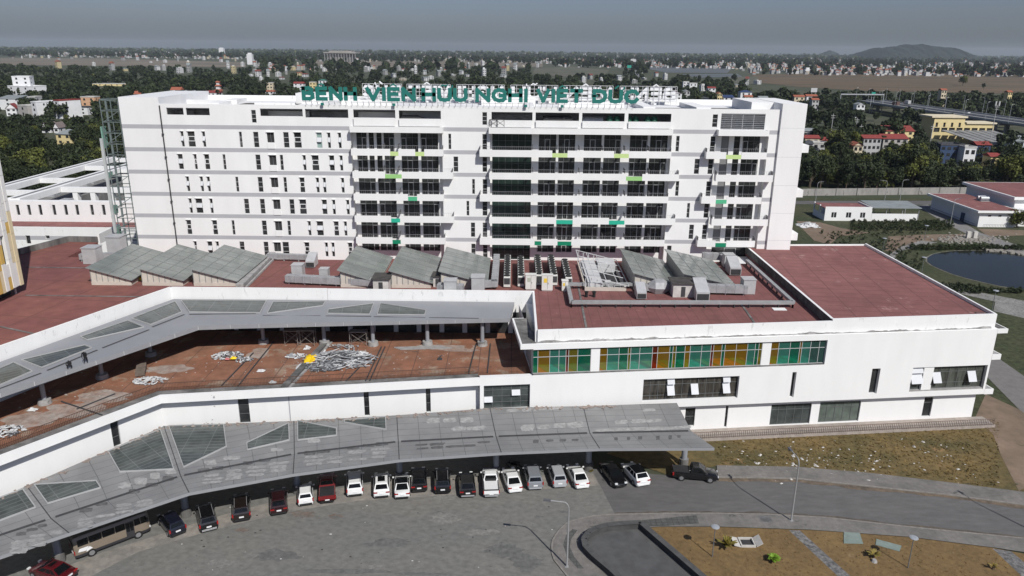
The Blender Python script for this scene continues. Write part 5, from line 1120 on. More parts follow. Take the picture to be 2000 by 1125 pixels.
def car(kind, rear_px, nose_px, pm, label, roof=None, back=True, rails=False, sunroof=False, rear_dark=False, bed=None, tl=TAIL, bump=None, name=None):
    L_, W_, H_ = DIM[kind]; a = P(*rear_px, .0); n_ = P(*nose_px, .85); d = (n_-a).xy
    if not back: d = -d
    rz = math.atan2(d.y, d.x)-math.pi/2
    t = thing(name or {'pickup': 'parked_pickup', 'mpv': 'parked_minivan'}.get(kind, 'parked_car'), label, 'pickup' if kind == 'pickup' else 'car', group='vehicles parked along the drive canopy')
    belt = {'sedan': .95, 'suv': 1.05, 'cuv': 1.0, 'hatch': .95, 'mpv': 1.0, 'pickup': 1.08}[kind]; hood = belt-.04; w = W_/2; tk = belt+.02
    if kind in ('suv', 'mpv', 'hatch', 'cuv'): sts = [(-.5, .84, .34, .62), (-.487, .93, .27, .98), (-.46, .97, .24, belt+.02), (-.3, 1, .22, belt), (.18, 1, .22, belt), (.27, .99, .22, hood), (.42, .95, .24, hood-.10), (.475, .88, .28, hood-.24), (.5, .76, .36, .6)]
    elif kind == 'sedan': sts = [(-.5, .80, .34, .62), (-.485, .90, .28, .93), (-.45, .95, .24, tk), (-.34, .98, .22, tk+.01), (-.2, 1, .2, belt), (.18, 1, .2, belt), (.25, .99, .2, hood), (.4, .94, .22, hood-.11), (.47, .86, .26, hood-.24), (.5, .72, .34, .55)]
    else: sts = [(-.5, .92, .5, .72), (-.492, .96, .45, belt), (-.44, .98, .42, belt), (-.13, .98, .36, belt), (.15, 1, .36, belt), (.26, .99, .36, hood+.02), (.43, .95, .38, hood-.07), (.48, .88, .4, hood-.22), (.5, .76, .45, .66)]
    b = MB(); rings = []
    for f, ws, zb, zt in sts:
        y = f*L_; ww = w*ws; rings.append([(-ww*.9, y, zb), (-ww, y, zb+.12), (-ww*1.0, y, zt-.22), (-ww*.965, y, zt-.07), (-ww*.86, y, zt), (0, y, zt+.015), (ww*.86, y, zt), (ww*.965, y, zt-.07), (ww, y, zt-.22), (ww, y, zb+.12), (ww*.9, y, zb)])
    k = 11; vs = [p for r in rings for p in r]; fs = []
    for i in range(len(rings)-1):
        for j in range(k): a0 = i*k+j; a1 = i*k+(j+1) % k; fs.append((a0, a1, a1+k, a0+k))
    fs.append(tuple(range(k))); fs.append(tuple(reversed(range((len(rings)-1)*k, len(rings)*k))))
    fs = [tuple(reversed(f)) for f in fs]
    b.add(vs, fs)
    body = b.build('body', pm, t, smooth=True); body.data.set_sharp_from_angle(angle=R_(38))
    C = {'sedan': (-.385, .255, -.20, .05), 'suv': (-.487, .26, -.42, .10), 'cuv': (-.478, .26, -.33, .08), 'hatch': (-.48, .27, -.40, .09), 'mpv': (-.488, .31, -.43, .12), 'pickup': (-.12, .25, -.085, .10)}[kind]
    y0, y1, r0, r1 = [c*L_ for c in C]; wb, wt = w*.93, w*.73; zb, zt = belt-.02, H_
    def ring(f): return [(-wb+(wb-wt)*f, y0+(r0-y0)*f), (wb-(wb-wt)*f, y0+(r0-y0)*f), (wb-(wb-wt)*f, y1+(r1-y1)*f), (-wb+(wb-wt)*f, y1+(r1-y1)*f)]
    lo, hi = ring(0), ring(1); ins = .10
    cb = MB(); zt2 = zt-.06
    top2 = [(x*(1-ins), y+(.12 if i < 2 else -.16)) for i, (x, y) in enumerate(hi)]
    vs = [(x, y, zb) for x, y in lo]+[(x, y, zt2) for x, y in hi]+[(x, y, zt) for x, y in top2]
    cb.add(vs, [(0,1,5,4),(1,2,6,5),(2,3,7,6),(3,0,4,7)], 0); cb.add(vs, [(4,5,9,8),(5,6,10,9),(6,7,11,10),(7,4,8,11),(8,9,10,11)], 1)
    cb.build('cabin', [pm, roof or pm], t)
    def pane(nm, i, j, u0, u1, v0, v1, off=.012):
        A_, B_, C_, D_ = Vector((*lo[i], zb)), Vector((*lo[j], zb)), Vector((*hi[j], zt2)), Vector((*hi[i], zt2))
        f = lambda u, v: A_.lerp(B_, u).lerp(D_.lerp(C_, u), v)
        n = (B_-A_).cross(D_-A_).normalized()*off; g = MB(); g.quad(f(u0, v0)+n, f(u1, v0)+n, f(u1, v1)+n, f(u0, v1)+n); g.build(nm, CGL, t)
    pane('rear_window', 0, 1, .08, .92, .12 if kind == 'sedan' else .3, .93); pane('windscreen', 2, 3, .06, .94, .08, .95)
    for i, j in ((1, 2), (3, 0)):
        if kind == 'pickup': rg = ((.10, .46), (.5, .9))
        else: rg = ((.08, .27), (.31, .56), (.6, .92))
        for u0, u1 in rg:
            if i == 3: u0, u1 = 1-u1, 1-u0
            pane('side_window', i, j, u0, u1, .16, .9)
    wr = .34 if kind != 'pickup' else .39
    for sx in (-1, 1):
        for fy in (-.305, .315):
            q = MB(); x = sx*(w-.17); q.tube((x-sx*.04, fy*L_, wr), (x+sx*.19, fy*L_, wr), wr, 16); o = q.build('wheel', TYRE, t)
            q = MB(); q.tube((x+sx*.18, fy*L_, wr), (x+sx*.2, fy*L_, wr), wr*.62, 10); q.build('rim', RIM, o)
        e = MB(); zl = belt-.15; yr = -L_*.49
        if kind in ('suv', 'mpv', 'hatch'): e.box(sx*w*.93-.07, sx*w*.93+.07, yr-.04, yr+.14, zl-.12, zl+.22)
        elif kind == 'pickup': e.box(sx*w*.94-.05, sx*w*.94+.05, yr-.06, yr+.1, zl-.25, zl+.12)
        else: e.box(sx*w*.72-.2, sx*w*.72+.2, yr-.06, yr+.12, zl-.02, zl+.1)
        e.build('tail_light', tl, t)
        e = MB(); e.box(sx*w*.66-.17, sx*w*.66+.15, L_*.455, L_*.494, .66, .80); e.build('headlight', HEAD, t)
        e = MB(); e.box(sx*(w+.10)-.1, sx*(w+.10)+.1, L_*.2, L_*.2+.1, belt+.02, belt+.16); e.build('wing_mirror', pm, t)
        if rails: e = MB(); e.bar((sx*wt*.92, r0+.2, zt+.03), (sx*wt*.92, r1-.1, zt+.03), .04, .05); e.build('roof_rail', SILV, t)
    e = MB(); e.box(-.24, .24, -L_*.5-.03, -L_*.5+.05, .66 if kind != 'pickup' else .55, .80 if kind != 'pickup' else .67); e.build('number_plate', PLATE, t)
    e = MB(); e.box(-w*.78, w*.78, -L_*.5-.045, -L_*.5+.1, .34, .5); e.box(-w*.7, w*.7, L_*.45, L_*.5+.02, .32, .46); e.build('bumper', bump or PLAST, t)
    if kind == 'pickup':
        bw = w*.84; e = MB(); ya, yb = -L_*.485, -L_*.13
        if bed is None: e.box(-bw, bw, ya, yb, belt-.0, belt+.03); nm, bmat = 'bed_floor', pm
        else: e.box(-bw, bw, ya, yb, belt, belt+.05); nm, bmat = 'bed_cover', bed
        e.build(nm, bmat, t)
        if bed is None:
            e = MB(); e.box(-bw-.07, -bw, ya, yb, belt, belt+.12); e.box(bw, bw+.07, ya, yb, belt, belt+.12); e.box(-bw-.07, bw+.07, ya-.07, ya, belt, belt+.12); e.box(-bw*.8, bw*.8, yb+.02, yb+.1, belt, belt+.3); e.build('bed_rim', PLAST if pm is PW else pm, t)
    if sunroof: e = MB(); e.box(-wt*.6, wt*.6, r0+.45, r1-.3, zt+.004, zt+.016); e.build('sunroof', CGL, t)
    c = a.xy + (Vector((d.x, d.y)).normalized()*(L_/2*(1 if back else -1)) if True else Vector())
    t.location = (c.x, c.y, .012); t.rotation_euler = (0, 0, rz); return t
car('sedan', (140, 1136), (72, 1102), PDR, 'dark red car cut off by the bottom left corner of the picture', sunroof=True)
car('mpv', (350, 1049), (322, 1003), PNV, 'dark navy hatchback right of the tan minibus', tl=TAIL)
car('suv', (410, 1041), (396, 978), PBK, 'black off roader with roof rails second right of the minibus', rails=True, bump=SILV)
car('suv', (473, 1022), (470, 957), paint('brown_black', (.014, .009, .008)), 'brownish black off roader beside the dark maroon crossover', rails=True)
car('cuv', (546, 1009), (543, 950), PMR, 'dark maroon crossover left of the small white hatchback', tl=TAIL)
car('hatch', (598, 991), (596, 947), PW, 'small white hatchback parked left of the red pickup', rails=True)
car('pickup', (640, 986), (639, 922), PRD, 'red pickup with a black bed cover', bed=mat('bed_cover', (.025, .025, .027), .7, .2))
car('suv', (694, 973), (692, 918), PW, 'white off roader right of the red pickup, nose in shade', rails=True)
car('cuv', (746, 976), (745, 920), PW, 'white crossover with a black sunroof panel', sunroof=True)
car('sedan', (786, 978), (785, 929), PW, 'white sedan with a black roof next to the canopy column', roof=CGL)
car('cuv', (819, 965), (817, 915), PBK, 'black crossover right of the white sedan with black roof', tl=TAIL)
car('suv', (865, 968), (863, 914), PBK, 'black off roader with pale roof rails in the middle of the row', rails=True, bump=PBK)
car('cuv', (914, 975), (909, 913), PBK, 'large black crossover left of the white pickup', roof=mat('dark_roof', (.02, .02, .02), .3), bump=SILV)
car('pickup', (960, 975), (956, 912), PW, 'white pickup with an open bed', bump=SILV)
car('sedan', (1007, 966), (995, 920), PW, 'white sedan right of the white pickup', bump=PW)
car('suv', (1046, 960), (1038, 914), PGR, 'mid grey off roader between a white sedan and a small minivan', bump=PSI)
car('mpv', (1094, 956), (1085, 917), PSI, 'small silver grey minivan', bump=PSI)
car('sedan', (1138, 958), (1122, 914), PW, 'white sedan at the right end of the block paving', bump=PW)
car('sedan', (1213, 956), (1186, 907), PBK, 'black sedan facing out with bright headlights', back=False)
car('cuv', (1257, 953), (1230, 909), PW, 'white crossover with black roof beside the black sedan', roof=CGL, bump=PW)
o = car('pickup', (1312, 930), (1392, 924), PBK, 'black pickup parked sideways under the canopy end', bed=mat('bed_cover', (.025, .025, .027)))
# minibus
t = thing('parked_minibus', 'tan and dark grey minibus parked along the canopy at the left', 'minibus', group='vehicles parked along the drive canopy')
BL, BW, BH = 7.0, 2.05, 2.62; b = MB(); pr = [(-BW/2*.96, .38), (-BW/2, .7), (-BW/2, 1.55), (-BW/2*.95, 2.35), (-BW/2*.8, BH-.06), (0, BH), (BW/2*.8, BH-.06), (BW/2*.95, 2.35), (BW/2, 1.55), (BW/2, .7), (BW/2*.96, .38)]
vs = []; ys = [(-BL/2, .9), (-BL/2+.12, .97), (-BL/2+.4, 1), (BL/2-.5, 1), (BL/2-.15, .95), (BL/2, .84)]
for y, s in ys: vs += [(x*s, y, .38+(z-.38)*(1-(1-s)*.5)) for x, z in pr]
k = 11; fs = []; mi = []
for i in range(len(ys)-1):
    for j in range(k): a0 = i*k+j; a1 = i*k+(j+1) % k; fs.append((a0+k, a1+k, a1, a0)); mi.append(1 if j in (0, 9, 10) else 0)
fs.append(tuple(reversed(range(k)))); mi.append(0); fs.append(tuple(range(5*k, 6*k))); mi.append(0)
b.add(vs, fs); b.m = mi
TAN = paint('tan', (.20, .165, .125), .35, .3); DKB = paint('bus_grey', (.03, .03, .034), .4, .3)
o = b.build('body', [TAN, DKB], t, smooth=True); o.data.set_sharp_from_angle(angle=R_(35))
for sx in (-1, 1):
    for y0, y1 in ((-3.15, -2.2), (-2.12, -1.0), (-.92, .2), (.28, 1.15), (2.05, 2.6), (2.66, 3.2)):
        g = MB(); x0, x1 = sx*(BW/2+.008), sx*(BW/2*.955+.008); q = [(x0, y0, 1.57), (x0, y1, 1.57), (x1, y1, 2.28), (x1, y0, 2.28)]; g.quad(*(q if sx > 0 else q[::-1])); g.build('side_window', CGL, t)
    for fy in (-2.05, 2.25):
        q = MB(); q.tube((sx*.82, fy, .42), (sx*1.04, fy, .42), .42, 16); w_ = q.build('wheel', TYRE, t); q = MB(); q.tube((sx*1.03, fy, .42), (sx*1.055, fy, .42), .26, 10); q.build('rim', RIM, w_)
    e = MB(); e.box(sx*.88-.08, sx*.88+.08, -BL/2-.03, -BL/2+.1, .75, 1.2); e.build('tail_light', TAIL, t)
    e = MB(); e.box(sx*.78-.14, sx*.78+.14, BL/2-.1, BL/2+.02, .75, .95); e.build('headlight', HEAD, t)
    e = MB(); e.box(sx*1.2-.1, sx*1.2+.1, 3.15, 3.3, 1.7, 2.1); e.build('wing_mirror', PLAST, t)
dr = MB(); dr.box(BW/2+.003, BW/2+.03, 1.2, 1.98, .5, 2.25, 0); dr.box(BW/2+.031, BW/2+.04, 1.27, 1.56, 1.2, 2.15, 1); dr.box(BW/2+.031, BW/2+.04, 1.62, 1.91, 1.2, 2.15, 1); dr.build('door', [DKB, CGL], t)
e = MB(); e.quad((-.8, -BL/2-.012, 1.6), (.8, -BL/2-.012, 1.6), (.74, -BL/2+.01, 2.25), (-.74, -BL/2+.01, 2.25)); e.build('rear_window', CGL, t)
e = MB(); e.quad((.78, BL/2+.012, 1.4), (-.78, BL/2+.012, 1.4), (-.72, BL/2-.03, 2.3), (.72, BL/2-.03, 2.3)); e.build('windscreen', CGL, t)
e = MB(); e.box(-.25, .25, -BL/2-.03, -BL/2+.05, .6, .74); e.build('number_plate', PLATE, t)
e = MB(); x = BW/2+.006; e.quad((x, -3.2, 1.0), (x, -2.55, .9), (x, -2.2, 1.3), (x, -3.05, 1.32)); e.quad((x, -2.5, .75), (x, -1.9, .95), (x, -2.15, 1.25), (x, -2.45, 1.05)); e.build('side_marking', PLATE, t)
p0, p1 = P(152, 1098, 0), P(294, 1043, 0); d = (p1-p0).xy; nn = Vector((-d.y, d.x)).normalized(); c = (p0.xy+p1.xy)/2+nn*BW/2
t.location = (c.x, c.y, .012); t.rotation_euler = (0, 0, math.atan2(d.y, d.x)-math.pi/2)
# motorbike in the canopy shade
t = thing('parked_motorbike', 'dark motorbike standing in the canopy shade behind the white sedan', 'motorbike'); b = MB()
for y in (-.62, .62):
    for i in range(14): a0, a1 = 2*math.pi*i/14, 2*math.pi*(i+1)/14; b.tube((0, y+.28*math.cos(a0), .3+.28*math.sin(a0)), (0, y+.28*math.cos(a1), .3+.28*math.sin(a1)), .05, 5)
b.tube((0, .62, .3), (0, .42, 1.0), .04, 6); b.tube((-.33, .36, 1.02), (.33, .36, 1.02), .025, 6); b.build('wheel_and_fork', TYRE, t)
b = MB(); b.prism([(-.13, -.75), (.13, -.75), (.16, .3), (-.16, .3)], .42, [.82, .82, .72, .72]); b.box(-.14, .14, .3, .5, .4, .95); b.build('body', PBK, t, bevel=.04); b = MB(); b.box(-.14, .14, -.72, .1, .8, .88); b.build('saddle', PLAST, t)
p = P(1003, 913, 0); t.location = (p.x, p.y, 0); t.rotation_euler = (0, 0, 1.25)
# ================================================================ PEOPLE on the terrace canopy
def person(px, py, label, pose, cloth, leg):
    p = P(px, py, 13.32); z0 = zuc(p.x, p.y)+.01
    if pose == 'squat': J = {'pel': (0, 0, .32), 'ch': (0, .2, .68), 'nk': (0, .3, .9), 'hd': (0, .36, 1.04), 'kL': (-.22, .42, .52), 'aL': (-.18, .12, .07), 'tL': (-.2, .32, .04), 'kR': (.22, .42, .52), 'aR': (.18, .12, .07), 'tR': (.2, .32, .04), 'sL': (-.2, .22, .82), 'eL': (-.27, .46, .6), 'hL': (-.14, .62, .42), 'sR': (.2, .22, .82), 'eR': (.27, .46, .6), 'hR': (.14, .6, .34)}
    else: J = {'pel': (0, 0, .86), 'ch': (0, .22, 1.2), 'nk': (0, .36, 1.38), 'hd': (0, .45, 1.5), 'kL': (-.13, .06, .48), 'aL': (-.14, -.04, .08), 'tL': (-.15, .16, .04), 'kR': (.13, .1, .48), 'aR': (.15, .06, .08), 'tR': (.16, .26, .04), 'sL': (-.2, .26, 1.32), 'eL': (-.26, .4, 1.05), 'hL': (-.2, .55, .85), 'sR': (.2, .26, 1.32), 'eR': (.27, .42, 1.05), 'hR': (.2, .58, .84)}
    E = [('pel', 'ch'), ('ch', 'nk'), ('nk', 'hd'), ('ch', 'sL'), ('sL', 'eL'), ('eL', 'hL'), ('ch', 'sR'), ('sR', 'eR'), ('eR', 'hR'), ('pel', 'kL'), ('kL', 'aL'), ('aL', 'tL'), ('pel', 'kR'), ('kR', 'aR'), ('aR', 'tR')]
    RAD = {'pel': .16, 'ch': .17, 'nk': .07, 'hd': .105, 'sL': .075, 'sR': .075, 'eL': .05, 'eR': .05, 'hL': .035, 'hR': .035, 'kL': .075, 'kR': .075, 'aL': .05, 'aR': .05, 'tL': .04, 'tR': .04}
    ks = list(J); vs = [Vector(J[k]) for k in ks]; es = [(ks.index(a), ks.index(b)) for a, b in E]; rad = [RAD[k] for k in ks]
    for h, s in (('hL', -1), ('hR', 1)):          # five short fingers on each hand
        hp = Vector(J[h]); e = (hp-Vector(J['e'+h[1]])).normalized(); sd = Vector((1, 0, 0))
        for q in range(5): vs.append(hp+e*(.10 if q < 4 else .05)+sd*((q-1.5)*.022 if q < 4 else -s*.055)); rad.append(.010); es.append((ks.index(h), len(vs)-1))
    t = thing('person', label, 'person', (p.x, p.y, z0))
    me = bpy.data.meshes.new('body'); me.from_pydata(vs, es, []); me.materials.append(cloth); o = bpy.data.objects.new('body', me); COL.objects.link(o); o.parent = t
    sk = o.modifiers.new('skin', 'SKIN'); sk.use_smooth_shade = True
    for i, r in enumerate(rad): me.skin_vertices[0].data[i].radius = (r, r)
    me.skin_vertices[0].data[0].use_root = True
    ss = o.modifiers.new('sub', 'SUBSURF'); ss.levels = ss.render_levels = 1
    h = MB(); hd = Vector(J['hd']); 
    for i in range(4):
        a0, a1 = i/4*1.5, (i+1)/4*1.5; h.tube(hd+Vector((0, -.01, .02+.13*math.sin(a0))), hd+Vector((0, -.01, .02+.13*math.sin(a1))), .125*math.cos(a0), 12, r2=max(.01, .125*math.cos(a1)))
    h.build('hair', mat('black_hair', (.012, .011, .01), .7, .2), t, smooth=True)
    f = MB(); f.tube(hd+Vector((0, .06, -.06)), hd+Vector((0, .09, .03)), .075, 10); f.box(-.015, .015, .16+hd.y-.03, .17+hd.y, hd.z-.03, hd.z+.01); f.build('face', mat('skin', (.38, .23, .16), .6, .05), t)
    l = MB()
    for s in 'LR': l.tube(Vector(J['pel'])+Vector((-.08 if s == 'L' else .08, 0, -.02)), J['k'+s], .125, 10, r2=.1); l.tube(J['k'+s], J['a'+s], .1, 10, r2=.075)
    l.build('trousers', leg, t); sh = MB()
    for s in 'LR': a_, b_ = Vector(J['a'+s]), Vector(J['t'+s]); sh.bar(a_+Vector((0, -.08, -.02)), b_+Vector((0, 0, 0)), .1, .08)
    sh.build('shoes', PLAST, t); t.rotation_euler = (0, 0, R_(200)); return t
BKC, GYC = mat('black_cloth', (.016, .016, .018), .9, .2), mat('pale_cloth', (.55, .55, .54), .9, .1)
person(137, 717, 'worker in dark clothes squatting on the grey terrace canopy', 'squat', BKC, mat('grey_cloth', (.12, .12, .125), .9))
person(168, 707, 'worker in a black top and pale trousers bending over on the grey terrace canopy', 'bend', BKC, GYC)
# ================================================================ LAMPS, PLANTS AND SMALL THINGS ON THE GROUND
def street_lamp(base, head, label, h=7.4, group=None, arm=1.9):
    b = P(*base, 0); hx = A(*head, b.y) if False else None
    t = thing('street_lamp', label, 'street lamp', (b.x, b.y, 0), group=group); m = MB()
    dx, dy = head
    m.tube((b.x, b.y, .1), (b.x, b.y, h-.9), .10, 8, r2=.07)
    prev = Vector((b.x, b.y, h-.9))
    for i in range(1, 7):
        a = i/6*1.35; q = Vector((b.x+dx*.55*(1-math.cos(a))*1.0, b.y+dy*.55*(1-math.cos(a)), h-.9+.8*math.sin(a))); m.tube(prev, q, .06, 8); prev = q
    e = prev+Vector((dx*(arm-.5), dy*(arm-.5), .08)); m.tube(prev, e, .05, 8); m.box(b.x-.18, b.x+.18, b.y-.18, b.y+.18, 0, .12); m.build('pole', mat('lamp_pole', (.36, .36, .36), .5, .1, metal=.3), t)
    l = MB(); d = Vector((dx, dy, .06)).normalized(); l.bar(e-d*.1, e+d*.62, .26, .12); l.build('lamp_head', mat('lamp_head_dark', (.10, .10, .11), .5), t); g = MB(); l2 = e+d*.3-Vector((0, 0, .07)); g.box(l2.x-.18, l2.x+.18, l2.y-.09, l2.y+.09, l2.z-.02, l2.z); g.build('lens', mat('lamp_lens', (.5, .5, .48), .2), t)
    return t
street_lamp((1107, 1108), (-1, .1), 'tall grey street lamp on the curved pavement beside the parking lot', 7.4)
street_lamp((1545, 1018), (-.15, .95), 'tall grey street lamp on the pavement before the road', 7.6)
street_lamp((2052, 1055), (-.3, .9), 'street lamp just outside the right edge whose shadow lies on the road', 7.6)
def park_lamp(base, label, h=3.55, sc=1.0):
    b = P(*base, 0); t = thing('park_lamp', label, 'park lamp', (b.x, b.y, .06)); m = MB(); m.tube((b.x, b.y, .06), (b.x, b.y, h-.3), .055*sc, 8, r2=.04*sc); m.tube((b.x, b.y, h-.3), (b.x, b.y, h-.05), .06*sc, 8, r2=.13*sc); m.build('post', mat('park_post', (.14, .145, .15), .5), t)
    l = MB(); l.tube((b.x, b.y, h-.05), (b.x, b.y, h), .42*sc, 16, r2=.40*sc); l.tube((b.x, b.y, h), (b.x, b.y, h+.06), .40*sc, 16, r2=.2*sc); l.build('lamp_shade', mat('lamp_disc', (.34, .36, .38), .4, metal=.2), t)
park_lamp((1391, 1088), 'round topped park lamp by the left edge of the dry lawn'); park_lamp((1773, 1110), 'round topped park lamp in the middle of the dry lawn')
for (x, y, lb) in ((1223, 495, 0), (1225, 495, 0),): pass
for base, lb in (((1805, 470), 'small park lamp by the dirt path north of the pond'), ((1723, 497), 'small park lamp on the grass left of the pond path'), ((1799, 537), 'small park lamp on the grass beside the pond bank'), ((1937, 607), 'small park lamp near the pale gravel yard')): park_lamp(base, lb, 4.2, 1.3)
def frond_plant(px, py, label, name, n, L_, up, col, droop=.5, trunk=.3, w_=.09, seg=5, z=.06):
    p = P(px, py, 0); r = random.Random(px); t = thing(name, label, 'palm' if 'palm' in name else 'shrub', (p.x, p.y, z)); b = MB()
    for i in range(n):
        a = 6.283*i/n+r.uniform(-.3, .3); el = r.uniform(up*.5, up); pts = []
        for s in range(seg+1):
            f = s/seg; rr = L_*f*math.cos(el)*(1+.0*f); zz = z+trunk+L_*(math.sin(el)*f-droop*f*f); pts.append(Vector((p.x+rr*math.cos(a), p.y+rr*math.sin(a), zz)))
        sd = Vector((-math.sin(a), math.cos(a), 0))
        for s in range(seg):
            w0, w1 = w_*(1-.1*s)*(2.2 if s else 1.2), w_*(1-.2*s)*2.2 if s < seg-1 else .02
            b.quad(pts[s]-sd*w0-Vector((0, 0, w0*.4)), pts[s+1]-sd*w1-Vector((0, 0, w1*.4)), pts[s+1], pts[s]); b.quad(pts[s], pts[s+1], pts[s+1]+sd*w1-Vector((0, 0, w1*.4)), pts[s]+sd*w0-Vector((0, 0, w0*.4)))
    b.build('fronds', mat('fronds_'+name+str(round(col[0]*1000)), col, .6, .35, 3), t); q = MB(); q.tube((p.x, p.y, z-.05), (p.x, p.y, z+trunk+.1), .12, 8, r2=.09); q.build('trunk', mat('plant_trunk', (.12, .09, .06), .9, .3, 4), t)
frond_plant(1418, 1072, 'bushy yellow green palm beside the white lids on the lawn', 'young_palm', 22, 1.5, 1.45, (.16, .13, .02), .35, .35)
frond_plant(1510, 1098, 'bright green leafy shrub on the dry lawn', 'broadleaf_shrub', 46, .95, 1.25, (.14, .24, .015), .4, .25, .11)
frond_plant(1706, 1089, 'small yellowing palm left of the middle park lamp', 'young_palm', 16, 1.0, 1.3, (.17, .13, .025), .45, .3)
frond_plant(1939, 1113, 'thin drying palm at the lower right of the lawn', 'young_palm', 9, .7, 1.2, (.2, .15, .03), .4, .3, .05)
frond_plant(1155, 921, 'tuft of weeds at the foot of a canopy column', 'weed_tuft', 26, .5, 1.3, (.10, .08, .02), .5, .05, .04, 4, 0)
p = P(1458, 1062, 0); t = thing('manhole_frame', 'open square manhole with two white lids tilted beside it', 'manhole', (p.x, p.y, .06)); m = MB()
m.box(p.x-.75, p.x-.62, p.y-.7, p.y+.7, .06, .3); m.box(p.x+.62, p.x+.75, p.y-.7, p.y+.7, .06, .3); m.box(p.x-.619, p.x+.619, p.y-.7, p.y-.58, .06, .3); m.box(p.x-.619, p.x+.619, p.y+.58, p.y+.7, .06, .3); m.build('frame', mat('white_concrete', (.5, .48, .44), .9, .15, 2), t); m = MB(); m.quad((p.x-.62, p.y-.58, .075), (p.x+.62, p.y-.58, .075), (p.x+.62, p.y+.58, .075), (p.x-.62, p.y+.58, .075)); m.build('pit', DARK, t)
for sx, an in ((-1, .25), (1, -.6)):
    m = MB(); T = Matrix.Translation((p.x+sx*1.15, p.y, .2 if sx < 0 else .36)) @ Matrix.Rotation(an, 4, 'Y'); m.box(-.35, .35, -.75, .75, 0, .08, 0, T); m.build('lid', MATS['white_concrete'], t)
for pts, lb in (([(1648, 1039), (1679, 1041), (1686, 1062), (1648, 1061)], 'left of two pale green glass sheets lying on the lawn'), ([(1712, 1053), (1761, 1066), (1757, 1077), (1710, 1064)], 'right long pale green glass sheet lying on the lawn')):
    q = [P(x, y, .1).xy for x, y in pts]; m = MB(); m.prism(ccw([tuple(v) for v in q]), .07, .12); tag(m.build('glass_sheet', mat('pale_green_sheet', (.20, .245, .215), .25, .15, 1.5)), lb, 'glass sheet')
p = P(1707, 1098, 0); m = MB(); m.tube((p.x, p.y, .05), (p.x, p.y, .32), .32, 7, r2=.2); tag(m.build('stone', CONC), 'grey stone below the small yellowing palm', 'stone')
# ramp with low walls at the bottom
RL = L2((1355, 1125), (1250, 1033), (1215, 1035), (1185, 1038), (1164, 1044), (1149, 1053), (1140, 1066), (1143, 1080), (1160, 1098), (1192, 1125), (1260, 1190))
RL = L2((1470, 1226),) + RL
t = thing('ramp_wall', 'low dark curved wall around the dark sunken drive at the bottom', 'ramp wall', (*RL[3], 0)); m = MB(); m2 = MB()
for p, q in zip(RL[:-1], RL[1:]): m.bar((*p, .42), (*q, .42), .34, .8); m2.bar((*p, .85), (*q, .85), .62, .07)
m.build('wall', mat('ramp_wall_dark', (.06, .06, .058), .9, .3, 1), t); m2.build('coping', mat('ramp_coping', (.075, .075, .073), .9, .25, 1.5), t)
sheet('ramp_floor', ccw(RL[1:]+L2((1470, 1226))), .118, mat('ramp_asphalt', (.072, .072, .072), .9, .2, .8, col2=(.095, .095, .094), bigscale=.25))
p = P(1495, 1015, 0); m = MB(); m.quad((p.x-.6, p.y-.5, .114), (p.x+.6, p.y-.6, .114), (p.x+.6, p.y+.4, .114), (p.x-.6, p.y+.5, .114)); tag(m.build('drain_cover', DKST), 'dark drain cover on the pavement left of the middle street lamp', 'drain cover')
# ================================================================ SURROUNDING BUILDINGS
HB = []                                   # photo rectangles of houses (x0, y0, x1, y1, Y) that trees must not hide
def wm(n, c, v=.08): return mat('wall_'+n, c, .9, v, .4, patch=((c[0]*.7, c[1]*.7, c[2]*.68), .68, .3))
WWH, WCR, WYE, WGY, WBL, WPK = wm('white', (.66, .66, .66)), wm('cream', (.58, .50, .36)), wm('yellow', (.66, .54, .28)), wm('grey', (.38, .36, .34)), wm('blue', (.035, .06, .12)), wm('pale_grey', (.42, .415, .41))
RRD, RGY, RDK, RGN = mat('roof_red', (.22, .042, .035), .8, .15, 1), mat('roof_grey', (.23, .25, .25), .7, .15, .5), mat('roof_dark', (.06, .062, .07), .7, .2, .5), mat('roof_green', (.05, .16, .13), .7, .1, .5); RTL = mat('roof_tile_orange', (.30, .095, .055), .8, .15, 1); RFL = mat('roof_flat', (.45, .44, .42), .9, .2, .6)
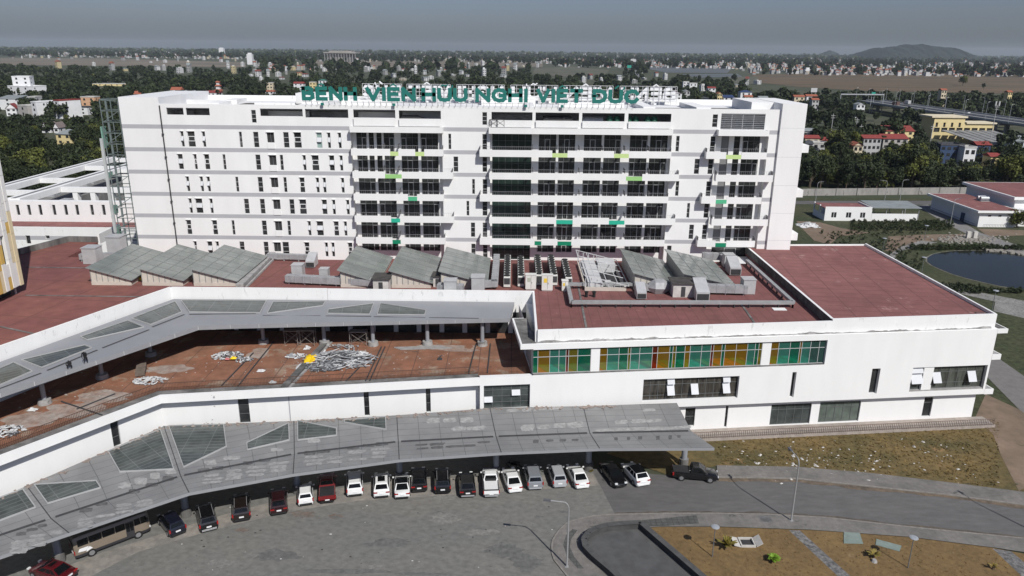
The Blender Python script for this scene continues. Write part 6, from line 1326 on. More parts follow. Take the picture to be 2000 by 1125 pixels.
def house(px0, px1, pyt, pyb, Y, label, wall, roof, kind='flat', dep=None, floors=None, rz=0., name='house', cat='house', rh=None, nwin=3, side=None, over=.5, reg=True, group=None):
    """house whose front spans px0..px1 at distance Y; pyt photo row of its eaves, standing on the ground"""
    a, b_ = A(px0, pyt, Y), A(px1, pyt, Y); w_ = b_.x-a.x; h = max(2.5, a.z); dep = dep or w_*.9; cx = (a.x+b_.x)/2
    if reg: HB.append((px0, pyt-3, px1, pyb, Y))
    t = thing(name, label, cat, (0, 0, 0), group=group); m = MB()
    m.box(-w_/2, w_/2, 0, dep, 0, h, 0); m.build('wall', wall, t); r = MB(); rh = rh or w_*.28
    if kind == 'flat': r.box(-w_/2-.15, w_/2+.15, -.15, .25, h+.002, h+.7); r.box(-w_/2-.15, w_/2+.15, dep-.25, dep+.15, h+.002, h+.7); r.box(-w_/2-.15, -w_/2+.25, .251, dep-.251, h+.002, h+.7); r.box(w_/2-.25, w_/2+.15, .251, dep-.251, h+.002, h+.7); r.box(-w_/2+.25, w_/2-.25, .25, dep-.25, h+.01, h+.05)
    elif kind == 'gable': r.add([(-w_/2-over, -over, h), (w_/2+over, -over, h), (w_/2+over, dep+over, h), (-w_/2-over, dep+over, h), (0, -over, h+rh), (0, dep+over, h+rh)], [(0,4,5,3),(1,2,5,4),(2,3,5),(3,2,1,0)])
    elif kind == 'gable_x': r.add([(-w_/2-over, -over, h), (w_/2+over, -over, h), (w_/2+over, dep+over, h), (-w_/2-over, dep+over, h), (-w_/2-over, dep/2, h+rh), (w_/2+over, dep/2, h+rh)], [(0,1,5,4),(2,3,4,5),(1,2,5),(3,0,4),(3,2,1,0)])
    elif kind == 'hip': i_ = min(w_, dep)*.45; r.add([(-w_/2-over, -over, h), (w_/2+over, -over, h), (w_/2+over, dep+over, h), (-w_/2-over, dep+over, h), (-w_/2+i_, dep/2, h+rh), (w_/2-i_, dep/2, h+rh)], [(0,1,5,4),(2,3,4,5),(1,2,5),(3,0,4),(3,2,1,0)])
    elif kind == 'shed': r.add([(-w_/2-over, -over, h-.3), (w_/2+over, -over, h-.3), (w_/2+over, dep+over, h+rh), (-w_/2-over, dep+over, h+rh), (-w_/2-over, -over, h-.1), (w_/2+over, -over, h-.1), (w_/2+over, dep+over, h+rh+.2), (-w_/2-over, dep+over, h+rh+.2)], [(3,2,1,0),(4,5,6,7),(0,1,5,4),(1,2,6,5),(2,3,7,6),(3,0,4,7)])
    r.build('roof', roof, t)
    if kind == 'gable':
        g = MB(); g.add([(-w_/2, -.01, h), (w_/2, -.01, h), (0, -.01, h+rh*w_/(w_+2*over))], [(0,1,2)]); g.build('gable_wall', wall, t)
    fl = floors or max(1, round(h/3.4)); fh = h/fl
    for f in range(fl):
        for i in range(nwin):
            x = -w_/2+w_*(i+.5)/nwin; ww = min(.8, w_/nwin*.3); q = MB(); q.box(x-ww, x+ww, -.06, -.003, f*fh+fh*.32, f*fh+fh*.78); q.build('window', GLASS, t)
        q = MB(); q.box(w_/2+.003, w_/2+.06, dep*.3, dep*.3+1.1, f*fh+fh*.35, f*fh+fh*.75); q.build('window', GLASS, t)
    t.location = (cx, Y, 0); t.rotation_euler = (0, 0, rz); return t
# left group
house(8, 62, 169, 190, 690, 'large white villa with green edged terrace among trees at the far left', WWH, WWH, dep=18, rz=-.3); house(24, 55, 150, 166, 700, 'white upper block rising behind the large villa at the far left', WWH, WWH, dep=10, rz=.2, nwin=2)
house(12, 30, 212, 230, 545, 'small white gabled house with a red roof corner', WWH, RRD, 'gable', dep=8, rh=3.5, nwin=2, rz=.25); house(29, 57, 207, 232, 542, 'bare grey concrete house between two white houses', WGY, RFL, dep=12, nwin=1, rz=-.4)
house(57, 72, 200, 230, 536, 'white three storey tube house with a long blank side wall', WWH, WWH, dep=17, nwin=1, rz=-.45); house(101, 117, 197, 236, 528, 'white four storey tube house with red roof terrace', WWH, RRD, dep=16, nwin=1, rz=-.45)
house(133, 170, 210, 222, 560, 'low white house with dark glazed terrace right of the tube houses', WWH, RDK, dep=9, nwin=2); house(157, 184, 190, 206, 640, 'small orange and cream house left of the ward block', wm('orange', (.55, .33, .2)), RFL, dep=9, nwin=2)
house(-6, 32, 192, 208, 600, 'long white shed with grey roof at the left edge', WWH, RGY, 'shed', dep=14, rh=1.5, nwin=1, name='shed', cat='shed'); house(53, 68, 190, 200, 590, 'grey flat house behind the tube houses', WPK, RFL, dep=9, nwin=1)
for i, px in enumerate((81, 89, 104)): house(px, px+10, 250, 262, 440, ('left', 'middle', 'right')[i]+' of three brown gabled dormer houses in the trees', WWH, mat('roof_brown', (.2, .16, .15), .8), 'gable', dep=7, rh=3.2, nwin=1)
house(106, 140, 262, 284, 385, 'yellow house with grey green hipped roof deep in the trees', WYE, RGY, 'hip', dep=9, rh=2.2, nwin=2, rz=-.2)
house(0, 26, 275, 290, 375, 'grey roofed shed at the left edge in front of the trees', WGY, RGY, 'shed', dep=8, rh=1, nwin=1, name='shed', cat='shed', reg=False)
house(333, 352, 176, 184, 800, 'teal house with an orange red roof beyond the left wing', mat('wall_teal', (.1, .5, .4), .8), RTL, 'gable_x', dep=9, rh=3); house(356, 381, 179, 184, 800, 'grey flat roofed house beside the teal house', WPK, RGY, 'shed', dep=9, rh=1); house(404, 428, 181, 186, 790, 'white house with dark red roof beyond the left wing', WWH, RRD, 'gable_x', dep=9, rh=2)
house(261, 274, 184, 188, 760, 'small orange roofed house just above the left end of the ward block', WWH, RTL, 'gable_x', dep=8, rh=3); house(178, 245, 164, 168, 980, 'long yellow low building in the trees at the left', WYE, RFL, dep=9, nwin=6, name='low_building', cat='building')
for k, (z, w_) in enumerate(((0, 9), (4.5, 7), (8.5, 5))): pass
pg = thing('pagoda', 'small red tiered pagoda roof above the trees at the left', 'pagoda', (0, 0, 0)); c = A(427, 175, 900)
for k, (z, w_) in enumerate(((c.z-1, 8), (c.z+4, 6.2), (c.z+8, 4.6))):
    m = MB(); m.box(-w_*.34, w_*.34, -w_*.34, w_*.34, 0 if k == 0 else z-3.5, z); m.build('wall', WWH, pg); m = MB(); m.add([(-w_/2, -w_/2, z), (w_/2, -w_/2, z), (w_/2, w_/2, z), (-w_/2, w_/2, z), (-w_*.3, -w_*.3, z+1.6), (w_*.3, -w_*.3, z+1.6), (w_*.3, w_*.3, z+1.6), (-w_*.3, w_*.3, z+1.6)], [(0,1,5,4),(1,2,6,5),(2,3,7,6),(3,0,4,7),(4,5,6,7),(3,2,1,0)]); m.build('roof', RTL, pg)
pg.location = (c.x, 900, 0); HB.append((418, 150, 437, 176, 900))
# beyond the block, centre and right
for (x0, x1, yt, yb, Y, lb, wl_, rf_, kd) in ((573, 592, 163, 172, 900, 'red roofed white house left of the rooftop sign', WWH, RRD, 'gable_x'), (604, 616, 161, 172, 900, 'narrow yellow house just left of the first sign letters', WYE, RFL, 'flat'), (520, 532, 162, 172, 880, 'cream house in the trees left of the sign', WCR, RFL, 'flat'), (518, 534, 179, 186, 790, 'orange roofed house low behind the roof left of the sign', WWH, RTL, 'gable_x'), (622, 636, 157, 166, 930, 'house with a green pyramid roof behind the first sign word', WWH, RGN, 'hip'),
  (1313, 1332, 182, 200, 700, 'white house with red gabled roof right of the sign frames', WWH, RRD, 'gable'), (1335, 1348, 178, 188, 760, 'grey house beside the red gabled house right of the sign', WPK, RGY, 'gable'), (1335, 1346, 160, 170, 960, 'white two storey house on the edge of the paddies', WWH, RFL, 'flat'), (1347, 1362, 163, 170, 950, 'second white house on the edge of the paddies', WWH, RFL, 'flat'), (1402, 1411, 183, 192, 700, 'small bright yellow house beyond the right wing', WYE, RTL, 'gable'), (1447, 1469, 180, 190, 740, 'white house with dark blue hipped roof beyond the right wing', WWH, mat('roof_blue', (.03, .05, .12), .6), 'hip'),
  (1370, 1390, 191, 198, 690, 'dark blue roofed shed beyond the right wing', WBL, RDK, 'shed'), (1414, 1434, 190, 195, 700, 'white shed with blue roof beyond the right wing', WWH, mat('roof_blue', (.03, .05, .12)), 'shed'), (1383, 1398, 172, 177, 800, 'red roof among trees right of the paddies', WWH, RRD, 'gable_x'), (1455, 1470, 189, 195, 680, 'orange red roofed house beside the blue roofed house', WCR, RTL, 'gable_x'), (1483, 1500, 191, 197, 670, 'grey gabled house behind the right wing roof', WPK, RGY, 'gable_x'),
  (1576, 1597, 188, 193, 700, 'bright orange red roofed house right of the tower top', WWH, RTL, 'gable_x'), (1587, 1600, 195, 200, 660, 'small red roofed house below the bright orange one', WPK, RTL, 'gable_x'), (1552, 1572, 189, 194, 690, 'orange roofed low house touching the tower top edge', WCR, RTL, 'gable_x'), (1674, 1690, 204, 211, 600, 'grey gabled house with white front alone in the trees', WWH, RGY, 'gable'),
  (1568, 1591, 256, 264, 410, 'grey green roofed house hugging the tower edge', WPK, RGY, 'gable_x'), (1573, 1601, 270, 279, 385, 'cream house with red roof right of the tower', WCR, RRD, 'gable_x'), (1567, 1588, 281, 290, 365, 'dark grey roofed shed beside the tower', WGY, RDK, 'gable_x'), (1588, 1613, 280, 292, 372, 'white wall house with green side right of the tower', WPK, RFL, 'flat'), (1601, 1616, 274, 279, 395, 'small red roof behind the white wall house', WPK, RRD, 'gable_x'),
  (1668, 1686, 284, 303, 355, 'cream house with steep orange red gable', WCR, RTL, 'gable'), (1688, 1722, 270, 304, 368, 'white villa with red window canopies beside the cream gable', WPK, RRD, 'gable_x'), (1730, 1786, 256, 266, 440, 'long yellow verandah house with dark red roof', WYE, RRD, 'gable_x'), (1726, 1774, 271, 281, 400, 'low grey row house with red roof in front of the yellow verandah house', WGY, RRD, 'gable_x'),
  (1838, 1884, 284, 322, 345, 'dark blue sided tall narrow house in the trees at right', WBL, RDK, 'flat'), (1885, 1908, 289, 322, 340, 'white balcony front of the dark blue houses at right', WWH, RFL, 'flat'), (1909, 1936, 283, 312, 352, 'second dark blue house with a red roof at right', WBL, RRD, 'gable_x'), (1972, 2012, 275, 286, 410, 'pale blue white shed at the right edge', wm('pale_blue', (.5, .55, .58)), RGY, 'shed'), (1936, 1958, 306, 322, 335, 'yellow house partly hidden by trees at the right', WYE, RRD, 'gable_x'), (1840, 1850, 176, 181, 700, 'tiny orange roofed house behind the highway lamps', WCR, RTL, 'gable_x'), (1970, 1978, 180, 184, 680, 'tiny orange roofed house at the far right tree line', WYE, RTL, 'gable_x')):
    house(x0, x1, yt, yb, Y, lb, wl_, rf_, kd, dep=max(6, (x1-x0)*Y/1470*.8), rh=max(1.4, (x1-x0)*Y/1470*.16), nwin=2 if x1-x0 < 30 else 4, reg='tiny' not in lb)
# yellow station with saw tooth shed roof in front
t = thing('station_building', 'pale yellow two level station building with rows of dark openings', 'station', (0, 0, 0)); Y = 455
a, b_, c, z1, z2 = A(1826, 230, Y).x, A(1886, 230, Y).x, A(1943, 240, Y).x, A(1850, 230, Y).z, A(1910, 242, Y).z
w = MB(); hs = [(a+(b_-a)*(i+.25)/4, a+(b_-a)*(i+.55)/4, z1-5.4, z1-2.8) for i in range(4)]+[(a+.5+(c-a)*i/8, a+(c-a)*(i+1)/8-.5, z2-5.0, z2-2.4) for i in range(8)]
w.wall(a, b_, 0, z1, [h for h in hs if h[1] < b_], Matrix.Translation((0, Y, 0)), depth=.6); w.wall(b_, c, 0, z2, [h for h in hs if h[0] > b_], Matrix.Translation((0, Y, 0)), depth=.6); w.quad((a, Y, 0), (a, Y, z1), (a, Y+14, z1), (a, Y+14, 0)); w.build('wall', WYE, t)
w = MB(); w.box(a-2, b_+1, Y-.8, Y+15, z1+.002, z1+.9); w.box(b_+1.01, c+1, Y-.8, Y+12, z2+.002, z2+.8); w.build('roof', wm('cream2', (.66, .58, .42)), t); w = MB(); w.quad((a, Y+.6, 0), (c, Y+.6, 0), (c, Y+.6, z2), (a, Y+.6, z2)); w.quad((a, Y+.61, z2), (b_, Y+.61, z2), (b_, Y+.61, z1), (a, Y+.61, z1)); w.build('opening', DARK, t)
w = MB()
for i in range(7):
    x0 = A(1838+i*15, 255, 452).x; x1 = A(1838+i*15+12.5, 255, 452).x; zt, zb = A(1850, 254, 452).z, A(1850, 280, 420).z
    w.add([(x0+5, 418, zb), (x1+5, 418, zb), (x1, 452, zt), (x0, 452, zt), (x0+5, 418, zb-.3), (x1+5, 418, zb-.3), (x1, 452, zt-.3), (x0, 452, zt-.3)], [(0,1,2,3),(7,6,5,4),(0,4,5,1),(1,5,6,2),(3,2,6,7),(0,3,7,4)])
w.build('shed_roof', mat('grey_shed_roof', (.22, .22, .215), .8, .2, .3), t); HB.append((1815, 225, 1948, 282, 455))
# ---- left courtyard building behind the red roof, parts in white with roof wells
cb = thing('courtyard_building', 'white courtyard wing with roof frames and a row of small windows behind the red roof', 'hospital wing', (-105, 180, 0)); ZC = 14.3
w = MB(); wn = []
Y0 = 168.5
for px in (33, 55, 77, 104, 127, 149, 178, 201, 224): wn.append((A(px-3.2, 400, Y0).x, A(px+3.2, 400, Y0).x, A(px, 420, Y0).z, A(px, 400, Y0).z))
w.wall(-135, -64, 5, ZC, wn, Matrix.Translation((0, Y0, 0)), depth=.3); w.build('front_wall', WHITE2, cb)
for h in wn: q = MB(); q.quad((h[0], Y0+.28, h[2]), (h[1], Y0+.28, h[2]), (h[1], Y0+.28, h[3]), (h[0], Y0+.28, h[3])); q.build('window', GLASS, cb)
r = MB()
def beam(x0, x1, y0, y1, z0=ZC-1.2, z1=ZC, m=0): r.box(x0, x1, y0, y1, z0, z1, m)
xo = A(48, 360, 205).x
beam(-135, -64, Y0+.31, Y0+1.6); 
for x in (-127.5, -114.5): beam(x-1.6, x+1.6, Y0+1.61, 240, ZC-1.2, ZC+.25); beam(x-.5, x+.5, Y0+1.7, 240, ZC+.26, ZC+.3, 1)
for y in (181, 199, 221, 238): beam(-125.8, -116.2, y, y+1.4)
for y in (186, 216): beam(-112.8, -64, y, y+1.4, ZC-1.2, ZC+.0)
beam(-112.8, -64, 226, 240); beam(-66, -64, Y0+1.61, 226)
r.build('roof_frame', [WHITE2, mat('gutter_grey', (.2, .2, .2), .9, .2)], cb)
r = MB(); r.box(-129, -113, Y0+1.5, 240, 3, 10.5, 0); r.box(-112.9, -64, Y0+1.5, 186, 3, 11.0, 0); r.box(-112.9, -64, 216.2, 240, 3, 13, 1)
for i in range(9): x = -110+i*4.4; r.box(x, x+1.2, 186.01, 187.4, 6, 13.0, 1)
r.build('lower_roof', [mat('grey_lower_roof', (.17, .165, .16), .95, .35, .5), WHITE2], cb)
q = MB()
for i in range(7): x = -109+i*4.6; q.box(x, x+1.5, 216.0, 216.19, 8.5, 12)
q.build('courtyard_window', GLASS, cb)
eq = MB()
for i in range(16): x, y = U(-124, -117), U(172, 236); s = U(.5, 1.3); eq.box(x-s, x+s, y-s, y+s, 10.5, 10.5+s*1.2)
for i in range(14): x, y = U(-110, -70), U(172, 184); s = U(.5, 1.3); eq.box(x-s, x+s, y-s, y+s, 11, 11+s*1.2)
tag(eq.build('roof_plant', METAL, cb), kind='stuff')
lo = MB(); hl = [(A(51, 470, 158).x, A(60, 470, 158).x, A(55, 476, 158).z, A(55, 460, 158).z), (A(90, 470, 158).x, A(98, 470, 158).x, A(94, 466.5, 158).z, A(94, 460, 158).z)]
lo.wall(-140, -76, 0, 10.7, hl, Matrix.Translation((0, 158, 0)), depth=.3, bands=((7.9, 8.8, 1),)); lo.box(-140, -76, 158.31, 168.4, 6, 9.6, 2); lo.box(-140, -76, 158.302, 158.6, 9.61, 10.7, 0); lo.build('low_wing_wall', [WHITE2, BAND, REDROOF2], cb)
for h in hl: q = MB(); q.quad((h[0], 158.28, h[2]), (h[1], 158.28, h[2]), (h[1], 158.28, h[3]), (h[0], 158.28, h[3])); q.build('window', GLASS, cb)
# ---- yellow finned tower at the left edge
ft = thing('finned_tower', 'white and yellow vertical finned tower standing on the red roof at the left edge', 'tower', (-72, 90, 14.3)); XF = -69.75
m = MB(); m.box(-95, XF-.45, 60, 102.6, 15.4, 40); m.box(-94, XF-1.4, 61, 101.5, 14.31, 15.4); m.build('body', DARK, ft)
FW_, FY1, FY2, FK = mat('fin_white', (.74, .73, .70), .6, .04), mat('fin_ochre', (.60, .40, .11), .6, .06), mat('fin_cream', (.68, .58, .38), .6, .05), mat('fin_gap', (.03, .025, .02), .8)
r = random.Random(5); y = 102.5; i = 0
fm = [MB(), MB(), MB()]
while y > 66:
    z = 15.6-r.random()*.18; dep = .38 if i % 2 else .46
    while z < 40:
        h = r.uniform(1.3, 4.2); c = r.choices((0, 1, 2, 3), (5, 3, 3, .9))[0] if i > 0 else r.choice((0, 0, 2))
        if c < 3: fm[c].box(XF-.4, XF-.4+dep, y-.70, y, z, min(z+h-.04, 40))
        z += h
    y -= .76; i += 1
for b_, m_, n in zip(fm, (FW_, FY1, FY2), ('white', 'ochre', 'cream')): o = b_.build('fin_panels', m_, ft); o['label'] = n+' vertical fin panels'
q = MB()
for y in (101.6, 97, 92, 86): q.tube((XF-.8, y, 14.3), (XF-.8, y, 15.6), .16, 8)
q.build('short_column', METAL, ft)
# ================================================================ RIGHT BACK: wall, gatehouse, white annex, lamps
bw = thing('boundary_wall', 'long weathered concrete panel wall below the trees at the right', 'boundary wall', (120, 262, 0)); pA, pB = Vector((52, 257.2)), Vector((176, 270.5)); n = 16
CW = mat('weathered_panel', (.30, .285, .265), .95, .25, .5, stretch=(1, 1, .4), patch=((.12, .115, .105), .58, .5))
for i in range(n):
    p, q = pA.lerp(pB, i/n), pA.lerp(pB, (i+1)/n); m = MB(); d = (q-p).normalized()*.15; m.bar((*(p+d), 1.25), (*(q-d), 1.25), .16, 2.5); m.build('wall_panel', CW, bw); m = MB(); m.box(p.x-.15, p.x+.15, p.y-.18, p.y+.14, 0, 2.6); m.build('wall_post', DKCONC, bw)
gh = thing('gatehouse', 'small white utility house with red flat roof and an open grey carport', 'utility house', (100, 222, 0)); w = MB(); T = FR(93.4, 221.7, .0)
hs = [(x, x+1.5, 1.0, 2.6) for x in (2.0, 6.4, 10.6)]; w.wall(0, 14, 0, 4.1, hs, T, depth=.2); w.wall(0, 13.6, 0, .01, [], T); w.box(2.5, 14, .21, 9, 0, 3.6, 0, T); w.box(0, .3, .003, 9, 0, 1.8, 0, T); w.box(0, .3, 8.6, 9, 1.8, 4.1, 0, T); w.box(0, .3, 4.3, 4.7, 1.8, 4.1, 0, T); w.build('wall', WHITE, gh)
for h in hs: q = MB(); q.quad((h[0], .18, h[2]), (h[1], .18, h[2]), (h[1], .18, h[3]), (h[0], .18, h[3]), 0, T); o = q.build('window', GLASS, gh); q = MB(); q.box(h[0]+.7, h[0]+.8, .05, .17, h[2], h[3], 0, T); q.build('frame', WFRAME, o)
q = MB(); q.box(.1, 13.8, .3, 9, 3.61, 3.75, 0, T); q.build('roof', REDROOF2, gh); q = MB(); q.box(.0, 14, .003, .3, 4.1, 4.25, 0, T); q.box(13.7, 14, .31, 9.2, 3.62, 4.2, 0, T); q.build('roof_edge', WHITE, gh)
q = MB(); q.box(14.05, 27.8, .0, .25, 0, 2.3, 0, T); q.build('low_wall', WHITE, gh); q = MB(); q.add([(14.1, -.4, 4.0), (28.6, -.4, 4.0), (28.6, 8.8, 4.5), (14.1, 8.8, 4.5), (14.1, -.4, 4.15), (28.6, -.4, 4.15), (28.6, 8.8, 4.65), (14.1, 8.8, 4.65)], [(3,2,1,0),(4,5,6,7),(0,1,5,4),(1,2,6,5),(2,3,7,6),(3,0,4,7)], 0, T); q.build('carport_roof', RGY, gh)
for x in (18.5, 23.3, 28.2):
    for y in (.4, 8.2): q = MB(); q.tube((x, y, 0), (x, y, 4.1), .1, 8, 0, T); q.build('carport_post', METAL, gh)
an = thing('white_annex', 'low white annex with red roof and wide grey roof edge at the right edge', 'annex', (150, 225, 0)); m = MB(); m.box(135.5, 146, 215, 241, 0, 4.4); m.box(149, 190, 221, 246, 0, 7.2); m.box(146.01, 160, 216.5, 220.9, 0, 4.2); m.build('wall', WHITE, an)
m = MB(); m.box(134.2, 147, 213.9, 242, 4.41, 5.0, 0); m.box(147.8, 191, 219.8, 247, 7.21, 8.0, 0); m.box(147.01, 161, 215.6, 219.7, 4.4, 4.9, 0); m.build('roof_slab', WHITE2, an); m = MB(); m.box(134.7, 146.5, 214.4, 241.5, 5.01, 5.04); m.box(148.4, 170, 220.4, 246.4, 8.01, 8.04); m.build('red_roof', REDROOF2, an)
m = MB(); m.box(165, 180, 226, 240, 8.05, 9.6); m.build('roof_upstand', WHITE, an)
m = MB(); m.tube((143.5, 229, 5.9), (146, 229, 5.9), .6, 12); m.tube((143.5, 230.6, 5.9), (146, 230.6, 5.9), .6, 12); m.box(143.4, 146.1, 228.3, 231.2, 5.05, 5.2); tag(m.build('steel_tank', METAL), 'pair of shiny horizontal steel tanks on the annex roof', 'tank')
m = MB(); m.box(135.2, 135.45, 222, 223.6, .1, 2.6); m.build('door', WBL, an)
for (x, z0, z1) in ((138, 3.2, 3.6), (141, 3.2, 3.6)): m = MB(); m.box(x, x+.8, 214.9, 214.99, z0, z1); m.build('window', GLASS, an)
m = MB()
for i in range(22): m.box(136+i*.45, 136.04+i*.45, 213.2, 213.24, 0, 1.1)
m.box(136, 146, 213.19, 213.25, 1.1, 1.16)
for i in range(40): m.box(134.0, 134.04, 214+i*.6, 214.04+i*.6, 0, 1.1)
m.box(133.99, 134.05, 214, 238, 1.1, 1.16); m.build('fence_rail', DKMETAL, an)
for (base, hd, lb) in (((1592, 399), (.9, .3), 'first pale street lamp before the concrete wall, near the tower'), ((1727, 396), (-.9, .3), 'second pale street lamp before the concrete wall'), ((1757, 394), (.9, .2), 'third pale street lamp before the concrete wall')): street_lamp(base, hd, lb, 7.5)
street_lamp((1855, 443), (.9, .4), 'pale street lamp beside the annex driveway', 8.2)
for px in (1890, 1903): p = P(px, 466, 0); m = MB(); m.box(p.x-.5, p.x+.5, p.y-.4, p.y+.4, .06, 2.0); m.box(p.x-.6, p.x+.6, p.y-.5, p.y+.5, .05, .2); tag(m.build('concrete_post', mat('white_concrete', (.5, .48, .44))), ('left' if px < 1895 else 'right')+' of two white square posts on the rubble by the pond path', 'post')
rb = MB()
for i in range(420):
    px, py = rnd.gauss(1890, 28), rnd.gauss(468, 4.5); p = P(px, py, 0); s = U(.10, .34); rb.box(p.x-s, p.x+s, p.y-s*.7, p.y+s*.7, .05, .06+s*.7, 0)
for i in range(300):
    f = U(0, 1); a_ = Vector(pond_o[6]).lerp(Vector(pond_o[9]), f); s = U(.15, .5); x, y = a_.x+U(-1, 1), a_.y+U(.2, 3); rb.box(x-s, x+s, y-s, y+s, .08, .1+s*.8)
tag(rb.build('rubble', mat('pale_rubble', (.27, .25, .22), .95, .3, 2)), kind='stuff')
# ================================================================ ELEVATED HIGHWAY, poles, signs
hw = thing('elevated_highway', 'grey elevated highway deck on piers crossing the trees at the right', 'highway bridge', (315, 540, 0)); m = MB(); HX = lambda y: 300+(y-457)*.0
pl = [(302, 690), (302, 600), (304, 457), (310, 330)]
for p, q in zip(pl[:-1], pl[1:]):
    for off in (0, 14.5): m.bar((p[0]+5.5+off, p[1], 7.6), (q[0]+5.5+off, q[1], 7.6), 12.5, .8, 0)
m.build('deck', mat('deck_concrete', (.22, .22, .215), .9, .15, .2), hw); m = MB()
for p, q in zip(pl[:-1], pl[1:]):
    for off in (-.6, 11.6, 14, 26): m.bar((p[0]+off, p[1], 8.5), (q[0]+off, q[1], 8.5), .35, 1.0, 0)
m.build('barrier', mat('barrier_pale', (.4, .4, .39), .9, .2, .3), hw)
for y in range(340, 690, 35):
    for off in (5.5, 20): m = MB(); x = 303+off; m.box(x-5, x+5, y-.9, y+.9, 5.9, 7.15); m.box(x-1.2, x+1.2, y-.8, y+.8, 0, 5.9); m.build('pier', CONC, hw)
n = 0
for y in range(350, 690, 24):
    for off in (-.6, 26):
        n += 1; x = 303+off; t = thing('highway_lamp', 'thin grey lamp post along the elevated highway', 'street lamp', (x, y, 8), group='lamp posts along the elevated highway'); m = MB(); m.tube((x, y, 8.0), (x, y, 19), .12, 6, r2=.08); s = 1 if off < 0 else -1; m.tube((x, y, 19), (x+s*2, y, 19.5), .06, 5); m.build('pole', METAL, t); m = MB(); m.box(x+s*2-.5, x+s*2+.5, y-.2, y+.2, 19.4, 19.6); m.build('lamp_head', DKMETAL, t)
def far_car(x, y, z, label, m_, L_=4.4, W_=1.8, H_=1.45, box=False):
    t = thing('truck' if box else 'car', label, 'truck' if box else 'car', (x, y, z)); b = MB()
    if box: b.box(x-1.2, x+1.2, y-4, y+2.2, z+.8, z+3.4, 0); b.build('cargo_box', m_, t); b = MB(); b.box(x-1.1, x+1.1, y+2.3, y+4, z+.5, z+2.7); b.build('cab', paint('red', (.2, .01, .01)), t)
    else: b.prism([(x-.9, y-2.2), (x+.9, y-2.2), (x+.9, y+2.2), (x-.9, y+2.2)], z+.3, [z+.9, z+.9, z+.8, z+.8]); b.build('body', m_, t); b = MB(); b.prism([(x-.75, y-1.7), (x+.75, y-1.7), (x+.75, y+.8), (x-.75, y+.8)], z+.85, z+1.42); b.build('cabin', CGL, t)
    b = MB()
    for sx in (-.85, .85):
        for sy in (-1.4, 1.4): b.tube((x+sx-.1, y+sy, z+.33), (x+sx+.1, y+sy, z+.33), .33, 10)
    b.build('wheels', TYRE, t)
p = A(1820, 212, 560); far_car(322, 548, 8.02, 'white car driving on the elevated highway', PW); far_car(306, 620, 8.02, 'truck with a dark cargo box and red cab on the highway', mat('cargo_dark', (.12, .07, .06)), box=True); far_car(325, 640, 8.02, 'pale box truck behind the dark truck on the highway', WPK, box=True); far_car(320, 470, 8.02, 'white car at the right edge of the highway', PW)
for px, yt, yb, lb in ((1628, 222, 258, 'tall pale utility pole left of the villa'), (1675, 230, 260, 'second utility pole left of the villa'), (1683, 243, 262, 'shorter utility pole near the villa'), (1823, 243, 280, 'utility pole left of the station'), (1948, 205, 240, 'tall mast with white antennas beyond the station')):
    Y = 430; b_ = A(px, yt, Y); t = thing('utility_pole', lb, 'utility pole', (b_.x, Y, 0)); m = MB(); m.tube((b_.x, Y, 0), (b_.x, Y, b_.z), .2, 6, r2=.14); m.build('pole', WPK, t); m = MB(); m.box(b_.x-1.2, b_.x+1.2, Y-.1, Y+.1, b_.z-1.2, b_.z-1.0); m.box(b_.x-1.0, b_.x+1.0, Y-.1, Y+.1, b_.z-2.4, b_.z-2.2)
    if px == 1948: m.box(b_.x-1.3, b_.x-.6, Y-.3, Y+.3, b_.z-.5, b_.z+2); m.box(b_.x+.6, b_.x+1.3, Y-.3, Y+.3, b_.z-.5, b_.z+2)
    m.build('cross_arm', WPK, t)
for px, py, Y, w_, h_, m_, lb in ((1590, 176, 760, 6, 4, mat('sign_pale', (.5, .5, .5), .5), 'white roadside billboard beyond the tower top'), (1706, 183, 650, 3.2, 2.4, mat('sign_green2', (.02, .3, .22), .5), 'small green road sign above the highway'), (1237, 118, 2600, 17, 9, mat('sign_pale', (.5, .5, .5)), 'pale far billboard beside the distant road'), (1229, 130, 1900, 10, 6, mat('sign_green2', (.02, .3, .22)), 'green sign gantry on the distant road')):
    c = A(px, py, Y); t = thing('roadside_sign', lb, 'road sign', (c.x, Y, 0)); m = MB(); m.box(c.x-w_/2, c.x+w_/2, Y-.2, Y+.2, c.z-h_/2, c.z+h_/2); m.build('sign_board', m_, t); m = MB(); m.tube((c.x-w_*.3, Y+.4, 0), (c.x-w_*.3, Y+.4, c.z), .25, 6); m.tube((c.x+w_*.3, Y+.4, 0), (c.x+w_*.3, Y+.4, c.z), .25, 6); m.build('post', METAL, t); HB.append((px-8, py-5, px+8, py+5, Y))
gn = thing('sign_gantry', 'long thin grey gantry over the highway above the trees', 'gantry', (260, 640, 0)); a, b_ = A(1642, 184, 650), A(1726, 183, 650); m = MB(); m.box(a.x, b_.x, 649, 649.6, a.z-.4, a.z+.5); m.build('beam', METAL, gn); m = MB(); m.tube((b_.x, 649.3, 0), (b_.x, 649.3, b_.z), .3, 6); m.tube((a.x, 649.3, 0), (a.x, 649.3, a.z), .3, 6); m.build('post', METAL, gn)
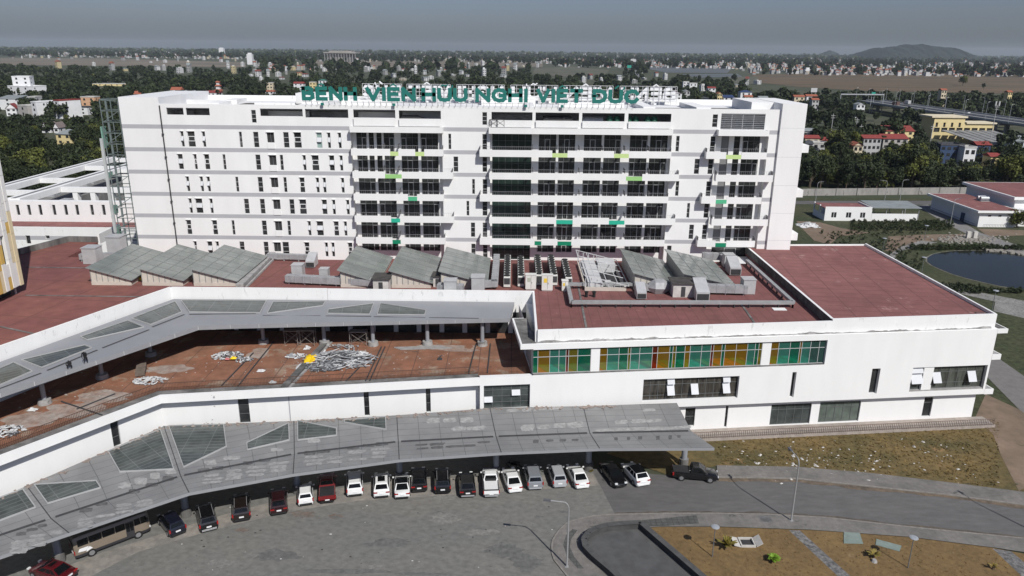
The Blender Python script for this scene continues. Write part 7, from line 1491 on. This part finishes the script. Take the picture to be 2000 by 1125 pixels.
# ================================================================ FAR COUNTRY: fields, town, arena, hills
FB_ = mat('field_stubble', (.135, .09, .052), .95, .45, .035, stretch=(.22, 1, 1), col2=(.085, .068, .04), bigscale=.007, patch=[((.055, .055, .036), .60, .014), ((.15, .11, .07), .64, .02)]); FG = mat('field_green', (.075, .085, .05), .95, .3, .02, col2=(.11, .10, .075), bigscale=.005); FPD = mat('paddy_grey', (.13, .135, .13), .5, .2, .02, stretch=(.3, 1, 1), col2=(.09, .095, .085), bigscale=.008); FS = mat('bare_building_land', (.19, .15, .115), .95, .3, .01, stretch=(.2, 1, 1), col2=(.13, .12, .09), bigscale=.004)
def field(pts, z, m_): sheet('field', ccw([tuple(P(x, y, 0).xy) for x, y in pts]), z, m_)
field([(1470, 146), (1600, 143), (1800, 141), (2100, 139), (2100, 185), (1900, 182), (1700, 178), (1560, 170), (1470, 160)], .2, FB_)
field([(0, 113), (200, 114), (480, 122), (480, 131), (300, 130), (120, 128), (0, 127)], .2, FS); field([(600, 117), (720, 118), (1060, 119), (1060, 131), (900, 131), (700, 131), (600, 128)], .2, FS)
field([(1045, 133), (1110, 130), (1190, 137), (1180, 149), (1090, 150), (1040, 144)], .25, FG); field([(1250, 131), (1350, 131), (1430, 133), (1420, 143), (1300, 142)], .25, FPD); field([(1330, 145), (1440, 144), (1450, 150), (1360, 152)], .25, FPD); field([(780, 129), (860, 128), (860, 136), (780, 136)], .25, FG); field([(1420, 150), (1480, 150), (1480, 165), (1425, 163)], .22, FG)
dr_ = [(1222, 113), (1226, 122), (1232, 135), (1246, 150), (1256, 150), (1240, 135), (1232, 122), (1226, 113)]
sheet('road', ccw([tuple(P(x, y, 0).xy) for x, y in dr_]), .4, mat('far_road', (.20, .20, .20), .9))
hn = np.random.RandomState(4)
def hill(name, X0, X1, Yc, depth, prof, m_):
    nx, ny = 90, 26; vs = []; 
    for j in range(ny):
        v = j/(ny-1)*2-1
        for i in range(nx):
            u = i/(nx-1); h = np.interp(u, [p[0] for p in prof], [p[1] for p in prof])*max(0, 1-v*v)**.7
            h *= 1+.08*math.sin(u*37+v*5)+.05*math.sin(u*83+2*v); h += hn.uniform(-2.5, 2.5) if h > 6 else 0
            vs.append((X0+(X1-X0)*u, Yc+v*depth, h-1))
    fs = [(j*nx+i, j*nx+i+1, (j+1)*nx+i+1, (j+1)*nx+i) for j in range(ny-1) for i in range(nx-1)]
    b = MB(); b.add(vs, fs); tag(b.build(name, m_), kind='structure')
HM = mat('hill_forest', (.008, .014, .012), .97, .5, .03, col2=(.013, .021, .016), bigscale=.01, bump=1.0)
Yh = 6200; xa, xb = A(1684, 110, Yh).x, A(1884, 110, Yh).x
hill('hill', xa, xb, Yh, 420, [(0, 0), (.03, 34), (.07, 66), (.1, 78), (.2, 88), (.32, 99), (.44, 110), (.52, 112), (.6, 104), (.72, 97), (.82, 92), (.87, 74), (.93, 44), (1, 0)], HM)
Yh = 8800; hill('hill', A(1590, 106, Yh).x, A(1642, 106, Yh).x, Yh, 150, [(0, 0), (.25, 32), (.45, 62), (.6, 72), (.8, 50), (1, 0)], HM)
ar = thing('arena_building', 'huge pale hall with a wide flat roof on the horizon plain', 'arena', (0, 2900, 0)); Y = 2900; a, b_ = A(632, 110, Y), A(695, 110, Y); zt = A(660, 99, Y).z
m = MB(); m.prism([(a.x, Y), (b_.x, Y), (b_.x, Y+80), (a.x, Y+80)], zt-9, zt-5); m.prism([(a.x+18, Y+10), (b_.x-18, Y+10), (b_.x-18, Y+70), (a.x+18, Y+70)], zt-5, zt); m.build('roof', mat('arena_roof', (.30, .28, .26), .8, .2, .02), ar); m = MB(); m.box(a.x+14, b_.x-14, Y+12, Y+70, 0, zt-9.1); m.build('hall_wall', mat('arena_wall', (.20, .19, .18), .9, .3, .05), ar)
for i in range(12): m = MB(); x = a.x+3+(b_.x-a.x-6)*i/11; m.box(x-1, x+1, Y+2, Y+4, 0, zt-9.1); m.build('column', CONC, ar)
HB.append((625, 95, 700, 121, Y))
for px, py, Y, w_, lb in ((486, 103, 2300, 15, 'lone white tower block at the left horizon'), (431, 93, 4500, 26, 'white domed landmark at the left horizon'), (1579, 132, 1900, 13, 'white tall house at the edge of the brown field')):
    c = A(px, py, Y); t = thing('tower_block', lb, 'tower block', (c.x, Y, 0)); m = MB(); m.box(c.x-w_/2, c.x+w_/2, Y, Y+w_, 0, c.z-4); m.build('wall', WWH, t); m = MB(); m.box(c.x-w_*.3, c.x+w_*.3, Y+2, Y+w_-2, c.z-4, c.z); m.build('roof', WWH, t); HB.append((px-6, py-2, px+6, py+12, Y))
# mid distance houses, one mesh each: too small to show parts
HG = 'small houses of the villages beyond the ward block'
CLUST = [(470, 640, 128, 150, 22), (700, 1000, 132, 152, 26), (850, 1010, 128, 140, 14), (1000, 1060, 128, 138, 8), (740, 860, 140, 158, 10), (1130, 1300, 148, 168, 14), (1440, 1650, 128, 142, 34), (1250, 1480, 118, 128, 18), (1700, 2000, 122, 136, 34), (1660, 1760, 128, 138, 12), (0, 160, 108, 118, 14), (230, 480, 112, 124, 26), (60, 330, 128, 140, 10), (500, 600, 150, 170, 6), (1370, 1480, 160, 180, 8), (1700, 1830, 143, 148, 10), (300, 480, 132, 150, 10)]
rr5 = random.Random(21); hm = {}
for (x0, x1, y0, y1, n) in CLUST:
    for i in range(n):
        px, py = rr5.uniform(x0, x1), rr5.uniform(y0, y1); p = P(px, py, 0)
        if any(h[0]-6 < px < h[2]+6 and h[1]-4 < py < h[3]+4 for h in HB): continue
        w_, d, h = rr5.uniform(4.5, 9), rr5.uniform(6, 11), rr5.choice((4, 6, 7, 9, 11, 12))*(.8 if p.y < 1500 else 1.15); k = rr5.random()
        wl_, wn_ = ((WWH, 'white'), (WWH, 'white'), (WCR, 'cream'), (WPK, 'grey'), (WYE, 'yellow'))[rr5.choice((0, 1, 2, 3, 0, 0, 3, 3, 1, 4, 0, 3))]; rf_, rn_, kd = ((RTL, 'orange', 1), (RRD, 'red', 1), (WWH, 'flat', 0), (RGY, 'grey', 1), (RFL, 'flat', 0))[rr5.choice((0, 1, 2, 2, 4, 3, 3, 2, 4, 4))]
        key = (wn_, rn_, i % 4)
        if key not in hm:
            b = MB(); b.box(-.5, .5, -.5, .5, 0, 1, 0)
            for f in range(3):
                for x in (-.28, .28): b.box(x-.12, x+.12, -.51, -.501, f/3+.1, f/3+.24, 2)
            if kd: b.add([(-.56, -.56, 1.0), (.56, -.56, 1.0), (.56, .56, 1.0), (-.56, .56, 1.0), (-.56, 0, 1.3), (.56, 0, 1.3)], [(0,1,5,4),(2,3,4,5),(1,2,5),(3,0,4)], 1)
            else: b.box(-.3, .2, -.1, .45, 1, 1.22, 1); b.box(-.5, .5, -.5, -.46, 1, 1.06, 0)
            FWL = {'white': mat('far_white', (.5, .5, .5), .9), 'cream': mat('far_cream', (.42, .37, .29), .9), 'grey': mat('far_grey', (.3, .3, .295), .9), 'yellow': mat('far_yellow', (.45, .38, .22), .9)}; FRF = {'orange': mat('far_orange_roof', (.22, .085, .055), .9), 'red': mat('far_red_roof', (.17, .05, .04), .9)}
            hm[key] = b.mesh('village_house', [FWL[wn_], FRF.get(rn_, rf_), GLASS])
        o = bpy.data.objects.new('village_house', hm[key]); COL.objects.link(o); o.location = (p.x, p.y, 0); o.scale = (w_, d, h); o.rotation_euler = (0, 0, rr5.uniform(-.6, .6))
        side = 'left' if px < 700 else ('far right' if px > 1450 else 'centre')
        tag(o, f'small {wn_} house with {rn_} roof among far trees, {side} background', 'house', HG); HB.append((px-5, py-9, px+5, py+1, p.y))
# far town past 300 of a kind: one mesh
def boxes(name, n, ymin, ymax, mats, seed, dens):
    r = np.random.RandomState(seed); V = []; F = []; MI = []; k = 0; c = 0
    while k < n and c < n*30:
        c += 1
        y = ymin*(ymax/ymin)**r.rand(); x = r.uniform(-.78, .78)*y
        if not dens(x, y, r): continue
        w_, d = r.uniform(4, 9), r.uniform(6, 12); h = r.choice([3, 4, 5, 7, 9]); o = len(V)
        if y > 6000: w_ *= 1.8; h *= 1.3
        for (i, j, q) in ((-1,-1,0),(1,-1,0),(1,1,0),(-1,1,0),(-1,-1,1),(1,-1,1),(1,1,1),(-1,1,1)): V.append((x+i*w_/2, y+j*d/2, q*h))
        F += [(o,o+1,o+5,o+4),(o+1,o+2,o+6,o+5),(o+2,o+3,o+7,o+6),(o+3,o,o+4,o+7)]; wi = r.choice([0, 0, 1, 1, 1, 2]); MI += [wi]*4
        if r.rand() < .5: F.append((o+4,o+5,o+6,o+7)); MI.append(wi)
        else:
            V += [(x-w_/2, y, h+2.4), (x+w_/2, y, h+2.4)]; F += [(o+4,o+5,o+9,o+8),(o+6,o+7,o+8,o+9)]; MI += [3 if r.rand() < .5 else r.choice([1, 4])]*2
        k += 1
    me = bpy.data.meshes.new(name); me.from_pydata(V, [], F)
    for m_ in mats: me.materials.append(m_)
    me.polygons.foreach_set('material_index', MI); me.update(); o = bpy.data.objects.new(name, me); COL.objects.link(o); return tag(o, kind='stuff')
def nz(x, y, s): return .5+.25*(math.sin(x/s*1.3+y/s*.7+1.1)+math.sin(y/s*1.1-x/s*.5+2.3)*math.sin(x/s*.37))
def inpoly_px(x, y):
    return False
def fieldzone(x, y):
    f = x/y
    if y > 800 and f > .30 and y < 1750: return True
    if 1650 < y < 3300 and f < -.33 : return True
    if 1900 < y < 2900 and -.28 < f < .05: return True
    if 1350 < y < 2300 and .02 < f < .30 and not (.14 < f < .17): return True
    return False
boxes('far_town', 6500, 1700, 11500, [mat('far_white', (.5, .5, .5), .9), mat('far_grey', (.3, .3, .295), .9), mat('far_cream', (.42, .37, .29), .9), mat('far_orange_roof', (.22, .085, .055), .9), mat('far_red_roof', (.17, .05, .04), .9)], 3, lambda x, y, r: not fieldzone(x, y) and r.rand() < max(.06, nz(x, y, 420)-.25)*1.4)
for cl in ((120, 235, 96, 26), (560, 600, 93, 20), (1572, 1588, 103, 14)):
    pass
# ================================================================ TREES
def leafmat(name, c, c2, c3):
    m = bpy.data.materials.new(name); m.use_nodes = True; t = m.node_tree; N, L = t.nodes, t.links; b = N['Principled BSDF']; b.inputs['Roughness'].default_value = .65; b.inputs['Specular IOR Level'].default_value = .25
    oi = N.new('ShaderNodeObjectInfo'); r = N.new('ShaderNodeValToRGB'); e = r.color_ramp.elements; e[0].color = lin(c); e[1].color = lin(c3); x = e.new(.55); x.color = lin(c2); x = e.new(.85); x.color = lin(c2)
    g = N.new('ShaderNodeNewGeometry'); n = N.new('ShaderNodeTexNoise'); n.inputs['Scale'].default_value = .045; n.inputs['Detail'].default_value = 3
    L.new(g.outputs['Position'], n.inputs['Vector']); a = N.new('ShaderNodeMath'); a.operation = 'MULTIPLY_ADD'; a.inputs[1].default_value = 2.4; a.inputs[2].default_value = -.95; L.new(n.outputs[0], a.inputs[0])
    ad = N.new('ShaderNodeMath'); ad.operation = 'MULTIPLY_ADD'; ad.inputs[1].default_value = .75; L.new(oi.outputs['Random'], ad.inputs[0]); L.new(a.outputs[0], ad.inputs[2]); L.new(ad.outputs[0], r.inputs[0])
    ri = N.new('ShaderNodeMapRange'); ri.inputs[3].default_value = .6; ri.inputs[4].default_value = 1.45; L.new(g.outputs['Random Per Island'], ri.inputs[0]); v = N.new('ShaderNodeVectorMath'); v.operation = 'SCALE'; L.new(r.outputs[0], v.inputs[0]); L.new(ri.outputs[0], v.inputs['Scale']); L.new(v.outputs[0], b.inputs['Base Color'])
    return m
LEAF = leafmat('foliage', (.013, .021, .009), (.026, .036, .012), (.085, .095, .018)); BARK = mat('bark', (.10, .075, .055), .95, .3, 3)
def crown(r, n, H, Rr, lobes, ls, base):
    """leaf clumps spread over several lobes; returns verts (n*4,3)"""
    lc_ = []
    for i in range(lobes):
        a = r.uniform(0, 6.283); q = math.sqrt(r.uniform(0, 1))*Rr*.62; z = base+(H-base)*r.uniform(.25, .85); rad = Rr*r.uniform(.32, .58); lc_.append((q*math.cos(a), q*math.sin(a), min(z, H-rad*.75), rad))
    lc_.append((0, 0, base+(H-base)*.6, Rr*.6)); lc_ = np.array(lc_)
    idx = r.choice(len(lc_), n, p=lc_[:, 3]**2/(lc_[:, 3]**2).sum()); c = lc_[idx]
    d = r.normal(size=(n, 3)); d[:, 2] = d[:, 2]*.9+.25; d /= np.linalg.norm(d, axis=1)[:, None]
    pos = c[:, :3]+d*(c[:, 3]*r.uniform(.62, 1.05, n))[:, None]; pos[:, 2] = np.maximum(pos[:, 2], base*.8)
    nn = d+r.normal(size=(n, 3))*.55; nn /= np.linalg.norm(nn, axis=1)[:, None]
    t = np.cross(nn, r.normal(size=(n, 3))); t /= np.linalg.norm(t, axis=1)[:, None]+1e-9; u = np.cross(nn, t); s = ls*r.uniform(.6, 1.3, n)[:, None]
    k = r.uniform(.5, 1.0, (n, 1))
    return np.stack([pos-t*s-u*s*k*.5, pos+t*s*.6-u*s*k, pos+t*s+u*s*k*.6, pos-t*s*.5+u*s*k], 1).reshape(-1, 3)
def npmesh(name, v, mats):
    n = len(v)//4; me = bpy.data.meshes.new(name); me.vertices.add(len(v)); me.vertices.foreach_set('co', v.astype('f').ravel()); me.loops.add(n*4); me.loops.foreach_set('vertex_index', np.arange(n*4, dtype=np.int32)); me.polygons.add(n); me.polygons.foreach_set('loop_start', np.arange(0, n*4, 4, dtype=np.int32)); me.polygons.foreach_set('loop_total', np.full(n, 4, np.int32)); me.materials.append(mats); me.update(calc_edges=True); return me
TV = []
for k in range(7):
    r = np.random.RandomState(40+k); H = (9.5, 11, 8.2, 12.5, 7, 10, 13)[k]; Rr = (4.2, 4.6, 4.6, 4.0, 3.6, 5.2, 3.2)[k]; base = (2.2, 2.8, 1.8, 3, 1.5, 2, 3)[k]
    v = crown(r, (1700, 2000, 1800, 1700, 1300, 2200, 1500)[k], H, Rr, (10, 12, 11, 10, 8, 14, 9)[k], .33, base); cm = npmesh('crown', v, LEAF)
    tb = MB(); tb.tube((0, 0, -.3), (0, 0, base+1), .28, 8, r2=.19)
    for i in range(5): a = r.uniform(0, 6.28); tb.tube((0, 0, base*.8+i*.3), (Rr*.55*math.cos(a), Rr*.55*math.sin(a), base+(H-base)*r.uniform(.3, .7)), .13, 6, r2=.04)
    tb.tube((0, 0, base), (0, 0, H*.75), .17, 6, r2=.05); TV.append((cm, tb.mesh('trunk', BARK), H, Rr))
RMI = RM.transposed()
def proj(x, y, z): v = RMI @ Vector((x, y, z-HC)); return 1000+FPX*v.x/-v.z, 562.5-FPX*v.y/-v.z
rt = random.Random(77); TREES = []
def clear(x, y, H, Rr):
    """keep trees off the houses and out of their faces"""
    u, v = proj(x, y, H); s = FPX*Rr/y
    for h in HB:
        if y < h[4] and u+s*.7 > h[0] and u-s*.7 < h[2] and v < h[1]+(h[3]-h[1])*.86 and proj(x, y, 0)[1] > h[1]: return False
    return True
def hwy(x, y): return 293 < x < 338 and y < 700
def free(x, y):
    if hwy(x, y): return False
    if 248 < x < 300 and 415 < y < 475: return False
    if y < 275 and x > 40: return False
    f = x/y
    if f > .30 and 830 < y < 1750: return False
    if fieldzone(x, y): return False
    return True
def place(px0, px1, y0, y1, n, keep=None, small=1.0):
    for i in range(n*6):
        if n <= 0: break
        px = rt.uniform(px0, px1); y = y0*(y1/y0)**rt.random(); x = A(px, 200, y).x; k = rt.randrange(7); s = rt.uniform(.75, 1.25)*small
        if not free(x, y) or not clear(x, y, TV[k][2]*s, TV[k][3]*s): continue
        if any((x-t[0])**2+(y-t[1])**2 < (2.6*s)**2*1.6 for t in TREES[-260:]): continue
        TREES.append((x, y, k, s, px)); n -= 1
place(-40, 235, 245, 620, 190); place(1545, 2040, 274, 420, 210); place(1545, 2040, 420, 800, 130); place(-40, 235, 620, 1100, 120)
NEAR = sorted(TREES, key=lambda t: t[1])[:296]; FARV = [t for t in TREES if t not in set(NEAR)]
def add_tree(x, y, k, s, label, group):
    t = thing('tree', label, 'tree', (x, y, 0), rt.uniform(0, 6.28), group); t.scale = (s, s, s*rt.uniform(.85, 1.15))
    for nm, me in (('crown', TV[k][0]), ('trunk', TV[k][1])): o = bpy.data.objects.new(nm, me); COL.objects.link(o); o.parent = t
    return t
for x, y, k, s, px in NEAR:
    if px < 700: lb, g = ('leafy green tree in the dense grove left of the ward block', 'trees of the left grove')
    else: lb, g = (('dark green tree in the wood just beyond the concrete boundary wall' if y < 330 else 'green tree between the houses and the highway on the right'), 'trees of the right wood' if y < 330 else 'trees around the right hand houses')
    add_tree(x, y, k, s, lb, g)
p = P(1850, 145, 0); add_tree(A(1884, 147, 1250).x, 1250, 5, 1.7, 'lone round tree standing in the brown field', None); add_tree(A(1925, 152, 1100).x, 1100, 6, .9, 'thin bare looking tree in the brown field right of the lone round tree', None)
p = P(1985, 445, 0); add_tree(p.x, p.y, 2, .62, 'small bushy tree beside the white annex corner', None)
# bananas/bushes along the grove edge and the wood beyond 300 trees: one mesh of leaf clumps
def wood(name, n, gen, leaves, seed, ls):
    r = np.random.RandomState(seed); out = []; base = [crown(np.random.RandomState(seed*9+i), leaves, 9.5, 4.6, 8, ls, 1.2) for i in range(6)]
    for i in range(n):
        q = gen(r)
        if q is None: continue
        x, y, s = q; b_ = base[r.randint(6)]; a = r.uniform(0, 6.28); ca, sa = math.cos(a), math.sin(a); v = b_*s; out.append(np.stack([v[:, 0]*ca-v[:, 1]*sa+x, v[:, 0]*sa+v[:, 1]*ca+y, v[:, 2]*r.uniform(.8, 1.2)], 1))
    o = bpy.data.objects.new(name, npmesh(name, np.concatenate(out), LEAF)); COL.objects.link(o); return tag(o, kind='stuff')
it = iter(FARV)
def g1(r):
    t = next(it, None); return None if t is None else (t[0], t[1], t[3])
wood('wood', len(FARV), g1, 240, 5, .85)
def g2(r):
    y = 640*(1800/640)**r.rand(); px = r.uniform(-60, 2060); x = A(px, 150, y).x; s = r.uniform(.7, 1.35)
    if not free(x, y) or not clear(x, y, 9.5*s, 4.6*s): return None
    if r.rand() > .35+.9*nz(x, y, 150): return None
    return x, y, s
wood('wood', 4600, g2, 110, 6, 1.25)
def g3(r):
    y = 1700*(6000/1700)**r.rand(); x = r.uniform(-.75, .75)*y; s = r.uniform(1.0, 2.4)
    if fieldzone(x, y) or not clear(x, y, 8*s, 4*s) or r.rand() > .15+1.1*(1-nz(x, y, 420)): return None
    return x, y, s
wood('far_wood', 7500, g3, 34, 7, 2.6)
def g4(r):
    y = 5500*(14500/5500)**r.rand(); x = r.uniform(-.75, .75)*y
    return x, y, r.uniform(1.5, 3.0)
wood('far_wood', 3200, g4, 14, 8, 5.0)
def g5(r):      # undergrowth in front of the groves
    if r.rand() < .5: px = r.uniform(1545, 2040); y = r.uniform(272, 400)
    else: px = r.uniform(-40, 235); y = r.uniform(240, 520)
    x = A(px, 300, y).x
    if not free(x, y) or not clear(x, y, 3, 2): return None
    return x, y, r.uniform(.3, .5)
wood('undergrowth', 900, g5, 110, 9, .9)
def g6(r):      # shrubs and tall weeds on the grassland and by the pond
    k = r.rand()
    if k < .3: px, py = r.uniform(1660, 1860), r.uniform(433, 452)
    elif k < .75: px, py = r.uniform(1780, 2000), r.choice([r.uniform(483, 490), r.uniform(560, 575)])
    else: px, py = r.uniform(1600, 1800), r.uniform(455, 530)
    p = P(px, py, 0)
    v = Vector((p.x, p.y))
    if 101 < p.x < 140 and 152 < p.y < 187 and not (p.y > 186 or p.y < 153): return None
    return p.x, p.y, r.uniform(.04, .13)
wood('weeds', 1700, g6, 46, 10, 1.1)
# grass tufts on the slope and the dry lawn
def tufts(name, n, px, py, cols, test, seed, hs=.26):
    r = np.random.RandomState(seed); V = []
    while len(V) < n:
        p = P(r.uniform(*px), r.uniform(*py), 0)
        if not test(p): continue
        h = hs*r.uniform(.4, 1.5); w_ = h*.9
        for i in range(3):
            a = r.uniform(0, 3.14); c, s = math.cos(a)*w_, math.sin(a)*w_; ox, oy = r.uniform(-.1, .1, 2); V.append([(p.x-c+ox, p.y-s+oy, .03), (p.x+c+ox, p.y+s+oy, .03), (p.x+c*.9+ox*1.4, p.y+s*.9+oy*1.4, h), (p.x-c*.8+ox*1.4, p.y-s*.8+oy*1.4, h*.9)])
    o = bpy.data.objects.new(name, npmesh(name, np.array(V).reshape(-1, 3), cols)); COL.objects.link(o); tag(o, kind='stuff')
TG = mat('tuft_grass', (.23, .155, .055), .95, .35, 1.2, col2=(.10, .085, .032), bigscale=.13, big=.01, patch=((.22, .165, .08), .62, .25)); TD = mat('tuft_dry', (.24, .15, .065), .95, .35, 2, col2=(.16, .105, .048), bigscale=.3)
def inslope(p):
    u, v = proj(p.x, p.y, 0); top = 840-(u-1340)*.035; bot = np.interp(u, [1310, 1400, 1556, 1700, 1850, 2000], [926, 908, 911, 923, 941, 960]); return top+2 < v < bot-1 and 1400 < u
tufts('grass_tufts', 12000, (1350, 1950), (815, 960), TG, inslope, 3, .085)
def inlawn(p):
    u, v = proj(p.x, p.y, 0); top = np.interp(u, [1250, 1400, 1580, 1775, 1940, 2050], [1036, 1033, 1039, 1053, 1074, 1092]); 
    if u < 1250+(v-1033)*1.25+14: return False
    if abs(u-(1551+(v-1036)*1.12)) < 18 or (u > 1935 and abs(u-(1955+(v-1074)*1.15)) < 24): return False
    return v > top+2
tufts('grass_tufts', 7000, (1250, 2010), (1030, 1135), TD, inlawn, 4, .07)
# ================================================================ HAZE
hz = MB(); hz.box(-25000, 25000, -300, 15300, -2, 160); hm_ = bpy.data.materials.new('haze'); hm_.use_nodes = True; N = hm_.node_tree.nodes; N.remove(N['Principled BSDF']); pv = N.new('ShaderNodeVolumePrincipled')
pv.inputs['Color'].default_value = (.82, .91, 1, 1); pv.inputs['Density'].default_value = .000045; pv.inputs['Anisotropy'].default_value = .1; hm_.node_tree.links.new(pv.outputs[0], N['Material Output'].inputs['Volume'])
tag(hz.build('haze', hm_), kind='stuff')
